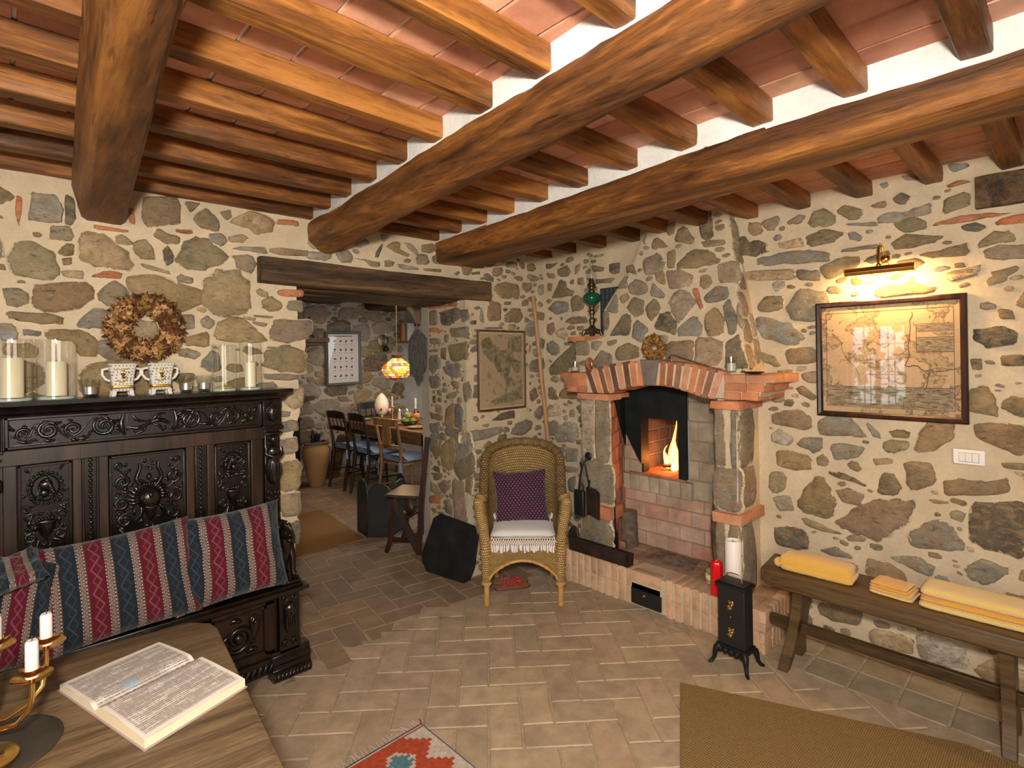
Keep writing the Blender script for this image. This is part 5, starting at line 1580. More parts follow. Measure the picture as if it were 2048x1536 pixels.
def foliage(mb, cx, cz, hw, hh, seed, zlo, zhi, n):
    rg = random.Random(seed*7+1)
    for k in range(n):
        dx = rg.uniform(.012, hw); z = rg.uniform(zlo+.01, zhi-.01); a = rg.uniform(0, 6.28); L = rg.uniform(.018,.034)
        for s_ in (-1, 1):
            leafb(mb, cx+s_*dx, z, s_*math.cos(a)*L*.7, math.sin(a)*L, .0055, Pp_, .0035)
        if k % 4 == 0:
            for s_ in (-1, 1): scroll(mb, cx+s_*dx, z, rg.uniform(.009,.015), 1.1, a, s_, .0042, Pp_)
def panel(x0, x1, z0, z1, kind, seed=0):
    cx = (x0+x1)/2; mb = MB(); mb.box(x0, Yf+.0, z0, x1, Yf+.02, z1); mould(mb, x0, z0, x1, z1, .010)
    pn = obj('panel', mb, M['ebony'], st, 30, .002); mb = MB()
    if kind == 'side':
        medallion(mb, cx, z1-.095, .052, .062, seed)
        zv = z1-.235     # urn
        mb.lathe([(.003,-.10),(.012,-.085),(.005,-.07),(.006,-.055),(.022,-.03),(.030,-.005),(.030,.005),(.034,.010),(.030,.014)], cx, Yf-.002, zv, n=12, sy=.45)
        for k in range(5): mb.ball(*Pp_(cx-.02+.01*k, zv+.022, .006), .0065, .007, .0075, 7, 5)
        for s_ in (-1, 1):
            scroll(mb, cx+s_*.045, zv+.035, .016, 1.2, -PI/2, s_, .005, Pp_, [(cx+s_*.02,zv+.045),(cx+s_*.03,zv+.05),(cx+s_*.04,zv+.045)])
            scroll(mb, cx+s_*.042, zv-.045, .018, 1.2, PI/2, -s_, .005, Pp_, [(cx+s_*.012,zv-.02),(cx+s_*.02,zv-.03)])
            leafb(mb, cx+s_*.022, zv-.06, s_*.03, -.04, .006, Pp_, .006); leafb(mb, cx+s_*.01, zv-.10, s_*.03, -.035, .006, Pp_, .006)
            leafb(mb, cx+s_*.045, z1-.03, s_*.012, .018, .005, Pp_, .006); leafb(mb, cx+s_*.048, z1-.165, s_*.012, -.018, .005, Pp_, .006)
            scroll(mb, cx+s_*.035, zv-.155, .022, 1.2, PI/2, -s_, .006, Pp_, [(cx+s_*.006,zv-.12),(cx+s_*.02,zv-.125)])
    else:
        cz = .925
        mb.ball(*Pp_(cx, cz-.005, .010), .044, .036, .050, 16, 10)        # central mask
        mb.ball(*Pp_(cx, cz-.045, .020), .026, .028, .024, 12, 8); mb.tube([Pp_(cx-.018,cz-.035,.046), Pp_(cx,cz-.041,.052), Pp_(cx+.018,cz-.035,.046)], .005, 7)
        mb.ball(*Pp_(cx, cz+.012, .040), .010, .010, .016, 8, 6)
        for s_ in (-1, 1):
            mb.ball(*Pp_(cx+s_*.016, cz+.018, .034), .009, .006, .006, 8, 5); mb.ball(*Pp_(cx+s_*.02, cz-.010, .034), .010, .008, .008, 8, 5)
            mb.tube([Pp_(cx+s_*(.022+.026*f+.014*math.sin(f*5)), cz+.045+.10*f, .010) for f in np.linspace(0,1,8)], [.007,.0075,.009,.008,.007,.007,.0065,.005], 7)
            for k in range(7):
                a = (.25+.26*k)*s_; leafb(mb, cx+.036*math.sin(a), cz+.036*math.cos(a), .036*math.sin(a), .036*math.cos(a), .009, Pp_, .012); continue
                mb.tube([Pp_(cx+.035*math.sin(a), cz+.035*math.cos(a), .010), Pp_(cx+.075*math.sin(a*1.05), cz+.062*math.cos(a*1.02), .010), Pp_(cx+.105*math.sin(a*1.12), cz+.066*math.cos(a*1.12)-.01, .004)], [.009,.007,.004], 7)
            scroll(mb, cx+s_*.090, cz+.075, .026, 1.4, -PI/2, s_, .0075, Pp_, [(cx+s_*.05,cz+.03),(cx+s_*.07,cz+.03)])
            scroll(mb, cx+s_*.095, cz-.015, .024, 1.4, PI/2, -s_, .007, Pp_, [(cx+s_*.05,cz+.0),(cx+s_*.07,cz+.015)])
            scroll(mb, cx+s_*.085, cz-.085, .024, 1.3, PI/2, -s_, .007, Pp_, [(cx+s_*.03,cz-.05),(cx+s_*.055,cz-.05)])
            scroll(mb, cx+s_*.105, z1-.045, .014, 1.2, -PI/2, s_, .006, Pp_, [(cx+s_*.085,cz+.10),(cx+s_*.095,cz+.115)])
            leafb(mb, cx+s_*.10, z1-.08, -s_*.02, -.05, .007, Pp_, .007); leafb(mb, cx+s_*.105, cz-.12, -s_*.012, -.06, .009, Pp_, .008)
            leafb(mb, cx+s_*.03, cz-.035, s_*.02, -.06, .008, Pp_, .008)
        mb.tube([Pp_(cx, cz-.03, .02), Pp_(cx, cz-.065, .026), Pp_(cx, cz-.095, .014)], [.022,.018,.008], 9)
        mb.ball(*Pp_(cx, cz+.085, .006), .010, .010, .016, 8, 6)
        for k in range(5): mb.ball(*Pp_(cx-.02+.01*k, cz+.055, .012), .007, .008, .009, 7, 5)
    foliage(mb, cx, (.70 if kind == 'mid' else z1-.30), (x1-x0)/2-.02, (z1-z0)/2-.03 if kind != 'mid' else .14, seed+3, z0+.015, z1-.015, 46 if kind == 'mid' else 30)
    obj('carving', mb, M['ebony'], pn, 60)
panel(.042, .201, .50, 1.116, 'side', 0); panel(.320, .596, .50, 1.114, 'mid'); panel(.714, .870, .50, 1.116, 'side', 1)
for cx in (.259, .655):
    mb = MB(); mb.box(cx-.020, Yf-.004, .45, cx+.020, Yf+.015, 1.155); bs = obj('bead_stile', mb, M['ebony'], st, 30, .002)
    mb = MB(); z = 1.11
    while z > .60: mb.ball(*Pp_(cx, z, .006), .0075, .0075, .0085, 8, 6); mb.ball(*Pp_(cx, z-.011, .004), .0035, .004, .003, 6, 4); z -= .021
    obj('beads', mb, M['ebony'], bs, 60)
# caryatid columns
def column(x0, x1):
    cx = (x0+x1)/2; w_ = (x1-x0)
    mb = MB(); mb.box(x0, Yf-.022, 1.178, x1, 2.865, 1.306); mb.box(x0-.006, Yf-.035, 1.168, x1+.006, 2.865, 1.182); mb.box(x0+.008, Yf-.015, .42, x1-.008, 2.865, 1.168)
    mb.box(x0-.002, Yf-.03, 1.140, x1+.002, Yf, 1.150)
    cl = obj('column', mb, M['ebony'], st, 30, .003); mb = MB(); P = lambda u, z, d: (u, Yf-.02-d, z)
    mb.ball(*P(cx, 1.245, .004), .028, .022, .045, 14, 9)      # face in the top block
    mb.ball(*P(cx, 1.245, .026), .006, .009, .014, 8, 5); mb.tube([P(cx-.026,1.265,.008), P(cx,1.292,.012), P(cx+.026,1.265,.008)], .007, 7)
    for s_ in (-1, 1): mb.ball(*P(cx+s_*.011, 1.256, .020), .006, .004, .004, 7, 5)
    mb.tube([P(cx-.012,1.222,.018), P(cx,1.219,.022), P(cx+.012,1.222,.018)], .0035, 6)
    # caryatid figure: head, arms folded, tapering scroll body
    mb.ball(*P(cx, 1.115, .012), .019, .018, .022, 12, 8); mb.tube([P(cx-.03,1.14,.004), P(cx,1.145,.012), P(cx+.03,1.14,.004)], .008, 7)
    mb.ball(*P(cx, 1.112, .030), .004, .005, .007, 6, 4)
    mb.ball(*P(cx, 1.055, .010), .034, .024, .034, 14, 8)
    mb.tube([P(cx-.034,1.075,.012), P(cx-.038,1.045,.018), P(cx-.005,1.030,.036), P(cx+.022,1.035,.030)], [.010,.010,.009,.007], 8)
    mb.tube([P(cx+.034,1.075,.012), P(cx+.038,1.04,.018), P(cx+.008,1.018,.036), P(cx-.022,1.020,.030)], [.010,.010,.009,.007], 8)
    mb.loft([[P(cx+a*w2, z, d) for a, d in ((-1,0),(-.7,.022),(0,.032),(.7,.022),(1,0))] for z, w2 in ((1.02,.026),(.99,.036),(.955,.038),(.925,.030),(.905,.018),(.89,.006))], True, True)
    for k in range(5): mb.tube([P(cx-.026+.013*k,1.0,.030), P(cx-.030+.015*k,.955,.034), P(cx-.012+.006*k,.91,.02)], [.003,.004,.003], 6)
    for s_ in (-1, 1): scroll(mb, cx+s_*.014, .855, .012, 1.1, PI/2, -s_, .005, P); scroll(mb, cx+s_*.014, .825, .011, 1.1, -PI/2, s_, .005, P)
    for k in range(4): leafb(mb, cx-.012+.008*k, .80, (k-1.5)*.006, -.05, .006, P, .006)
    obj('caryatid', mb, M['ebony'], cl, 60)
column(.925, SX1); column(SX0, -.003)
# cornice
mb = MB()
prof = [(2.868,1.300),(Yf-.020,1.300),(Yf-.024,1.309),(Yf-.040,1.316),(Yf-.044,1.326),(Yf-.058,1.338),(Yf-.072,1.344),(Yf-.074,1.362),(2.868,1.362)]
ext = [0,0,.004,.016,.018,.030,.040,.042,.042]
mb.loft([[(SX0-e, y, z) for (y, z), e in zip(prof, ext)], [(SX1+e, y, z) for (y, z), e in zip(prof, ext)]], True, True)
obj('cornice', mb, M['ebony'], st, 30, .0015)
# seat and base
mb = MB(); mb.box(SX0+.0, 2.555, .405, SX1+.024, Yf+.02, .448); mb.box(SX0-.02, 2.535, .418, SX1+.045, 2.60, .436)
obj('seat', mb, M['ebony'], st, 30, .004)
mb = MB(); mb.box(SX0+.01, 2.64, .085, SX1+.02, 2.86, .405)
for a, b, c_, d_ in ((.10,.36,.925,.392),(.10,.115,.925,.15),(.60,.13,.66,.38),(.88,.13,.935,.38),(.08,.13,.14,.38)): mb.box(a, 2.618, b, c_, 2.65, d_)
mb.box(.655,2.626,.145,.885,2.645,.365)
bx = obj('base_box', mb, M['ebony_panel'], st, 30, .003)
Pb = lambda u, z, d: (u, 2.628-d, z)
mb = MB()
for a, b, c_, d_ in ((.655,.352,.885,.362),(.655,.148,.885,.158),(.655,.148,.665,.362),(.875,.148,.885,.362)): mb.box(a, 2.612, b, c_, 2.63, d_)
scroll(mb, .765, .25, .060, 1.5, PI, 1, .014, Pb, [(.69,.30),(.69,.28)]); scroll(mb, .715, .20, .022, 1.2, PI/2, -1, .008, Pb); scroll(mb, .835, .31, .022, 1.2, 0, 1, .008, Pb, [(.80,.20),(.835,.22),(.855,.27)])
for q in ((.70,.22,.03,.06),(.84,.21,-.03,.06),(.80,.175,.05,.0),(.82,.28,.03,.05),(.73,.33,.05,-.01)): leafb(mb, *q, .011, Pb, .010)
mb.ball(*Pb(.765,.25,.012), .022, .018, .026, 10, 7)
obj('base_carving', mb, M['ebony'], bx, 60)
def base_col(x0, x1):
    cx = (x0+x1)/2; mb = MB(); mb.box(x0, 2.600, .12, x1, 2.66, .405); mb.box(x0-.012, 2.585, .395, x1+.012, 2.66, .418); bc = obj('base_column', mb, M['ebony'], st, 30, .003)
    P = lambda u, z, d: (u, 2.598-d, z); mb = MB()
    mb.ball(*P(cx, .315, .004), .030, .024, .042, 14, 9); mb.ball(*P(cx, .315, .028), .007, .009, .014, 8, 5)
    for s_ in (-1, 1): mb.ball(*P(cx+s_*.012, .327, .022), .007, .005, .005, 7, 5); scroll(mb, cx+s_*.020, .375, .013, 1.1, PI/2, -s_, .006, P); scroll(mb, cx+s_*.018, .165, .016, 1.2, -PI/2, s_, .006, P)
    for k in range(5): mb.tube([P(cx-.020+.010*k, .29, .014), P(cx-.022+.011*k, .25, .020), P(cx-.008+.004*k, .205, .008)], [.004,.006,.003], 6)
    obj('mask', mb, M['ebony'], bc, 60)
    # scroll foot
    mb = MB(); pr = [(2.66,.0),(2.60,.0),(2.575,.008),(2.568,.028),(2.578,.048),(2.590,.055),(2.592,.075),(2.580,.085),(2.584,.10),(2.600,.115),(2.600,.135),(2.66,.135)]
    mb.loft([[(x, y, z) for y, z in pr] for x in (x0-.035, x1+.045)], True, True)
    for k in range(9):
        x = x0-.03+.0175*k; mb.tube([(x, 2.576,.012), (x+.012,2.566,.030), (x+.02,2.578,.05)], .005, 6)
    obj('foot', mb, M['ebony'], st, 40, .002)
base_col(.938, 1.034); base_col(-.112, -.016)
mb = MB(); mb.box(-.02, 2.605, .05, .94, 2.66, .10); mb.box(-.02, 2.60, .09, .94, 2.66, .118)
for k in range(36): mb.tube([(.0+.026*k, 2.604, .055), (.012+.026*k, 2.597, .075), (.024+.026*k, 2.604, .095)], .007, 6)
obj('plinth', mb, M['ebony'], st, 40, .002)
# lion arms
def lion(cx):
    mb = MB(); y = 2.655
    mb.box(cx-.045, 2.57, .447, cx+.045, 2.76, .462)
    ar = obj('lion_arm', mb, M['ebony'], st, 40, .003); mb = MB()
    mb.tube([(cx,y+.03,.47),(cx,y+.02,.53),(cx,y+.0,.585),(cx,y-.005,.63),(cx,y-.01,.665),(cx,y+.005,.69)], [.030,.036,.036,.032,.028,.022], 12)
    mb.tube([(cx,y+.012,.672),(cx+.002,y-.030,.672),(cx+.004,y-.062,.660)], [.034,.030,.020], 12)
    mb.ball(cx, y-.066, .650, .020, .016, .012, 10, 6); mb.ball(cx, y-.060, .672, .012, .016, .010, 8, 5)
    for s_ in (-1, 1):
        mb.ball(cx+s_*.024, y+.008, .698, .010, .010, .014, 8, 6); mb.ball(cx+s_*.014, y-.048, .680, .006, .006, .006, 7, 5)
        mb.tube([(cx+s_*.022,y-.005,.61),(cx+s_*.026,y-.028,.55),(cx+s_*.024,y-.034,.50),(cx+s_*.026,y-.042,.47)], [.018,.015,.013,.014], 9)
        mb.ball(cx+s_*.026, y-.052, .469, .017, .022, .010, 9, 5)
        for k in (-1,0,1): mb.ball(cx+s_*.026+k*.009, y-.070, .466, .005, .008, .006, 6, 4)
    for k in range(10):
        a = -1.3+2.6*k/9; mb.tube([(cx+.030*math.sin(a), y+.016, .685+.022*math.cos(a)), (cx+.036*math.sin(a), y+.02, .655)], [.008,.009], 7)
    mb.tube([(cx,y+.04,.66),(cx,2.74,.70)], [.028,.026], 10)
    mb.tube([(cx-.02,y+.03,.705),(cx,y+.035,.715),(cx+.02,y+.03,.705)], .012, 8)
    obj('lion', mb, M['ebony'], ar, 60)
lion(.988); lion(-.06)

# ---------------------------------------------------------------- kilim cushions
def kilim_mat(name, off=0.0, n=3.0):
    """stripes across u: red, lace, navy, lace ..."""
    t = NT(name); uv = t.tc('UV'); s_ = t.sep(uv); u = t.math('ADD', t.math('MULTIPLY', s_[0], n), off); f = t.math('FRACT', u)
    tex = t.noise(t.map(uv, (60,60,1)), 2.5, 4, .7)
    red = (.095,.006,.018); navy = (.012,.018,.027); lace = (.24,.20,.175); gold = (.10,.05,.022)
    def zig(per, amp, ph=0):
        a = t.math('PINGPONG', t.math('ADD', t.math('MULTIPLY', s_[1], per), ph), 1.0)
        return t.math('MULTIPLY', a, amp)
    # zig-zag motif in the broad bands
    fr = t.math('MULTIPLY', t.math('SUBTRACT', f, t.math('MULTIPLY', t.ramp(f, [(.49,0),(.5,1)], 'CONSTANT'), .5)), 2)  # 0..1 within each half
    zz = t.math('ABSOLUTE', t.math('SUBTRACT', fr, t.math('ADD', zig(9, .36), .14)))
    zz2 = t.math('ABSOLUTE', t.math('SUBTRACT', fr, t.math('ADD', zig(9, -.36, .0), .54)))
    mot = t.math('MAXIMUM', t.ramp(zz, [(.03,1),(.05,0)]), t.math('MULTIPLY', t.ramp(zz2, [(.02,1),(.04,0)]), .7))
    band = t.mix(t.ramp(f, [(.49,0),(.5,1)], 'CONSTANT'), red, navy)
    motc = t.mix(t.ramp(f, [(.49,0),(.5,1)], 'CONSTANT'), (.20,.09,.09), (.045,.06,.085))
    c = t.mix(t.math('MULTIPLY', mot, t.ramp(tex, [(.4,.35),(.6,.9)])), band, motc)
    # lace strips at the end of each half: fr .64-1
    inl = t.ramp(fr, [(.0,0),(.66,0),(.665,1),(1,1)], 'CONSTANT')
    dots = t.math('MULTIPLY', t.math('SINE', t.math('MULTIPLY', s_[1], 190)), .5)
    med = t.voro(t.comb(t.math('MULTIPLY', u, 12.0), t.math('MULTIPLY', s_[1], 24.0), 0), 1.0, rand=.15)
    lc = t.mix(t.ramp(med, [(.2,0),(.3,.85),(.42,.85),(.5,.15)]), lace, (.10,.045,.045))
    lc = t.mix(t.ramp(fr, [(.62,0),(.63,1),(.66,1),(.67,0),(.70,0),(.705,1),(.715,1),(.72,0),(.90,0),(.905,1),(.915,1),(.92,0),(.96,0),(.965,1),(1,1)], 'LINEAR'), lc, gold)
    edge = t.ramp(fr, [(.665,0),(.67,1),(.70,1),(.705,0),(.915,0),(.92,1),(.955,1),(.96,0)])
    dd = t.mix(t.ramp(dots, [(.0,1),(.12,0)]), (.45,.39,.34), (.035,.03,.035))
    lc = t.mix(edge, lc, dd)
    c = t.mix(inl, c, lc)
    c = t.mix(1, c, t.ramp(t.noise(t.map(uv, (1,1,1)), 130, 3, .7), [(.3,.7),(.7,1.25)]), 'MULTIPLY')
    t.bump(t.math('ADD', t.noise(t.map(uv,(1,1,1)), 160, 3, .8), t.math('MULTIPLY', inl, .3)), .35, .002)
    return t.set(c, .9, 0, .15, Sheen_Weight=.2)
def cushion(name, lab, C, A, U, w_, h_, th, matl, flop=0, seed=0, grp=None, piping=None, dents=(), cat='cushion', nu=36, nv=26):
    """A width direction, U height direction (unit), thickness along A x U"""
    A = Vector(A).normalized(); U = Vector(U).normalized(); N_ = A.cross(U).normalized()
    if N_.y > 0 and abs(N_.y) > .3: N_ = -N_
    mb = MB()
    def fn(sgn):
        def f(u, v):
            a = (u-.5)*2; b = (v-.5)*2
            e = max(0, (1-abs(a)**3.2))*max(0, (1-abs(b)**3.2)); pin = 1-.055*(1-abs(a)**2)*0
            t_ = th/2*e**.42
            ww = w_/2*(1-.06*(1-b*b)*abs(a)); hh = h_/2*(1-.07*(1-a*a)*abs(b))
            wr = .018*nz(a*2.2+seed, b*2.2, seed*3.3)+.010*nz(a*5, b*3.5, seed)+.003*nz(a*14, b*9, seed)
            q = Vector(C)+A*(a*ww)+U*(b*hh+flop*a*a)+N_*(sgn*t_+wr*(1 if e > 0 else 0))
            for du, dv, r, d in dents:
                q -= N_*sgn*d*math.exp(-((a-du)**2+(b-dv)**2)/(r*r))
            return q
        return f
    mb.grid(fn(1), nu, nv); mb.grid(fn(-1), nu, nv)
    o = obj(name, mb, matl, None, 80); 
    return tag(o, lab, cat, grp)
k1 = kilim_mat('kilim_stripe_fabric', .08, 3.1); k2 = kilim_mat('kilim_stripe_fabric_b', .30, 2.55)
up = Vector((0, .42, 1)).normalized()
cushion('kilim_cushion', 'rightmost red and navy striped woven cushion, next to the lion arm', (.735,2.610,.645), (1,.0,.02), (.02,.42,1), .455, .39, .17, k2, 0, 1, 'kilim cushions on the settle')
cushion('kilim_cushion', 'middle red and navy striped woven cushion lying against the settle back', (.335,2.600,.640), (1,-.02,.05), (-.05,.42,1), .52, .395, .17, k1, 0, 2, 'kilim cushions on the settle')
cushion('kilim_cushion', 'leftmost striped woven cushion folded over at the edge of the picture', (-.045,2.585,.62), (1,.05,-.12), (.16,.40,1), .42, .36, .16, k1, .03, 3, 'kilim cushions on the settle')
cushion('kilim_cushion', 'small striped cushion flopped on top of the leftmost one', (-.02,2.555,.775), (1,.2,.12), (-.1,.9,.25), .26, .20, .07, k2, .0, 4, 'kilim cushions on the settle')

# ---------------------------------------------------------------- things along the settle cornice
ZC = 1.3625
def vase(lab, x, y, r, h, candle=None, cr_=.0, ch_=.0, grp='glass candle cylinders on the settle'):
    t_ = thing('glass_cylinder', lab, 'vase', (x, y, ZC), 0, grp); mb = MB()
    mb.lathe([(r,.004),(r,h-.001)], n=40, cap=False); mb.tube([(r*math.cos(2*PI*k/40), r*math.sin(2*PI*k/40), h) for k in range(41)], .0014, 5); obj('glass', mb, M['glass'], t_, 60)
    mb = MB(); mb.lathe([(0,.0005),(r*.95,.0005),(r*.97,.004),(r-.0035,.0105),(0,.0108)], n=30, cap=False); obj('thick_base', mb, simple('glass_base', (.42,.52,.46), .08) if 'gb' not in M else M['gb'], t_, 50)
    if candle:
        c = thing('candle', candle, 'candle', (x, y, ZC+.0125), 0, 'ivory candles in the glass cylinders')
        mb = MB(); mb.lathe([(cr_,0),(cr_,ch_-.003),(cr_*.92,ch_),(cr_*.6,ch_-.004),(0,ch_-.004)], n=24); obj('wax', mb, M['wax'], c, 50)
        mb = MB(); mb.tube([(0,0,ch_-.006),(0,0,ch_+.006)], .0012, 5); obj('wick', mb, M['black'], c, 60)
M['gb'] = simple('glass_base', (.42,.52,.46), .08)
vase('leftmost tall clear glass cylinder on the settle, holding a slanting ivory candle', .030, 2.775, .060, .232, 'wide ivory candle inside the leftmost glass cylinder', .034, .150)
vase('tall clear glass cylinder second from left, holding a short ivory candle', .158, 2.775, .062, .232, 'short thick ivory candle in the second glass cylinder from left', .033, .135)
vase('tall empty glass cylinder with yellow petals, left of the rightmost cylinder', .765, 2.785, .053, .215)
vase('rightmost tall glass cylinder on the settle with a slim ivory candle', .882, 2.785, .050, .222, 'slim ivory candle in the rightmost glass cylinder', .024, .12)
mb = MB(); mb.lathe([(.040,.0125),(.041,.016),(.03,.021),(0,.022)], .765, 2.785, ZC, n=18); o = obj('dried_petals', mb, simple('yellow_petals', (.48,.38,.06), .8, nscale=60), None, 50); tag(o, 'dry yellow petals at the bottom of the empty glass cylinder', 'petals', kind='stuff')
def tealight(lab, x, y):
    t_ = thing('tealight_glass', lab, 'candle', (x, y, ZC), 0, 'small tapered tealight glasses on the settle'); mb = MB()
    mb.lathe([(.021,0),(.023,.003),(.034,.074),(.032,.074),(.021,.010),(0,.009)], n=28, cap=False); obj('glass', mb, M['glass'], t_, 60)
    mb = MB(); mb.lathe([(.019,.012),(.0235,.013),(.025,.042),(.0235,.042),(.022,.036),(0,.036)], n=24, cap=False); obj('tealight_cup', mb, M['foil'], t_, 60)
    mb = MB(); mb.lathe([(.0222,.03),(.0222,.037),(0,.038)], n=20); obj('wax', mb, M['wax_w'], t_, 60)
tealight('small tealight glass left of the porcelain pots', .262, 2.775); tealight('small tealight glass just right of the porcelain pots', .605, 2.78); tealight('small tealight glass beside the empty glass cylinder', .680, 2.79)
def dots():
    t = NT('dotted_porcelain'); v = t.tc(); s_ = t.sep(v); d = t.voro(t.comb(t.math('MULTIPLY', t.math('ADD', s_[0], s_[1]), 90), t.math('MULTIPLY', s_[2], 90), 0), 1.0, rand=0)
    return t.set(t.mix(t.ramp(d, [(.17,1),(.24,0)]), (.62,.60,.55), (.10,.11,.10)), .15, 0, .6)
M['dots'] = dots(); M['gilt'] = simple('gilt', (.62,.38,.10), .3, .8, .5, 30, .3); M['porc'] = simple('porcelain', (.66,.64,.60), .15)
def cachepot(lab, x, y):
    t_ = thing('porcelain_pot', lab, 'pot', (x, y, ZC), 0, 'square porcelain pots with cameo'); mb = MB()
    def sq(r, z): return [(r*math.copysign(abs(math.cos(a))**.30, math.cos(a)), r*math.copysign(abs(math.sin(a))**.30, math.sin(a)), z) for a in [2*PI*(k+.5)/32 for k in range(32)]]
    mb.loft([sq(r, z) for r, z in ((.031,.018),(.033,.024),(.034,.05),(.037,.08),(.041,.105),(.046,.118),(.043,.120),(.038,.108),(.034,.06),(.0,.05))], True, True); obj('bowl', mb, M['dots'], t_, 60)
    for sx, sy in ((-1,-1),(1,-1),(1,1),(-1,1)):
        mb = MB(); mb.loft([[(sx*(.026+q)-.007, sy*(.026+q)-.007, z), (sx*(.026+q)+.007, sy*(.026+q)-.007, z), (sx*(.026+q)+.007, sy*(.026+q)+.007, z), (sx*(.026+q)-.007, sy*(.026+q)+.007, z)] for q, z in ((.003,0),(0,.010),(0,.022))], True, True)
        obj('foot', mb, M['porc'], t_, 50, .002)
    for s_ in (-1, 1):
        mb = MB(); mb.tube([(s_*.040,0,.102),(s_*.058,0,.098),(s_*.058,0,.078),(s_*.048,0,.062),(s_*.036,0,.056)], .005, 8); obj('handle', mb, M['porc'], t_, 60)
    mb = MB(); mb.loft([sq(r, z) for r, z in ((.0335,.027),(.0350,.028),(.0352,.038),(.0345,.039))], False, True)
    for k in range(26):
        a = k*1.7; mb.ball(.021*math.sin(a)*(.5+.5*math.sin(k)), -.0385-.0001*k, .070+.024*math.cos(a*1.3)+.006, .005, .0018, .003, 7, 4)
    obj('gilding', mb, M['gilt'], t_, 60)
    mb = MB(); mb.ball(0,-.038,.076,.013,.003,.017,18,7); cm = obj('cameo', mb, M['porc'], t_, 60)
    mb = MB(); mb.ball(0,-.0405,.079,.006,.0015,.007,12,6); mb.ball(-.005,-.0405,.078,.003,.0015,.003,8,5); mb.ball(.001,-.0405,.069,.007,.0015,.004,10,5); obj('silhouette', mb, M['black'], cm, 60); return t_
pa = cachepot('left square dotted porcelain pot with gilt and dark cameo silhouette', .368, 2.772); pb_ = cachepot('right square dotted porcelain pot with gilt and dark cameo silhouette', .505, 2.772); pa.scale = pb_.scale = (1.13, 1.0, 1.13)

# ---------------------------------------------------------------- oak table with book and candelabrum
TA = -.085    # table direction
t_ = thing('oak_table', 'worn thick oak table top in the left foreground', 'table', (.375,1.31,0), -.095)
mb = MB()
W_ = 1.5
def trace(o): return [(-W_,-.62+o),(.02-o,-.62+o),(.03-o,-.60),(.03-o,.38),(.02-o,.43-o*.5),(-.03,.475-o),(-.06,.480-o),(-W_,.480-o)]
rings = [[(x, y, z) for x, y in trace(o)] for o, z in ((.012,.700),(.0,.708),(0,.738),(.004,.746),(.014,.750))]
mb.loft(rings, True, True); obj('table_top', mb, M['oak'], t_, 35)
mb = MB(); mb.box(-W_+.05, -.52, .60, -.07, -.49, .70); mb.box(-W_+.05, .36, .60, -.07, .39, .70); mb.box(-.10, -.52, .60, -.07, .39, .70); obj('apron', mb, M['oak_dark'], t_, 30, .003)
for x, y in ((-.10,-.50),(-.10,.36),(-W_+.1,-.50),(-W_+.1,.36)):
    mb = MB(); mb.box(x-.04, y-.04, 0, x+.04, y+.04, .70); obj('leg', mb, M['oak_dark'], t_, 30, .005)
# open book
def page():
    t = NT('printed_page'); uv = t.tc('UV'); s_ = t.sep(uv)
    ln = t.math('SINE', t.math('MULTIPLY', s_[0], 330)); txt = t.noise(t.map(uv, (30,90,1)), 1.0, 4, .8)
    rows = t.ramp(t.noise(t.map(uv, (26,3,1)), 1, 2, .5), [(.42,0),(.5,1)])
    blk = t.ramp(t.noise(t.map(uv, (14,34,1)), 1, 3, .7), [(.40,0),(.47,1)])
    m_ = t.math('MULTIPLY', t.ramp(ln, [(.35,0),(.6,1)]), t.ramp(txt, [(.40,0),(.5,.95)]))
    c = t.mix(t.math('MULTIPLY', m_, blk), (.54,.49,.45), (.04,.034,.03))
    c = t.mix(t.math('MULTIPLY', rows, .5), c, (.20,.165,.14))
    mg = t.math('MINIMUM', t.ramp(s_[0], [(.03,0),(.05,1),(.95,1),(.97,0)]), t.ramp(s_[1], [(.03,0),(.05,1),(.95,1),(.97,0)]))
    c = t.mix(mg, (.60,.55,.49), c)
    bl = t.math('MINIMUM', t.ramp(s_[0], [(.34,0),(.345,1),(.42,1),(.425,0)]), t.ramp(s_[1], [(.30,0),(.305,1),(.44,1),(.445,0)]))
    c = t.mix(t.math('MULTIPLY', bl, .6), c, (.22,.38,.50))
    return t.set(c, .8, 0, .1)
bk = thing('open_book', 'large open newsprint book lying on the oak table', 'book', (.248,1.470,.7505))
P00, P10, P11, P01 = Vector((.092-.248,1.619-1.47,0)), Vector((.296-.248,1.677-1.47,0)), Vector((.401-.248,1.33-1.47,0)), Vector((.196-.248,1.255-1.47,0))
def bq(u, v, z): # u along long direction (left->right across the spine), v along the spine
    a = P00.lerp(P01, u); b = P10.lerp(P11, u); q = a.lerp(b, v); return Vector((q.x, q.y, z))
def bz(u, hmax):
    d = (u-.46); s_ = .46 if d < 0 else .54
    return hmax*(1-(abs(d)/s_)**1.8*.25)*(1-.62*math.exp(-(d*d)/.0016))
mb = MB()
mb.grid(lambda u, v: bq(u, v, bz(u, .019 if u < .46 else .026)+.0015*nz(u*5, v*3)), 60, 8); obj('printed_pages', mb, page(), bk, 80, recalc=False)
mb = MB(); n_ = 60
for v, o in ((0,-.002),(1,.002)):
    vs = [bq(i/n_, v, 0) for i in range(n_+1)]+[bq(i/n_, v, bz(i/n_, .019 if i/n_ < .46 else .026)) for i in range(n_+1)]
    mb.add(vs, [(i, i+1, n_+2+i, n_+1+i) for i in range(n_)])
for u in (0, 1):
    mb.add([bq(u,0,0), bq(u,1,0), bq(u,1,bz(u,.019 if u < .46 else .026)), bq(u,0,bz(u,.019 if u < .46 else .026))], [(0,1,2,3)])
t = NT('page_edges'); t.set(t.ramp(t.wave(t.map(t.tc(), (1,1,1), (0,PI/2,0)), 120, .5), [(.3,(.55,.44,.28)),(.7,(.68,.57,.40))]), .8)
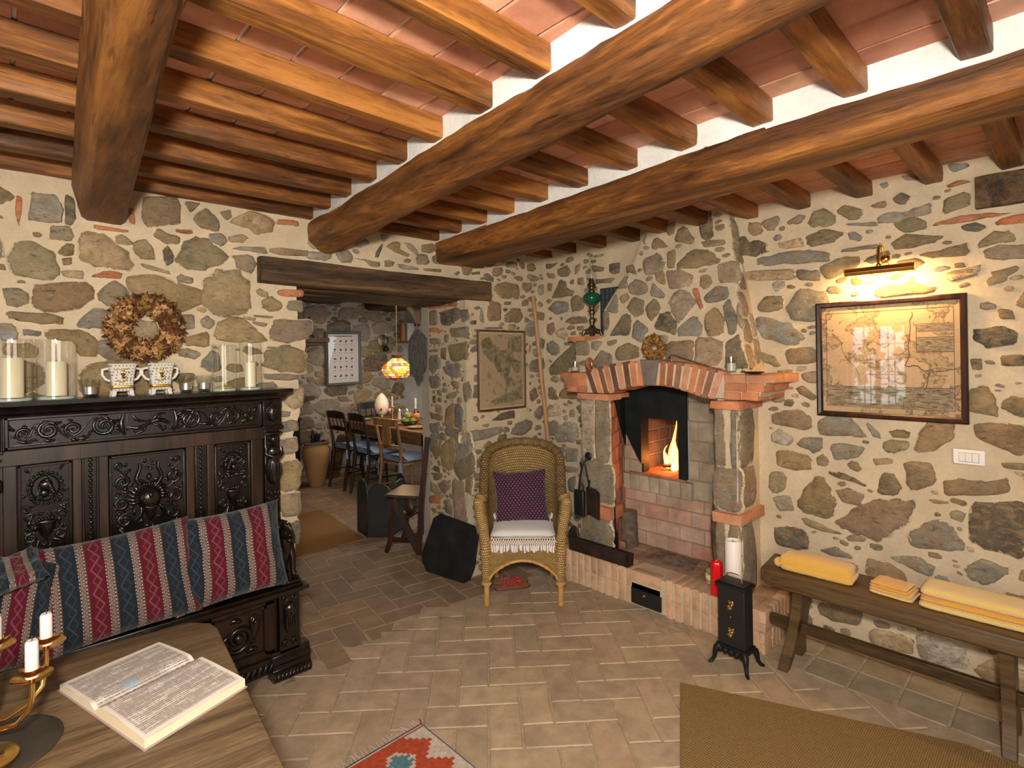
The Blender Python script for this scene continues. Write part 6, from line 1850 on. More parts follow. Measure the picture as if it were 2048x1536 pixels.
obj('page_block', mb, t.mat, bk, 30)
mb = MB(); mb.add([bq(-.012,-.015,0), bq(-.012,1.015,0), bq(1.012,1.015,0), bq(1.012,-.015,0), bq(-.012,-.015,.002), bq(-.012,1.015,.002), bq(1.012,1.015,.002), bq(1.012,-.015,.002)], [(0,1,2,3),(7,6,5,4),(0,4,5,1),(1,5,6,2),(2,6,7,3),(3,7,4,0)]); obj('cover', mb, simple('book_cover', (.30,.24,.23), .5), bk, 30)
# dark oval tray + brass candelabrum
mb = MB(); mb.lathe([(.100,0),(.112,.001),(.116,.004),(.114,.005),(.09,.0035),(0,.0035)], n=48, sy=1.0)
o = obj('round_tray', mb, simple('dark_tray', (.055,.045,.035), .38, .3, .5, 7, .5), None, 50, loc=(-.028,1.452,.7505)); tag(o, 'dark round metal tray under the brass candelabrum on the oak table', 'tray')
cb = thing('candelabrum', 'polished brass candelabrum with petal drip cups standing on the dark tray', 'candelabrum', (-.035,1.415,.7555), .0)
mb = MB(); mb.lathe([(.052,0),(.056,.002),(.056,.006),(.05,.007),(.036,.006),(.022,.010),(.016,.02),(.014,.03),(.019,.038),(.013,.046),(.010,.055)], n=32); obj('foot', mb, M['brass'], cb, 50)
mb = MB(); mb.lathe([(.010,.05),(.007,.08),(.0075,.16),(.012,.165),(.012,.172),(.007,.178),(.006,.20)], n=16); obj('stem', mb, M['brass'], cb, 60)
ARM = [(40, .082), (85, .082), (130,.082), (-140,.082), (-5,.082)]
def armv(deg): a = math.radians(deg); return Vector((math.cos(a), math.sin(a), 0))
ARM = [(0.073,-.042,.148,.070), (.098,.052,.165,.064), (.022,.105,.168,.062), (-.06,.0,.155,.06)]
for dx, dy, zt, ch in ARM:
    d = Vector((dx, dy, 0)); mb = MB()
    mb.tube([Vector((0,0,.075))+d*.05, Vector((0,0,.062))+d*.35, Vector((0,0,.068))+d*.7, Vector((0,0,.09))+d*.93, Vector((0,0,zt-.03))+d*1.0, Vector((0,0,zt-.004))+d*1.0], .0045, 10)
    am = obj('arm', mb, M['brass'], cb, 60)
    mb = MB(); q = d+Vector((0,0,zt))
    mb.lathe([(.003,-.006),(.012,-.004),(.022,.0),(.031,.006),(.032,.007),(.022,.003),(.010,.0),(0,.0)], q.x, q.y, q.z, n=22, cap=False)
    mb.lathe([(.004,.0),(.010,.006),(.0125,.02),(.011,.02),(.009,.012)], q.x, q.y, q.z, n=16, cap=False)
    for k in range(5):
        a = 2*PI*k/5; e = Vector((math.cos(a), math.sin(a), 0)); s2 = Vector((-e.y, e.x, 0)); c0 = q+Vector((0,0,.016))
        mb.add([c0+e*.008, c0+e*.017+s2*.006+Vector((0,0,.002)), c0+e*.023+Vector((0,0,.006)), c0+e*.017-s2*.006+Vector((0,0,.002))], [(0,1,2,3)])
    obj('drip_cup', mb, M['brass'], am, 60)
for (dx, dy, zt, ch), lab in zip(ARM, ('short white taper candle on the front right candelabrum arm', 'short white taper candle on the rear right candelabrum arm', 'leftmost white taper candle, cut by the picture edge, on the candelabrum')):
    c = thing('taper_candle', lab, 'candle', (-.035+dx, 1.415+dy, .7555+zt+.004), 0, 'white candles in the candelabrum')
    mb = MB(); mb.lathe([(.0095,0),(.0105,.004),(.0102,ch-.004),(.008,ch),(0,ch-.001)], n=16); obj('wax', mb, M['wax_w'], c, 50)
    mb = MB(); mb.tube([(0,0,ch-.002),(.001,0,ch+.004),(.0,.001,ch+.008)], .0009, 5); obj('wick', mb, M['black'], c, 60)

# ---------------------------------------------------------------- bench with towels
bn = thing('wooden_bench', 'long dark brown trestle bench with rounded end along the right wall', 'bench', (0,0,0))
mb = MB()
def bt(o): return [(2.645+o,.03),(2.645+o,1.02-o),(2.66+o,1.062-o),(2.70,1.092-o),(2.935-o,1.115-o),(2.935-o,.03)]
mb.loft([[(x, y, z) for x, y in bt(o)] for o, z in ((.006,.392),(0,.398),(0,.447),(.004,.455),(.010,.458))], True, True); obj('seat', mb, M['bench'], bn, 35)
for y in (.925, .205):
    s_ = .06 if y > .5 else -.01
    mb = MB(); t0 = .045
    for x_t, x_b in ((2.685, 2.665),):
        pass
    F_ = [(2.700,.394),(2.895,.394),(2.875,.33),(2.862,.24),(2.872,.12),(2.925,.0),(2.860,.0),(2.812,.075),(2.748,.075),(2.705,.0),(2.660,.0),(2.712,.12),(2.725,.24),(2.712,.33)]
    vs = [(x, y+.022+(s_*(.394-z)/.394), z) for x, z in F_]+[(x, y-.022+(s_*(.394-z)/.394), z) for x, z in F_]; n_ = len(F_)
    mb.add(vs, [tuple(range(n_)), tuple(range(2*n_-1, n_-1, -1))]+[(i,(i+1)%n_,n_+(i+1)%n_,n_+i) for i in range(n_)]); obj('leg', mb, M['bench'], bn, 30, .003)
mb = MB(); mb.box(2.772, .05, .155, 2.802, 1.082, .205); obj('stretcher', mb, M['bench'], bn, 30, .003)
def terry(name, c):
    t = NT(name); n = t.noise(t.tc(), 420, 2, .8); t.bump(t.math('ADD', n, t.math('MULTIPLY', t.noise(t.tc(), 30, 3), 1.2)), .8, .003)
    return t.set(t.mix(1, c, t.ramp(n, [(.3,.78),(.7,1.12)]), 'MULTIPLY'), .95, 0, .1, Sheen_Weight=.5)
M['ty'] = terry('mustard_terry', (.80,.46,.085)); M['ty2'] = terry('light_yellow_terry', (.84,.60,.20)); M['ty3'] = terry('orange_terry', (.86,.42,.03))
def folded(mb, cx, cy, z0, lx, ly, th, layers, rz=0, seed=0, skew=0):
    ca, sa = math.cos(rz), math.sin(rz)
    for k in range(layers):
        zc = z0+th*(k+.5)/layers; h = th/layers*.5; n = 26; rings = []
        a_ = lx/2-.004*k+.004*nz(k, seed); b_ = ly/2-.003*k+.006*nz(seed, k*2)
        for i in range(n+1):
            u = -1+2*i/n; e = (1-abs(u)**8)**.5 if abs(u) < 1 else 0; r = []
            for j in range(22):
                q = 2*PI*j/22; cs, sn = math.cos(q), math.sin(q)
                sx = (abs(cs)**.35)*(1 if cs > 0 else -1); sz = (abs(sn)**.8)*(1 if sn > 0 else -1)
                wob = .003*nz(u*5+seed, q*1.3, k)
                x = sx*(a_*(.93+.07*e)+wob)+skew*u*.01; y = u*b_+.004*nz(q, seed, k); z = zc+sz*h*(.55+.45*e)*1.05+.003*nz(u*4, sx*3, seed+k)*(1 if sn > 0 else 0)
                r.append((cx+x*ca-y*sa, cy+x*sa+y*ca, max(z0, z)))
            rings.append(r)
        mb.loft(rings, True, True)
mb = MB(); folded(mb, 2.785, .865, .4585, .125, .30, .075, 1, .03, 3); folded(mb, 2.79, .858, .4585, .150, .30, .035, 1, .03, 5)
mb.ball(2.745, 1.022, .485, .03, .022, .022, 12, 7)
o = obj('rolled_towel', mb, M['ty'], None, 80); tag(o, 'long rolled mustard towel at the rounded end of the bench', 'towel')
tw = []
mb = MB(); folded(mb, 2.785, .560, .4585, .135, .155, .014, 1, -.1, 7); o = obj('face_towel', mb, M['ty2'], None, 80); tag(o, 'lowest pale yellow towel of the small middle stack', 'towel', 'small folded towels in the middle of the bench')
mb = MB(); folded(mb, 2.783, .563, .4727, .132, .150, .014, 1, -.06, 8); o = obj('face_towel', mb, M['ty'], None, 80); tag(o, 'mustard towel second from the bottom of the small middle stack', 'towel', 'small folded towels in the middle of the bench')
mb = MB(); folded(mb, 2.78, .566, .487, .125, .138, .022, 2, -.12, 9); o = obj('face_towel', mb, M['ty3'], None, 80); tag(o, 'bright orange yellow towel on top of the small middle stack', 'towel', 'small folded towels in the middle of the bench')
mb = MB(); folded(mb, 2.785, .295, .4585, .165, .34, .026, 1, .02, 10); o = obj('bath_towel', mb, M['ty2'], None, 80); tag(o, 'pale yellow bath towel at the bottom of the large right stack', 'towel', 'large folded towels at the right of the bench')
mb = MB(); folded(mb, 2.788, .297, .485, .160, .33, .020, 1, .02, 11); o = obj('bath_towel', mb, M['ty3'], None, 80); tag(o, 'orange bath towel in the middle of the large right stack', 'towel', 'large folded towels at the right of the bench')
mb = MB(); folded(mb, 2.79, .292, .5055, .155, .335, .036, 1, .0, 12); o = obj('bath_towel', mb, M['ty2'], None, 80); tag(o, 'pale yellow bath towel on top of the large right stack', 'towel', 'large folded towels at the right of the bench')

# ---------------------------------------------------------------- rugs
def sisal(name, c):
    t = NT(name); v = t.tc(); w1 = t.wave(v, 26, 1.2, 'X', detail=2); w2 = t.wave(v, 44, 1.5, 'Y', detail=2); n = t.noise(v, 160, 3, .8)
    h = t.math('ADD', t.math('MULTIPLY', w1, .5), t.math('MULTIPLY', w2, .6)); k = t.math('ADD', t.math('MULTIPLY', h, .6), t.math('MULTIPLY', n, .6))
    t.bump(t.math('ADD', h, n), .7, .003)
    return t.set(t.mix(1, c, t.ramp(k, [(.35,.55),(.85,1.25)]), 'MULTIPLY'), .95, 0, .1)
M['sisal'] = sisal('sisal_weave', (.30,.19,.08)); M['coir'] = sisal('coir_weave', (.30,.155,.055))
def rug(name, lab, poly, matl, th=.010, loc=(0,0,0), rz=0):
    mb = MB(); n = len(poly); cx = sum(p[0] for p in poly)/n; cy = sum(p[1] for p in poly)/n
    def s_(k, z): return [(cx+(x-cx)*k, cy+(y-cy)*k, z) for x, y in poly]
    mb.loft([s_(1, .0015), s_(1, th*.7), s_(.995, th)], True, True); o = obj(name, mb, matl, None, 30, loc=loc, rz=rz); return o
o = rug('sisal_rug', None, [(2.235,1.272),(.90,.53),(1.4,-1.2),(2.645,-1.2),(2.645,.32)], M['sisal'], .010)
tag(o, 'tan woven sisal rug in the right foreground', 'rug')
# kilim rug: flat weave with red field, blue medallions and white stepped border (corner at the origin, field towards -x,-y)
def kilim_rug():
    t_ = thing('kilim_rug', 'red flatweave kilim rug with blue medallions at the bottom of the picture', 'rug', (1.236,1.876,0), .02)
    mb = MB(); mb.box(-1.0,-.75,.001,0,0,.006); Zt = .0066; st_ = .018
    rows = [.022+.018*abs((i % 8)-4) for i in range(40)]
    for i, wv in enumerate(rows): mb.box(-.0-wv, -.02-st_*(i+1), .004, -.0, -.02-st_*i, Zt, 1)
    mb.box(-1.0,-.012,.004,0,-.006,Zt,1); mb.box(-1.0,-.006,.004,0,.001,Zt,2); mb.box(-.003,-.75,.004,0.001,0,Zt+.0002,2)
    for cx in (-.18,-.42,-.66,-.90):
        for cy in (-.13,-.36,-.6):
            for i in range(7):
                w_ = (.012,.030,.048,.030,.048,.030,.012)[i]; y0 = cy-.049+.014*i; mb.box(cx-w_, y0, .0045, cx+w_, y0+.014, Zt+.0005, 3)
            for i in range(9):
                w_ = .012+.010*(4-abs(4-i)); mb.box(cx-w_-.012, cy-.063+.014*i, .0045, cx+w_+.012, cy-.049+.014*i, Zt, 1)
    obj('weave', mb, [simple('kilim_red', (.42,.075,.035), .95, 0, .1, 60, .25, .4), simple('kilim_cream', (.52,.46,.38), .95, 0, .1, 60, .25), simple('kilim_navy', (.05,.05,.12), .95), simple('kilim_blue', (.10,.20,.25), .95, 0, .1, 60, .25)], t_, 0)
    mb = MB(); rg = random.Random(3)
    for k in range(60):
        x = -.008-.0165*k; d = rg.uniform(-.012,.012); mb.tube([(x,0,.004),(x+d*.4,.018,.006),(x+d,.036+rg.uniform(0,.01),.003)], [.0028,.0022,.003], 5)
    obj('fringe', mb, simple('rug_fringe', (.50,.42,.33), .95), t_, 60)
    mb = MB(); mb.tube([(0,0,.004),(.008,.012,.006),(.012,.03,.004)], .003, 6); obj('corner_tassel', mb, simple('tassel_red', (.40,.06,.04), .95), t_, 60)
kilim_rug()

# ---------------------------------------------------------------- wicker chair
def wicker(name, c, su, sv):
    t = NT(name); uv = t.tc('UV'); s_ = t.sep(uv)
    u = t.math('MULTIPLY', s_[0], su); v = t.math('MULTIPLY', s_[1], sv)
    row = t.math('FLOOR', v); ph = t.math('MULTIPLY', row, .5)
    a = t.math('ABSOLUTE', t.math('SINE', t.math('MULTIPLY', t.math('ADD', u, ph), PI)))
    b = t.math('SINE', t.math('MULTIPLY', t.math('FRACT', v), PI))
    h = t.math('MULTIPLY', t.math('POWER', a, .7), b)
    k = t.ramp(h, [(.05,.22),(.35,.8),(.8,1.2)])
    n = t.noise(t.comb(t.math('MULTIPLY', s_[0], su*.2), row, 0), 1.5, 3)
    cc = t.mix(1, t.mix(t.ramp(n, [(.35,0),(.7,1)]), c, tuple(q*.62 for q in c)), k, 'MULTIPLY')
    t.bump(h, 1.0, .0045)
    return t.set(cc, .5, 0, .4)
WC = (.53,.335,.12)
M['wk'] = wicker('wicker_weave', WC, 40, 60); M['wk_in'] = wicker('wicker_weave_inner', (.46,.30,.11), 62, 60); M['wk_apron'] = wicker('wicker_apron', WC, 34, 34); M['wk_post'] = wicker('wicker_post', (.60,.38,.14), 12, 90)
M['cane'] = simple('cane', (.50,.28,.09), .4, 0, .5, 30, .2)
wc = thing('wicker_armchair', 'honey coloured wicker tub armchair with woven arms facing the camera', 'chair', (2.285,2.335,0), -.7865)
# plan: local x right, y back. rim path from left arm front round the back to right arm front
def rim(f):     # f -1..1
    a = f*PI/2*1.0
    if abs(f) > .62:
        s_ = 1 if f > 0 else -1; g = (abs(f)-.62)/.38      # straight arm
        return Vector((s_*(.238+.018*g*0+.012*(1-g)), .30-.305*g, .815-.175*g**.8))
    g = f/.62; an = g*PI/2
    return Vector((.250*math.sin(an), .30+.235*math.cos(an), .905-.09*abs(g)**2.2))
def base_pt(f, z):
    r = rim(f); k = (z-.36)/(r.z-.36); x = r.x*(.86+.14*k); y = r.y if abs(f) > .97 else (r.y*(1)+(-.10*(1-k))*(1 if r.y > .3 else (r.y/.3 if r.y > 0 else 0)))
    return Vector((x, y, z))
NF = 72
mb = MB(); mb.grid(lambda u, v: base_pt(-1+2*u, .34+(rim(-1+2*u).z-.34)*v), NF, 14); mb.uv = {k: (q[0]*1.25, q[1]*.55) for k, q in mb.uv.items()}
o = obj('backrest', mb, M['wk_in'], wc, 80); s_ = o.modifiers.new('s', 'SOLIDIFY'); s_.thickness = .014; s_.offset = 0
# rolled rim
mb = MB(); n_ = 90; NR = 14; b0 = 0; vs = []; fs = []
pts = [rim(-1+2*i/n_) for i in range(n_+1)]
rad = [.030+.006*math.sin(i*1.25)*(.35) for i in range(n_+1)]
mb.tube(pts, rad, NR)
for i in range(n_+1):
    for j in range(NR): mb.uv[i*NR+j] = (j/NR*.35, i/n_*2.0)
obj('rim', mb, wicker('wicker_rim', (.34,.21,.085), 24, 46), wc, 80)
# front posts: bulging braided columns, arm front down to the leg
for s_ in (-1, 1):
    mb = MB(); vs = []; n_ = 60; NR = 16; rings = []
    P0 = [Vector((s_*.250,-.005,.655)), Vector((s_*.262,-.028,.630)), Vector((s_*.258,-.035,.58)), Vector((s_*.243,-.030,.50)), Vector((s_*.232,-.022,.42)), Vector((s_*.226,-.012,.30)), Vector((s_*.224,-.005,.20)), Vector((s_*.224,0,.135))]
    pts = []; rad = []
    for i in range(n_+1):
        f = i/n_*(len(P0)-1); k = min(int(f), len(P0)-2); pts.append(P0[k].lerp(P0[k+1], f-k)); rad.append(.033-.004*i/n_+.0016*math.sin(i*.95)+(.006 if i < 4 else 0))
    mb.tube(pts, rad, NR)
    for i in range(n_+1):
        for j in range(NR): mb.uv[i*NR+j] = (j/NR, i/n_*.56)
    obj('arm_post', mb, M['wk_post'], wc, 80)
    mb = MB(); mb.lathe([(.0165,0),(.018,.004),(.0175,.14)], s_*.224, 0, 0, n=14); mb.lathe([(.030,.125),(.033,.133),(.030,.142)], s_*.224, 0, 0, n=16); obj('leg', mb, M['cane'], wc, 50)
    mb = MB(); mb.tube([(s_*.19,.43,0),(s_*.19,.42,.36)], .016, 12); obj('leg', mb, M['cane'], wc, 50)
# side skirts and apron with arch
mb = MB()
def apron(u, v):
    x = -.205+.41*u; zb = .165+.115*math.sin(PI*u)**.7 if 0 < u < 1 else .165
    return Vector((x, -.018-.010*math.sin(PI*u), zb+(.385-zb)*v))
mb.grid(apron, 40, 12); mb.uv = {k: (q[0]*.95, q[1]*.55) for k, q in mb.uv.items()}
o = obj('apron', mb, M['wk_apron'], wc, 80); m_ = o.modifiers.new('s', 'SOLIDIFY'); m_.thickness = .012; m_.offset = 0
mb = MB(); mb.tube([apron(i/40, 0)+Vector((0,-.004,.0)) for i in range(41)], [.009+.0015*math.sin(i*1.9) for i in range(41)], 8); mb.tube([apron(i/40, 1)+Vector((0,-.006,.004)) for i in range(41)], .009, 8); obj('apron_braid', mb, M['cane'], wc, 60)
for s_ in (-1, 1):
    mb = MB()
    def side(u, v): y = .03+.40*u; zb = .17+.12*math.sin(PI*u)**.7 if 0 < u < 1 else .17; return Vector((s_*(.224-.035*u), y, zb+(.385-zb)*v))
    mb.grid(side, 30, 10); mb.uv = {k: (q[0]*.95, q[1]*.55) for k, q in mb.uv.items()}; o = obj('side_skirt', mb, M['wk_apron'], wc, 80); m_ = o.modifiers.new('s', 'SOLIDIFY'); m_.thickness = .012; m_.offset = 0
mb = MB(); mb.prism([(-.215,-.015),(.215,-.015),(.205,.30),(.16,.40),(.0,.44),(-.16,.40),(-.205,.30)], 'z', .362, .385); obj('seat', mb, M['cane'], wc, 30, .004)
# white fringed seat cushion
ct = M2 = Matrix.Rotation(-.7865, 4, 'Z'); LC = lambda x, y, z: (Matrix.Translation((2.285,2.335,0)) @ ct) @ Vector((x, y, z))
t_ = thing('seat_cushion', 'white cotton seat cushion with tasselled fringe on the wicker armchair', 'cushion', (2.285,2.335,0), -.7865)
mb = MB()
def sc_(sgn):
    def f(u, v):
        a = (u-.5)*2; b = (v-.5)*2; e = max(0, 1-abs(a)**4)*max(0, 1-abs(b)**4)
        return Vector((a*.186*(1-.05*b), .155+b*.190, .430+sgn*.034*e**.45+.004*nz(a*3, b*3)+.012*max(0, b)))
    return f
mb.grid(sc_(1), 24, 24); mb.grid(sc_(-1), 24, 24)
t = NT('white_cotton'); n = t.noise(t.tc(), 300, 2); t.bump(t.math('ADD', n, t.math('MULTIPLY', t.noise(t.tc(), 25, 4), 2)), .4, .002)
cotton = t.set((.74,.71,.70), .95, 0, .1, Sheen_Weight=.3)
obj('pad', mb, cotton, t_, 80)
mb = MB(); rg = random.Random(5)
for row in range(3):           # knotted net band
    for k in range(26):
        x = -.182+.0146*k+(.007 if row % 2 else 0); z = .420-.012*row; y = -.036-.006*row
        for d in (-1, 1): mb.tube([(x, y, z), (x+d*.0073, y-.004, z-.011)], .0022, 5)
for k in range(30):
    x = -.186+.0128*k; L = rg.uniform(.035,.052); dx = rg.uniform(-.006,.006)
    mb.tube([(x,-.050,.386),(x+dx*.3,-.054,.386-L*.3),(x+dx,-.054,.386-L)], [.003,.0062,.0058], 7)
for s_ in (-1, 1):
    for k in range(5):
        x = s_*(.180+.004*rg.random()); y = .30+.012*k; mb.tube([(x,y,.43),(x+s_*.006,y,.445),(x+s_*.010,y-.01,.462)], [.004,.007,.005], 6)
    for k in range(16): mb.tube([(s_*.180,-.0+.02*k,.415),(s_*.19,-.0+.02*k,.405),(s_*.192,-.0+.02*k,.385)], [.003,.0055,.005], 6)
obj('fringe', mb, cotton, t_, 60)
# purple pillow
def purple():
    t = NT('purple_print'); uv = t.tc('UV'); s_ = t.sep(uv)
    a = t.math('ADD', t.math('MULTIPLY', s_[0], 15), t.math('MULTIPLY', t.math('FLOOR', t.math('MULTIPLY', s_[1], 22)), .5))
    fa = t.math('ABSOLUTE', t.math('SUBTRACT', t.math('FRACT', a), .5)); fb = t.math('ABSOLUTE', t.math('SUBTRACT', t.math('FRACT', t.math('MULTIPLY', s_[1], 22)), .5))
    d = t.math('ADD', t.math('POWER', t.math('MULTIPLY', fa, 3.4), 2), t.math('POWER', t.math('MULTIPLY', fb, 2.3), 2))
    c = t.mix(t.ramp(d, [(.25,0),(.5,.2),(.9,1)]), (.24,.09,.11), (.026,.012,.036))
    c = t.mix(t.ramp(d, [(.08,1),(.2,0)]), c, (.07,.02,.05))
    t.bump(t.noise(t.tc(), 200, 2), .2, .001); return t.set(c, .85, 0, .15, Sheen_Weight=.3)
R_ = ct.to_3x3()
cushion('purple_pillow', 'dark purple patterned square pillow leaning in the wicker armchair', LC(-.012,.225,.598), R_ @ Vector((1,0,.06)), R_ @ Vector((-.06,.30,1)), .345, .335, .11, purple(), 0, 7)
# sandals under the chair
def sandal(lab, x, y, rz):
    t_ = thing('sandal', lab, 'sandal', (x, y, 0), rz, 'sandals under the wicker armchair')
    P_ = [(.0,-.035),(.06,-.034),(.13,-.042),(.19,-.040),(.225,-.02),(.232,.005),(.215,.03),(.17,.040),(.10,.030),(.03,.032),(0,.028),(-.012,0)]
    mb = MB(); mb.prism(P_, 'z', .0015, .012); obj('sole', mb, simple('sandal_sole', (.10,.04,.025), .6), t_, 30, .003)
    mb = MB(); mb.prism([(a*.95+.005, b*.88) for a, b in P_], 'z', .0121, .0145); obj('footbed', mb, simple('sandal_footbed', (.36,.17,.07), .5), t_, 30)
    mb = MB(); mb.tube([(.12,-.038,.012),(.15,-.012,.040),(.19,.008,.014)], [.004,.005,.004], 7); mb.tube([(.12,.036,.012),(.15,.01,.042),(.19,.006,.014)], [.004,.005,.004], 7); mb.tube([(.05,-.032,.012),(.06,0,.055),(.05,.032,.012)], .004, 7); mb.tube([(.09,-.034,.012),(.12,.01,.048),(.10,.034,.012)], .004, 7)
    obj('straps', mb, simple('pink_strap', (.55,.04,.06), .5), t_, 60)
sandal('brown sandal with pink straps under the wicker chair, nearer one', 2.31, 2.62, -.55); sandal('brown sandal with pink straps under the wicker chair, further one', 2.36, 2.70, -.75)
# ---------------------------------------------------------------- dining room behind the doorway
Fd = lambda u, z, d: (u, 7.0-d, z)
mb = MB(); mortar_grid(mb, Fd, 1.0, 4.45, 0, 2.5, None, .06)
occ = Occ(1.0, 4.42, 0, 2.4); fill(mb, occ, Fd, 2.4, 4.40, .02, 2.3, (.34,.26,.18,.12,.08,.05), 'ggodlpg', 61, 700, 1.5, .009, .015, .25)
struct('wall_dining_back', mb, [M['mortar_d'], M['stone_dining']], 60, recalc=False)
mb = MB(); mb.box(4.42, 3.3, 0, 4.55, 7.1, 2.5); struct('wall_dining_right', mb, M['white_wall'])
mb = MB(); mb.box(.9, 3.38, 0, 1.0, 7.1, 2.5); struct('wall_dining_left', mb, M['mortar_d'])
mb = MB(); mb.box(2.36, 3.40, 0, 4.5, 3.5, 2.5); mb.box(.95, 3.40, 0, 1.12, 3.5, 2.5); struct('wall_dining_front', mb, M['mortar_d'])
mb = MB(); mb.box(.9, 2.95, 2.40, 4.5, 7.1, 2.5); struct('ceiling_dining', mb, M['plaster'])
M['dbeam'] = wood('dining_beam_wood', (.018,.009,.004), (.06,.028,.012), (.12,.06,.025), 'y', .6, 1, .5)
for lab, x0, x1, z0, z1, sd in (('dark dining room ceiling beam above the botanical poster', 2.86, 3.34, 2.20, 2.26, 1), ('dark dining room ceiling beam near the white wall and book shelf', 3.76, 4.30, 2.19, 2.20, 2)):
    mb = MB(); timber(mb, ((x0+x1)/2, 3.5, (z0+2.40)/2), ((x0+x1)/2, 7.0, (z1+2.40)/2), x1-x0, 2.40-z0, sqprof(.1), 30, .012, sd, None, 2.40-z1)
    tag(obj('ceiling_beam', mb, M['dbeam'], None, 35), lab, 'beam')
mb = MB(); timber(mb, (2.2, 6.3, 2.34), (4.45, 6.3, 2.34), .14, .12, sqprof(.1), 30, .012, 12); tag(obj('ceiling_beam', mb, M['dbeam'], None, 35), 'dark cross beam over the dining table under the white ceiling', 'beam')
# dark wooden mantel on the left of the dining wall
t_ = thing('wall_shelf', 'dark wooden mantel shelf on the dining wall left of the poster', 'shelf', (0,0,0))
mb = MB(); mb.box(2.45, 6.70, 1.73, 3.10, 6.985, 1.79); mb.box(2.45,6.74,1.69,3.05,6.985,1.73); obj('board', mb, M['dbeam'], t_, 30, .004)
mb = MB(); mb.prism([(6.985,1.69),(6.76,1.69),(6.82,1.60),(6.90,1.56),(6.985,1.42)], 'x', 2.70, 2.78); obj('bracket', mb, M['dbeam'], t_, 30, .004)
t_ = thing('iron_lantern', 'black iron lantern standing on the dark mantel shelf', 'lantern', (2.90,6.86,1.791)); mb = MB(); mb.lathe([(.06,0),(.06,.02),(.045,.03),(.045,.15),(.055,.16),(.02,.23),(.012,.25),(.018,.262),(0,.27)], n=10); obj('body', mb, M['iron'], t_, 30)
t_ = thing('wall_niche_board', 'short reddish brown board fixed low on the dining wall', 'board', (0,0,0)); mb = MB(); mb.box(2.5, 6.86, .98, 2.96, 6.99, 1.03); obj('plank', mb, M['dbeam'], t_, 30, .003)
t_ = thing('iron_stove', 'tall narrow black iron stove side seen at the left door jamb', 'stove', (0,0,0)); mb = MB(); mb.box(2.12, 6.3, .04, 2.54, 6.7, .80); obj('body', mb, M['dark_steel'], t_, 30, .01); mb = MB(); mb.box(2.10,6.28,.80,2.552,6.72,.83); obj('top', mb, M['iron'], t_, 30, .004)
for x, y in ((2.15,6.32),(2.51,6.32),(2.15,6.67),(2.51,6.67)): mb = MB(); mb.tube([(x,y,0),(x,y,.05)], .014, 8); obj('leg', mb, M['iron'], t_, 50)
t_ = thing('chrome_hook', 'curved shiny metal handle above the iron stove', 'handle', (0,0,0)); mb = MB(); mb.tube([(2.54,6.34,.835),(2.57,6.34,.86),(2.59,6.34,.91),(2.56,6.34,.95)], .008, 8); obj('handle', mb, M['chrome'], t_, 60)
# botanical poster
PW = simple('poster_paper', (.56,.52,.50), .6)
t_, A, U, N_ = frame('botanical_poster', 'herb chart poster with rows of small green plants in a dark green frame', (3.41,6.955,1.52), Vector((1,0,.02)).normalized(), .51, .73, .034, .02, simple('green_frame', (.035,.05,.035), .4), (0,-1,0), 'poster')
mb = MB(); rectq(mb, A, U, N_, -.225, -.335, .225, .335, .004); obj('sheet', mb, PW, t_, 0)
mb = MB(); rg = random.Random(12)
for r in range(5):
    for c_ in range(4):
        cx = -.125+.082*c_; cz = .235-.118*r
        for k in range(9):
            a = rg.uniform(0, 6.28); L = rg.uniform(.012,.028); w_ = .006; d = Vector((math.cos(a), math.sin(a))); e = Vector((-d.y, d.x))
            P = [(cx, cz), (cx+d.x*L*.5+e.x*w_, cz+d.y*L*.5+e.y*w_), (cx+d.x*L, cz+d.y*L), (cx+d.x*L*.5-e.x*w_, cz+d.y*L*.5-e.y*w_)]
            mb.add([A*x+U*z+N_*.0046 for x, z in P], [(0,1,2,3)])
obj('plants', mb, simple('print_green', (.05,.075,.04), .7), t_, 0)
mb = MB(); x = -.13
while x < .13: w_ = rg.uniform(.006,.014); rectq(mb, A, U, N_, x, .296, x+w_, .310, .0046); x += w_+.003
for r in range(5):
    for c_ in range(4): rectq(mb, A, U, N_, -.148+.082*c_, .190-.118*r, -.108+.082*c_, .194-.118*r, .0046)
obj('lettering', mb, M['black'], t_, 0)
mb = MB(); rectq(mb, A, U, N_, -.225, -.335, .225, .335, .008); obj('glass_pane', mb, M['pane2'], t_, 0)
# wall oil lamp
t_ = thing('wall_lamp', 'small oil wall lamp with dark round reflector on the dining room stone wall', 'lamp', (4.03,6.93,1.72)); mb = MB(); mb.M = Matrix.Translation((0,.03,.05)) @ Matrix.Rotation(PI/2, 4, 'X'); mb.lathe([(.085,0),(.088,.004),(.06,.012),(0,.016)], n=24); obj('reflector', mb, M['bronze'], t_, 50)
mb = MB(); mb.lathe([(.03,-.11),(.045,-.09),(.045,-.06),(.02,-.04),(.018,-.02)], 0, -.04, 0, n=16); mb.tube([(0,.03,-.08),(0,-.04,-.10)], .008, 7); obj('font', mb, M['iron'], t_, 60)
mb = MB(); mb.lathe([(.016,-.02),(.03,.02),(.026,.06),(.014,.10),(.013,.16)], 0, -.04, 0, n=16, cap=False); obj('chimney', mb, M['glass'], t_, 60)
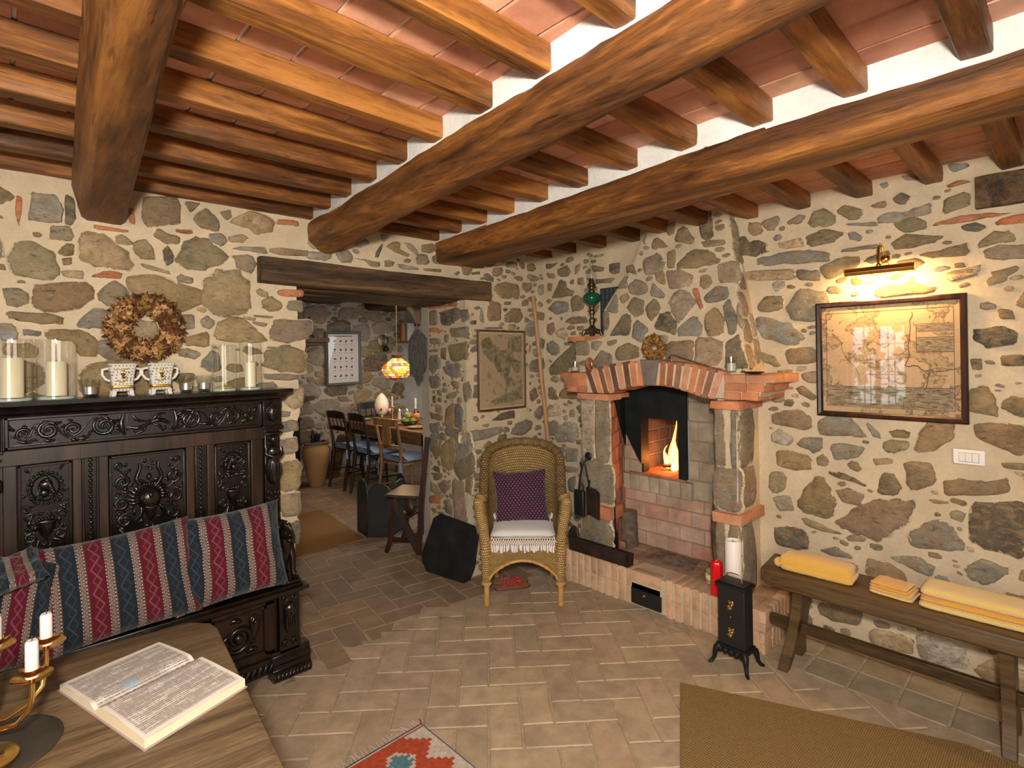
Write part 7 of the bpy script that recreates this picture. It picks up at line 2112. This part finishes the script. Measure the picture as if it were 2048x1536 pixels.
# corner shelf with books
t_ = thing('book_shelf', 'small wooden shelf on the white wall beside the hanging lavender', 'shelf', (0,0,0)); mb = MB(); mb.box(4.25,6.55,1.735,4.42,7.0,1.76); mb.box(4.40,6.55,1.76,4.42,7.0,1.80); obj('board', mb, M['dwood'], t_, 30, .003)
for k, (c, h_, w_, lab) in enumerate((((.30,.06,.04),.26,.035,'dark red book at the left end of the small shelf'),((.55,.30,.12),.27,.03,'tan leather book second from the left on the small shelf'),((.60,.33,.08),.265,.028,'ochre book third from the left on the small shelf'),((.10,.14,.28),.25,.03,'blue book fourth from the left on the small shelf'),((.50,.45,.36),.255,.03,'cream book at the right end of the small shelf'))):
    y1_ = 6.90-.045*k; t2 = thing('book', lab, 'book', (0,0,0), 0, 'books on the small dining room shelf')
    mb = MB(); mb.box(4.275, y1_-w_, 1.761, 4.405, y1_, 1.761+h_); obj('cover', mb, simple('book_cover_%d' % k, c, .6), t2, 30, .002)
    mb = MB(); mb.box(4.285, y1_-w_+.003, 1.764+h_-.003, 4.40, y1_-.003, 1.7625+h_); obj('pages', mb, simple('book_pages_%d' % k, (.6,.54,.42), .8), t2, 0)
# lavender bunch
t_ = thing('lavender_bunch', 'large dried grey lavender bunch hanging head down at the right door jamb', 'bouquet', (2.285,3.45,0)); mb = MB(); rg = random.Random(21)
for k in range(230):
    a = rg.uniform(0,6.28); r0 = rg.uniform(0,.02); r1 = .095*math.sqrt(rg.random()); zb = 1.66-rg.uniform(.02,.34)*(1-.5*(r1/.095)**2)
    mb.tube([(r0*math.cos(a)*.6, r0*math.sin(a), 1.72), (r1*.7*math.cos(a)*.5, r1*.7*math.sin(a), (1.72+zb)/2), (r1*math.cos(a)*.5, r1*math.sin(a), zb), (r1*1.05*math.cos(a)*.5, r1*1.05*math.sin(a), zb-.06)], [.0015,.003,.007,.004], 5)
obj('flower_heads', mb, simple('dried_lavender', (.085,.075,.068), .95, nscale=60, namt=.5), t_, 60)
mb = MB()
for k in range(40): a = rg.uniform(0,6.28); mb.tube([(.018*math.cos(a)*.6,.018*math.sin(a),1.68),(.010*math.cos(a),.010*math.sin(a),1.76),(.03*math.cos(a)*.6,.03*math.sin(a),1.86)], .0025, 5)
obj('stems', mb, simple('dried_stems', (.16,.10,.055), .9), t_, 60)
mb = MB(); mb.tube([(0,.0,1.80),(.0,.06,1.86),(-.01,.17,1.96)], [.018,.02,.022], 9); obj('branch', mb, simple('grey_branch', (.22,.17,.12), .9, nscale=30), t_, 60)
mb = MB(); mb.lathe([(.020,1.745),(.022,1.755),(.020,1.765)], n=14); obj('tie', mb, M['black'], t_, 60)
# pendant lamp with coloured mosaic shade
def mosaic():
    t = NT('mosaic_glass'); uv = t.tc('UV'); s_ = t.sep(uv)
    row = t.math('FLOOR', t.math('MULTIPLY', s_[1], 9)); u = t.math('ADD', t.math('MULTIPLY', s_[0], 26), t.math('MULTIPLY', row, .5)); col = t.math('FLOOR', u)
    w_ = t.n('ShaderNodeTexWhiteNoise', noise_dimensions='2D'); t.put(w_.inputs['Vector'], t.comb(col, row, 0))
    c = t.ramp(w_.outputs['Value'], [(0,(.95,.12,.02)),(.2,(1,.30,.03)),(.42,(.95,.04,.02)),(.52,(.35,.75,.05)),(.64,(1,.75,.15)),(.76,(.10,.55,.65)),(.84,(1,.95,.7)),(.92,(1,.35,.04))], 'CONSTANT')
    eu = t.math('ABSOLUTE', t.math('SUBTRACT', t.math('FRACT', u), .5)); ev = t.math('ABSOLUTE', t.math('SUBTRACT', t.math('FRACT', t.math('MULTIPLY', s_[1], 9)), .5))
    lead = t.math('MULTIPLY', t.ramp(eu, [(.42,1),(.46,0)]), t.ramp(ev, [(.40,1),(.45,0)]))
    lw = t.n('ShaderNodeLayerWeight'); lw.inputs[0].default_value = .5; hot = t.ramp(lw.outputs['Facing'], [(.0,3.4),(.15,2.0),(.45,.9),(1,.5)])
    col_ = t.mix(lead, (.02,.01,.01), c); t.put(t.b.inputs['Emission Color'], col_); t.put(t.b.inputs['Emission Strength'], t.math('MULTIPLY', t.math('MULTIPLY', lead, hot), 1.15))
    return t.set(col_, .2)
t_ = thing('pendant_lamp', 'glowing multicoloured mosaic glass pendant lamp hanging over the dining table', 'lamp', (3.30,5.40,0))
prof = [(.045,1.515),(.065,1.50),(.115,1.465),(.155,1.425),(.172,1.385),(.168,1.355),(.140,1.315),(.105,1.285)]
def shade(u, v):
    f = v*(len(prof)-1); k = min(int(f), len(prof)-2); r = prof[k][0]+(prof[k+1][0]-prof[k][0])*(f-k); z = prof[k][1]+(prof[k+1][1]-prof[k][1])*(f-k)
    return (r*math.cos(2*PI*u), r*math.sin(2*PI*u), z)
mb = MB(); mb.grid(shade, 48, 14); o = obj('lamp_shade', mb, mosaic(), t_, 80)
mb = MB(); mb.lathe([(.02,1.50),(.05,1.51),(.062,1.545),(.066,1.548),(.05,1.552),(.012,1.56)], n=20); obj('cap', mb, simple('lamp_cap', (.10,.03,.02), .4), t_, 50)
mb = MB(); mb.tube([(0,0,1.55),(0,0,2.40)], .005, 7)
for k in range(28): mb.ball(0,0,1.57+.028*k,.008,.008,.011,6,4)
obj('chain', mb, M['bronze'], t_, 60)
point('pendant_light', (3.30,5.40,1.24), 7, (1,.62,.30), .05)
# dining table
t_ = thing('dining_table', 'brown wooden dining table laid for a meal behind the doorway', 'table', (0,0,0))
mb = MB(); mb.box(3.08,4.55,.722,3.90,6.35,.75); obj('table_top', mb, M['dwood'], t_, 30, .005)
mb = MB(); mb.box(3.12,4.60,.60,3.14,6.30,.722); mb.box(3.84,4.60,.60,3.86,6.30,.722); mb.box(3.12,4.60,.60,3.86,4.62,.722); mb.box(3.12,6.28,.60,3.86,6.30,.722); obj('apron', mb, M['dwood'], t_, 30, .002)
for x, y in ((3.12,4.60),(3.80,4.60),(3.12,6.24),(3.80,6.24)):
    mb = MB(); mb.loft([[(x+a*.06+s, y+b*.06+s, z) for a, b in ((0,0),(1,0),(1,1),(0,1))] for z, s in ((0,.0),(.5,.0),(.722,.0))], True, True); obj('leg', mb, M['dwood'], t_, 30, .004)
# dining chairs
def dchair(lab, x, y, rz, wm, style=0):
    t_ = thing('dining_chair', lab, 'chair', (x, y, 0), rz, 'chairs around the dining table')
    mb = MB(); mb.loft([[(-.19,-.18,z),(.19,-.20,z),(.21,.20,z),(-.21,.18,z)] for z in (.425,.45)], True, True); obj('seat', mb, wm, t_, 30, .006)
    for sy in (-1, 1):
        mb = MB(); mb.tube([(-.26,sy*.17,0),(-.20,sy*.165,.42),(-.21,sy*.17,.60),(-.27,sy*.185,.90)], [.016,.019,.017,.014], 8); obj('leg', mb, wm, t_, 50)
        mb = MB(); mb.tube([(.20,sy*.18,0),(.17,sy*.165,.43)], [.013,.018], 8); obj('leg', mb, wm, t_, 50)
    mb = MB()
    if style == 0:
        for z, hh, x0 in ((.86,.075,-.262),(.70,.04,-.232)): mb.loft([[(x0-.012*math.cos(b*1.2), b*.18, z-hh/2), (x0+.008-.012*math.cos(b*1.2), b*.18, z-hh/2), (x0+.004-.012*math.cos(b*1.2), b*.18, z+hh/2+.015*math.cos(b*1.5)), (x0-.006-.012*math.cos(b*1.2), b*.18, z+hh/2+.015*math.cos(b*1.5))] for b in np.linspace(-1,1,9)], True, True)
        for b in (-.5,0,.5): mb.tube([(-.225,b*.17,.70),(-.262,b*.17,.84)], .008, 6)
    else:
        mb.box(-.262,-.19,.60,-.240,.19,.64); mb.box(-.285,-.19,.83,-.262,.19,.90)
        mb.prism([(-.05,.60),(.05,.60),(.08,.72),(.05,.85),(-.05,.85),(-.08,.72)], 'x', -.262, -.250)
    obj('backrest', mb, wm, t_, 40)
    mb = MB(); mb.tube([(-.225,-.165,.20),(.185,-.17,.20)], .009, 6); mb.tube([(-.225,.165,.20),(.185,.17,.20)], .009, 6); mb.tube([(-.02,-.168,.20),(-.02,.168,.20)], .009, 6); obj('stretcher', mb, wm, t_, 50)
    c = thing('chair_cushion', lab.replace('dining chair', 'chair pad tied to the chair').replace('dark', 'blue fabric').replace('black', 'blue fabric').replace('honey', 'blue fabric') , 'cushion', (x, y, 0), rz, 'blue chair pads in the dining room')
    mb = MB(); 
    def f_(s_):
        def g(u, v):
            a = (u-.5)*2; b = (v-.5)*2; e = max(0,1-a**6)*max(0,1-b**6); return (a*.20+.0, b*.20, .478+s_*.026*e**.4+(.05*max(0,-a-.75)*4 if s_ > 0 else 0))
        return g
    mb.grid(f_(1), 14, 14); mb.grid(f_(-1), 14, 14); obj('pad', mb, M['bluefab'], c, 80)
    for sy in (-1, 1):
        mb = MB(); mb.tube([(-.19,sy*.17,.475),(-.232,sy*.175,.46),(-.235,sy*.18,.40),(-.245,sy*.172,.30)], [.006,.010,.009,.012], 6, flat=.35); mb.tube([(-.225,sy*.175,.47),(-.24,sy*.20,.43),(-.235,sy*.205,.37)], [.006,.010,.010], 6, flat=.35); obj('tie', mb, M['bluefab'], c, 60)
    return t_, c
M['bluefab'] = simple('blue_linen', (.20,.27,.44), .9, nscale=40, namt=.15, Sheen_Weight=.2)
M['blackwood'] = wood('black_chair_wood', (.006,.004,.003), (.016,.011,.009), (.04,.03,.024), 'z', .35, 1.5, .1, .5)
for args, plab in ((('dark dining chair furthest left at the dining table', 3.08, 5.98, .06, M['mahog'], 0), 'blue pad on the furthest left dark dining chair'),
             (('black dining chair between the dark and the honey coloured ones', 3.09, 5.47, -.04, M['blackwood'], 0), 'blue pad on the black middle dining chair'),
             (('honey coloured dining chair nearest the doorway', 3.08, 4.86, .08, M['cwood'], 1), 'blue pad tied to the honey coloured dining chair'),
             (('dark dining chair at the far side of the dining table', 3.95, 5.0, PI, M['mahog'], 0), 'blue pad on the chair at the far side of the table'),
             (('black dining chair at the far end of the table before the stone wall', 3.72, 6.52, -PI/2, M['blackwood'], 0), 'blue pad on the chair at the far end of the table')):
    r_, c = dchair(*args); c['label'] = plab
# things on the dining table
def plate(lab, x, y, r=.11):
    t_ = thing('plate', lab, 'plate', (x, y, .7505), 0, 'plates on the dining table'); mb = MB(); mb.lathe([(r*.6,0),(r*.7,.002),(r,.014),(r,.016),(r*.68,.006),(0,.005)], n=28); obj('dish', mb, simple('plate_glaze', (.42,.28,.16), .2), t_, 50)
plate('glazed plate at the far left corner of the dining table', 3.24, 6.12); plate('glazed plate in front of the black middle chair', 3.23, 5.42); plate('glazed plate nearest the doorway on the dining table', 3.27, 4.95); plate('glazed plate at the far right of the dining table', 3.72, 5.15)
t_ = thing('glass_globe_lamp', 'large white pear shaped glass lamp with painted flower on the dining table', 'lamp', (3.47,6.05,.7505))
mb = MB(); mb.lathe([(.05,0),(.06,.01),(.03,.03),(.028,.05)], n=20); obj('foot', mb, M['brass_old'], t_, 50)
mb = MB(); mb.lathe([(.035,.05),(.065,.08),(.088,.14),(.090,.18),(.075,.24),(.045,.29),(.015,.32),(0,.325)], n=28); obj('globe', mb, simple('opal_glass', (.72,.62,.52), .2), t_, 60)
mb = MB(); 
for k in range(7): mb.ball(-.055+.010*math.cos(k), -.070+.004*math.sin(k*2), .12+.012*math.sin(k*1.3), .009, .007, .012, 7, 4)
obj('painted_flower', mb, simple('plum_paint', (.09,.03,.06), .4), t_, 60)
def cstick(lab, x, y, h, ch):
    t_ = thing('candlestick', lab, 'candlestick', (x, y, .7505), 0, 'candlesticks on the dining table'); mb = MB()
    pr = [(.045,0),(.048,.006),(.02,.02)]+[(.010+.006*(k % 2), .03+.02*k) for k in range(int((h-.05)/.02))]+[(.012,h-.02),(.028,h-.008),(.028,h-.004),(.010,h)]
    mb.lathe(pr, n=16); obj('stem', mb, M['brass_old'], t_, 50)
    c = thing('taper_candle', lab.replace('twisted brass candlestick', 'slim ivory taper in the candlestick'), 'candle', (x, y, .7505+h), 0, 'tapers on the dining table'); mb = MB(); mb.lathe([(.011,0),(.009,ch),(0,ch+.004)], n=12); obj('wax', mb, M['wax'], c, 50); mb = MB(); mb.tube([(0,0,ch),(0,0,ch+.012)], .0012, 5); obj('wick', mb, M['black'], c, 60)
cstick('twisted brass candlestick nearer the black chair', 3.17, 5.30, .22, .11); cstick('twisted brass candlestick behind the fruit bowl', 3.50, 5.33, .17, .12)
t_ = thing('fruit_bowl', 'low dark bowl holding green apples and red fruit on the dining table', 'bowl', (3.37,5.26,.7505)); mb = MB(); mb.lathe([(.05,0),(.06,.004),(.12,.05),(.118,.052),(.05,.012),(0,.010)], n=26); obj('bowl', mb, simple('bowl_brown', (.10,.05,.025), .3), t_, 50)
rg = random.Random(2); ga = simple('green_apple', (.20,.36,.05), .3, nscale=20); ra = simple('red_apple', (.55,.07,.025), .3, nscale=20); oa = simple('orange_fruit', (.65,.25,.03), .35)
for k, (dx, dy, dz, m_, lab) in enumerate(((-.06,-.03,.05,ga,'green apple at the front left of the fruit bowl'),(-.01,-.07,.05,ga,'green apple at the front of the fruit bowl'),(-.04,.03,.055,ga,'green apple at the back left of the fruit bowl'),(.04,-.02,.055,oa,'orange fruit in the middle of the fruit bowl'),(.05,.05,.055,ra,'red apple at the back right of the fruit bowl'),(.0,.0,.11,ra,'red apple on top of the pile in the fruit bowl'),(.065,-.05,.10,oa,'orange fruit on the right of the fruit bowl'),(-.045,-.03,.112,ga,'green apple on top left of the fruit pile'))):
    t2 = thing('apple' if m_ is not oa else 'orange', lab, 'fruit', (3.37+dx, 5.26+dy, .7505+dz), 0, 'fruit in the bowl'); mb = MB(); mb.lathe([(.003,-.030),(.018,-.033),(.034,-.014),(.036,.004),(.028,.024),(.012,.030),(.003,.024)], n=16); obj('fruit', mb, m_, t2, 80); mb = MB(); mb.tube([(0,0,.024),(.003,0,.040)], .0018, 5); obj('stem', mb, M['lintel'], t2, 60)
def wglass(lab, x, y, red=False):
    t_ = thing('wine_glass', lab, 'glass', (x, y, .7505), 0, 'wine glasses on the dining table'); mb = MB(); mb.lathe([(.032,0),(.032,.002),(.004,.008),(.0035,.07),(.01,.078),(.032,.10),(.036,.13),(.030,.16)], n=20, cap=False); obj('glass', mb, M['glass'], t_, 60)
    mb = MB(); mb.lathe([(.005,.082),(.030,.102),(.034,.118),(0,.118)], n=18); obj('wine', mb, simple('dark_wine', (.05,.01,.01), .1), t_, 60)
wglass('wine glass left of the fruit bowl', 3.30, 5.52); wglass('wine glass behind the fruit bowl', 3.62, 5.50); wglass('wine glass at the right side of the dining table', 3.74, 5.42)
for lab, x, y in (('left glass pepper mill near the far table end', 3.60, 5.85), ('right glass salt mill near the far table end', 3.68, 5.80)):
    t_ = thing('glass_mill', lab, 'mill', (x, y, .7505), 0, 'glass mills on the dining table'); mb = MB(); mb.lathe([(.025,0),(.025,.01),(.018,.05),(.022,.09)], n=16); obj('body', mb, simple('mill_glass', (.5,.45,.42), .1), t_, 60); mb = MB(); mb.lathe([(.022,.09),(.024,.10),(.014,.125),(.004,.135)], n=16); obj('cap', mb, M['chrome'], t_, 60)
t_ = thing('candle_cup', 'small amber glass cup with candle on the near end of the dining table', 'candle', (3.27,4.80,.7505)); mb = MB(); mb.lathe([(.024,0),(.034,.02),(.036,.06),(.033,.06),(.022,.01),(0,.01)], n=18, cap=False); obj('cup', mb, simple('amber_cup', (.75,.36,.07), .3), t_, 60)
mb = MB(); mb.lathe([(.030,.03),(.030,.045),(0,.046)], n=14); obj('wax', mb, M['wax'], t_, 60)
t_ = thing('rose', 'pink flower standing in a small glass on the dining table', 'flower', (3.36,5.66,.7505)); mb = MB(); mb.tube([(0,0,.0),(0,0,.13)], .003, 6); obj('stem', mb, simple('green_stem', (.05,.12,.03), .7), t_, 60); mb = MB()
for k in range(14): a = k*2.4; mb.ball(.022*math.cos(a)*math.sqrt(k/14), .022*math.sin(a)*math.sqrt(k/14), .15-.0012*k, .017, .017, .020, 8, 5)
obj('petals', mb, simple('pink_petals', (.62,.22,.24), .7), t_, 80)
t_ = thing('cutlery', 'silver knife and fork beside the plate nearest the doorway', 'cutlery', (3.15,4.86,.7505)); mb = MB(); mb.box(-.01,-.02,0,.004,.18,.003); mb.tube([(.03,-.02,.004),(.03,.10,.004),(.03,.18,.006)], [.004,.003,.008], 6, flat=.3); obj('pieces', mb, M['chrome'], t_, 40)
# big clay jar with utensils
t_ = thing('clay_jar', 'tall tan woven clay jar standing at the left behind the doorway', 'jar', (2.72,6.28,0))
mb = MB(); mb.lathe([(.082,0),(.088,.01),(.115,.15),(.150,.30),(.166,.40),(.160,.46),(.135,.50),(.130,.515),(.118,.515),(.118,.47),(0,.46)], n=36)
t = NT('tan_clay'); v = t.tc(); w_ = t.wave(v, 40, .8, 'Z'); t.bump(w_, .4, .004); obj('body', mb, t.set(t.mix(1, (.40,.23,.10), t.ramp(w_, [(0,.8),(1,1.1)]), 'MULTIPLY'), .8), t_, 60)
mb = MB(); mb.lathe([(.05,.515),(.150,.508),(.158,.516),(.150,.524),(.05,.530),(0,.53)], n=30); obj('lid', mb, M['oak'], t_, 50)
mb = MB()
mb.add([(.06,-.10,.532),(.16,-.06,.526),(.185,-.02,.46),(.10,-.14,.47)], [(0,1,2,3)]); obj('cloth_corner', mb, simple('pale_cloth', (.5,.42,.36), .9), t_, 0)
for k, (dx, dy, h_, lab) in enumerate(((-.06,-.04,.17,'small black figurine with brass top on the clay jar lid'), (-.0,-.02,.10,'dark stone mug on the clay jar lid'))):
    t2 = thing('figurine' if k == 0 else 'mug', lab, 'ornament', (2.72+dx, 6.28+dy, .5305)); mb = MB(); mb.lathe([(.022,0),(.026,.01),(.016,.04),(.03,.06),(.026,.08),(.012,.10),(.018,.115),(.008,h_-.03),(0,h_-.02)] if k == 0 else [(.03,0),(.034,.005),(.034,.09),(.030,.09),(.028,.01),(0,.01)], n=16); obj('body', mb, M['iron'], t2, 60)
    mb = MB(); mb.ball(0,0,h_-.015,.010) if k == 0 else mb.tube([(.034,0,.02),(.055,0,.03),(.055,0,.07),(.034,0,.075)], .004, 6); obj('finial' if k == 0 else 'handle', mb, M['brass_old'], t2, 60)
t2 = thing('wire_whisk', 'looped wire holder standing on the clay jar lid', 'whisk', (2.78,6.22,.5305)); mb = MB(); mb.tube([(0,0,0),(0,0,.10)]+[(.030*math.sin(a), 0, .135-.035*math.cos(a)) for a in np.linspace(0, 2*PI, 15)], .003, 6); obj('wire', mb, M['chrome'], t2, 60); mb = MB(); mb.lathe([(.03,0),(.028,.012),(.006,.02)], n=14); obj('foot', mb, M['iron'], t2, 60)
# basket with bottle
t_ = thing('log_basket', 'dark brown tapered basket with a tall side behind the clay jar', 'basket', (3.02,6.62,0)); mb = MB()
mb.loft([[(-a,-b,z),(a,-b,z),(a,b,z),(-a,b,z)] for a, b, z in ((.10,.09,0),(.125,.11,.15),(.15,.13,.32),(.145,.125,.32),(.09,.08,.02))], True, True); obj('body', mb, M['dbeam'], t_, 30)
mb = MB(); mb.prism([(.10,.30),(.15,.30),(.22,.52),(.19,.50),(.13,.36)], 'y', -.12, .12); obj('handle_side', mb, M['dbeam'], t_, 30)
t2 = thing('bottle', 'dark green bottle standing in the brown basket', 'bottle', (2.97,6.58,.025)); mb = MB(); mb.lathe([(.038,0),(.04,.01),(.04,.24),(.03,.30),(.014,.34),(.014,.40),(.017,.40),(.017,.415),(0,.415)], n=18); obj('body', mb, simple('bottle_green', (.01,.05,.03), .1), t2, 60); mb = MB(); mb.lathe([(.0405,.08),(.0405,.18)], n=18, cap=False); obj('bottle_label', mb, simple('pale_label', (.5,.45,.38), .8), t2, 60)
# fire screen of arched mesh panels
t_ = thing('fire_screen', 'folding black mesh fire screen with arched panels in the doorway', 'screen', (0,0,0))
def thin_mesh():
    t = NT('dark_wire_mesh'); nt_ = t.t; tr = t.n('ShaderNodeBsdfTransparent'); mx = t.n('ShaderNodeMixShader'); mx.inputs[0].default_value = .80; t.set((.035,.040,.040), .5, .4)
    nt_.links.new(tr.outputs[0], mx.inputs[1]); nt_.links.new(t.b.outputs[0], mx.inputs[2]); nt_.links.new(mx.outputs[0], [n for n in nt_.nodes if n.type == 'OUTPUT_MATERIAL'][0].inputs[0]); return t.mat
M['wmesh'] = thin_mesh(); M['sframe'] = simple('screen_frame', (.045,.055,.055), .35, .5)
def spanel(a, b, zs, zt):
    a = Vector((*a, 0)); b = Vector((*b, 0)); L = (b-a).length; t1 = (b-a)/L; r = L/2; P = [(0,.01),(L,.01)]+[(L/2+r*math.cos(q), zs+(zt-zs)*math.sin(q)) for q in np.linspace(0, PI, 17)]
    W = [a+t1*u+Vector((0,0,z)) for u, z in P]; n_ = Vector((t1.y,-t1.x,0))*.0015; pn = obj('panel', MB().add([w_-n_ for w_ in W]+[w_+n_ for w_ in W], [tuple(range(len(W))), tuple(range(2*len(W)-1, len(W)-1, -1))]), M['wmesh'], t_, 0, recalc=False)
    mb = MB(); mb.tube(W+[W[0]], .008, 7); obj('rim', mb, M['sframe'], pn, 60)
spanel((2.256,4.365), (2.228,4.140), .34, .475); spanel((2.232,4.132), (2.362,3.98), .34, .455); spanel((2.366,3.975), (2.60,4.12), .34, .46); spanel((2.604,4.125), (2.64,4.36), .34, .46)
# folding step chair
t_ = thing('step_chair', 'dark mahogany folding library step chair standing in the doorway', 'chair', (0,0,0)); W2 = M['mahog']
def cbar(mb, P, wd, th=.018): mb.tube(P, wd, 8, flat=th/wd)
A0 = Vector((2.175,3.72,0)); B0 = Vector((2.32,3.50,0)); dirw = Vector((.56,.38,0)).normalized(); wv = dirw*.30
for k, off in enumerate((Vector((0,0,0)), wv)):
    mb = MB(); mb.tube([A0+off+Vector((-.01,.01,0)), A0+off+Vector((.01,-.02,.10)), A0+off+Vector((.015,-.03,.42))], [.024,.027,.027], 4); obj('leg', mb, W2, t_, 30)
    mb = MB(); mb.tube([B0+off+Vector((-.01,.0,0)), B0+off+Vector((.0,-.03,.42)), B0+off+Vector((.02,-.09,.90))], [.026,.029,.024], 4); obj('leg', mb, W2, t_, 30)
    mb = MB(); mb.tube([A0+off+Vector((.02,-.05,.42)), B0+off+Vector((-.005,.02,.02))], .031, 4); obj('brace', mb, W2, t_, 30)
mb = MB(); s0 = A0+Vector((-.03,.0,.43)); s1 = B0+Vector((.0,-.05,.43)); mb.loft([[s0+Vector((0,0,z)), s1+Vector((0,0,z)), s1+dirw*.34+Vector((0,0,z)), s0+dirw*.34+Vector((0,0,z))] for z in (0,.022)], True, True); obj('seat', mb, wood('step_seat_wood', (.02,.017,.008), (.045,.038,.019), (.075,.062,.032), 'x', .35, 1, .1, .5), t_, 30, .004)
for z in (.11,.27):
    mb = MB(); q = A0.lerp(B0, .28 if z > .2 else .5); mb.loft([[q+Vector((0,0,z+h)), q+(B0-A0)*.42+Vector((0,0,z+h)), q+(B0-A0)*.42+wv+Vector((0,0,z+h)), q+wv+Vector((0,0,z+h))] for h in (0,.018)], True, True); obj('step', mb, W2, t_, 30, .003)
mb = MB(); mb.tube([A0+Vector((0,0,.10)), B0+Vector((0,0,.10))], .020, 4)
for z in (.62,.72,.85): mb.tube([B0+Vector((.01,-.03-.14*(z-.42),z)), B0+wv+Vector((.01,-.03-.14*(z-.42),z))], .016, 4)
obj('rails', mb, W2, t_, 30)
# chopping board leaning on the pillar
t_ = thing('black_board', 'large black board with clipped corners leaning against the stone pillar', 'board', (0,0,0))
Pa = Vector((2.140,3.19,0)); Pb2 = Vector((2.215,2.83,0)); up_ = Vector((.075,.01,.42)).normalized(); ax_ = (Pb2-Pa).normalized()
tilt = .24; ax2 = (ax_*math.cos(tilt)+up_*-math.sin(tilt)*0).normalized(); H_ = .42; L_ = (Pb2-Pa).length
def bp(u, v, d): return Pa+ax_*((u-.01)*1.0+.20*v)+up_*v+ax_.cross(up_).normalized()*d+Vector((0,0,.003))
ol = [Vector(q) for q in ((2.148,3.163,.012),(2.216,2.829,.006),(2.231,2.784,.037),(2.250,2.757,.12),(2.287,2.758,.309),(2.291,2.797,.376),(2.234,3.102,.411),(2.215,3.16,.374),(2.150,3.222,.12),(2.148,3.213,.071))]
nb_ = (ol[1]-ol[0]).cross(Vector((.075,.01,.42))).normalized()*.006; n_ = len(ol)
mb = MB(); mb.add([q-nb_ for q in ol]+[q+nb_ for q in ol], [tuple(range(n_)), tuple(range(2*n_-1,n_-1,-1))]+[(i,(i+1)%n_,n_+(i+1)%n_,n_+i) for i in range(n_)])
obj('board', mb, simple('black_slate', (.010,.011,.010), .75, 0, .3, 9, .6, .2), t_, 30, .003)
mb = MB(); mb.tube([(2.175,2.93,.11),(2.170,2.96,.06),(2.165,2.985,.03)], [.006,.007,.008], 7); obj('leather_loop', mb, M['black'], t_, 60)
# doormat in the dining room doorway
mb = MB(); pl = [(2.185,4.115),(2.31,5.22),(1.30,5.36),(1.10,4.13)]
mb.loft([[(x, y, z) for x, y in pl] for z in (.0015,.010)], True, True); o = obj('coir_rug', mb, M['coir'], None, 30); tag(o, 'orange brown coir rug on the floor beyond the doorway', 'rug')
# green desk lamp in the corner behind the camera (seen only in the picture glass)
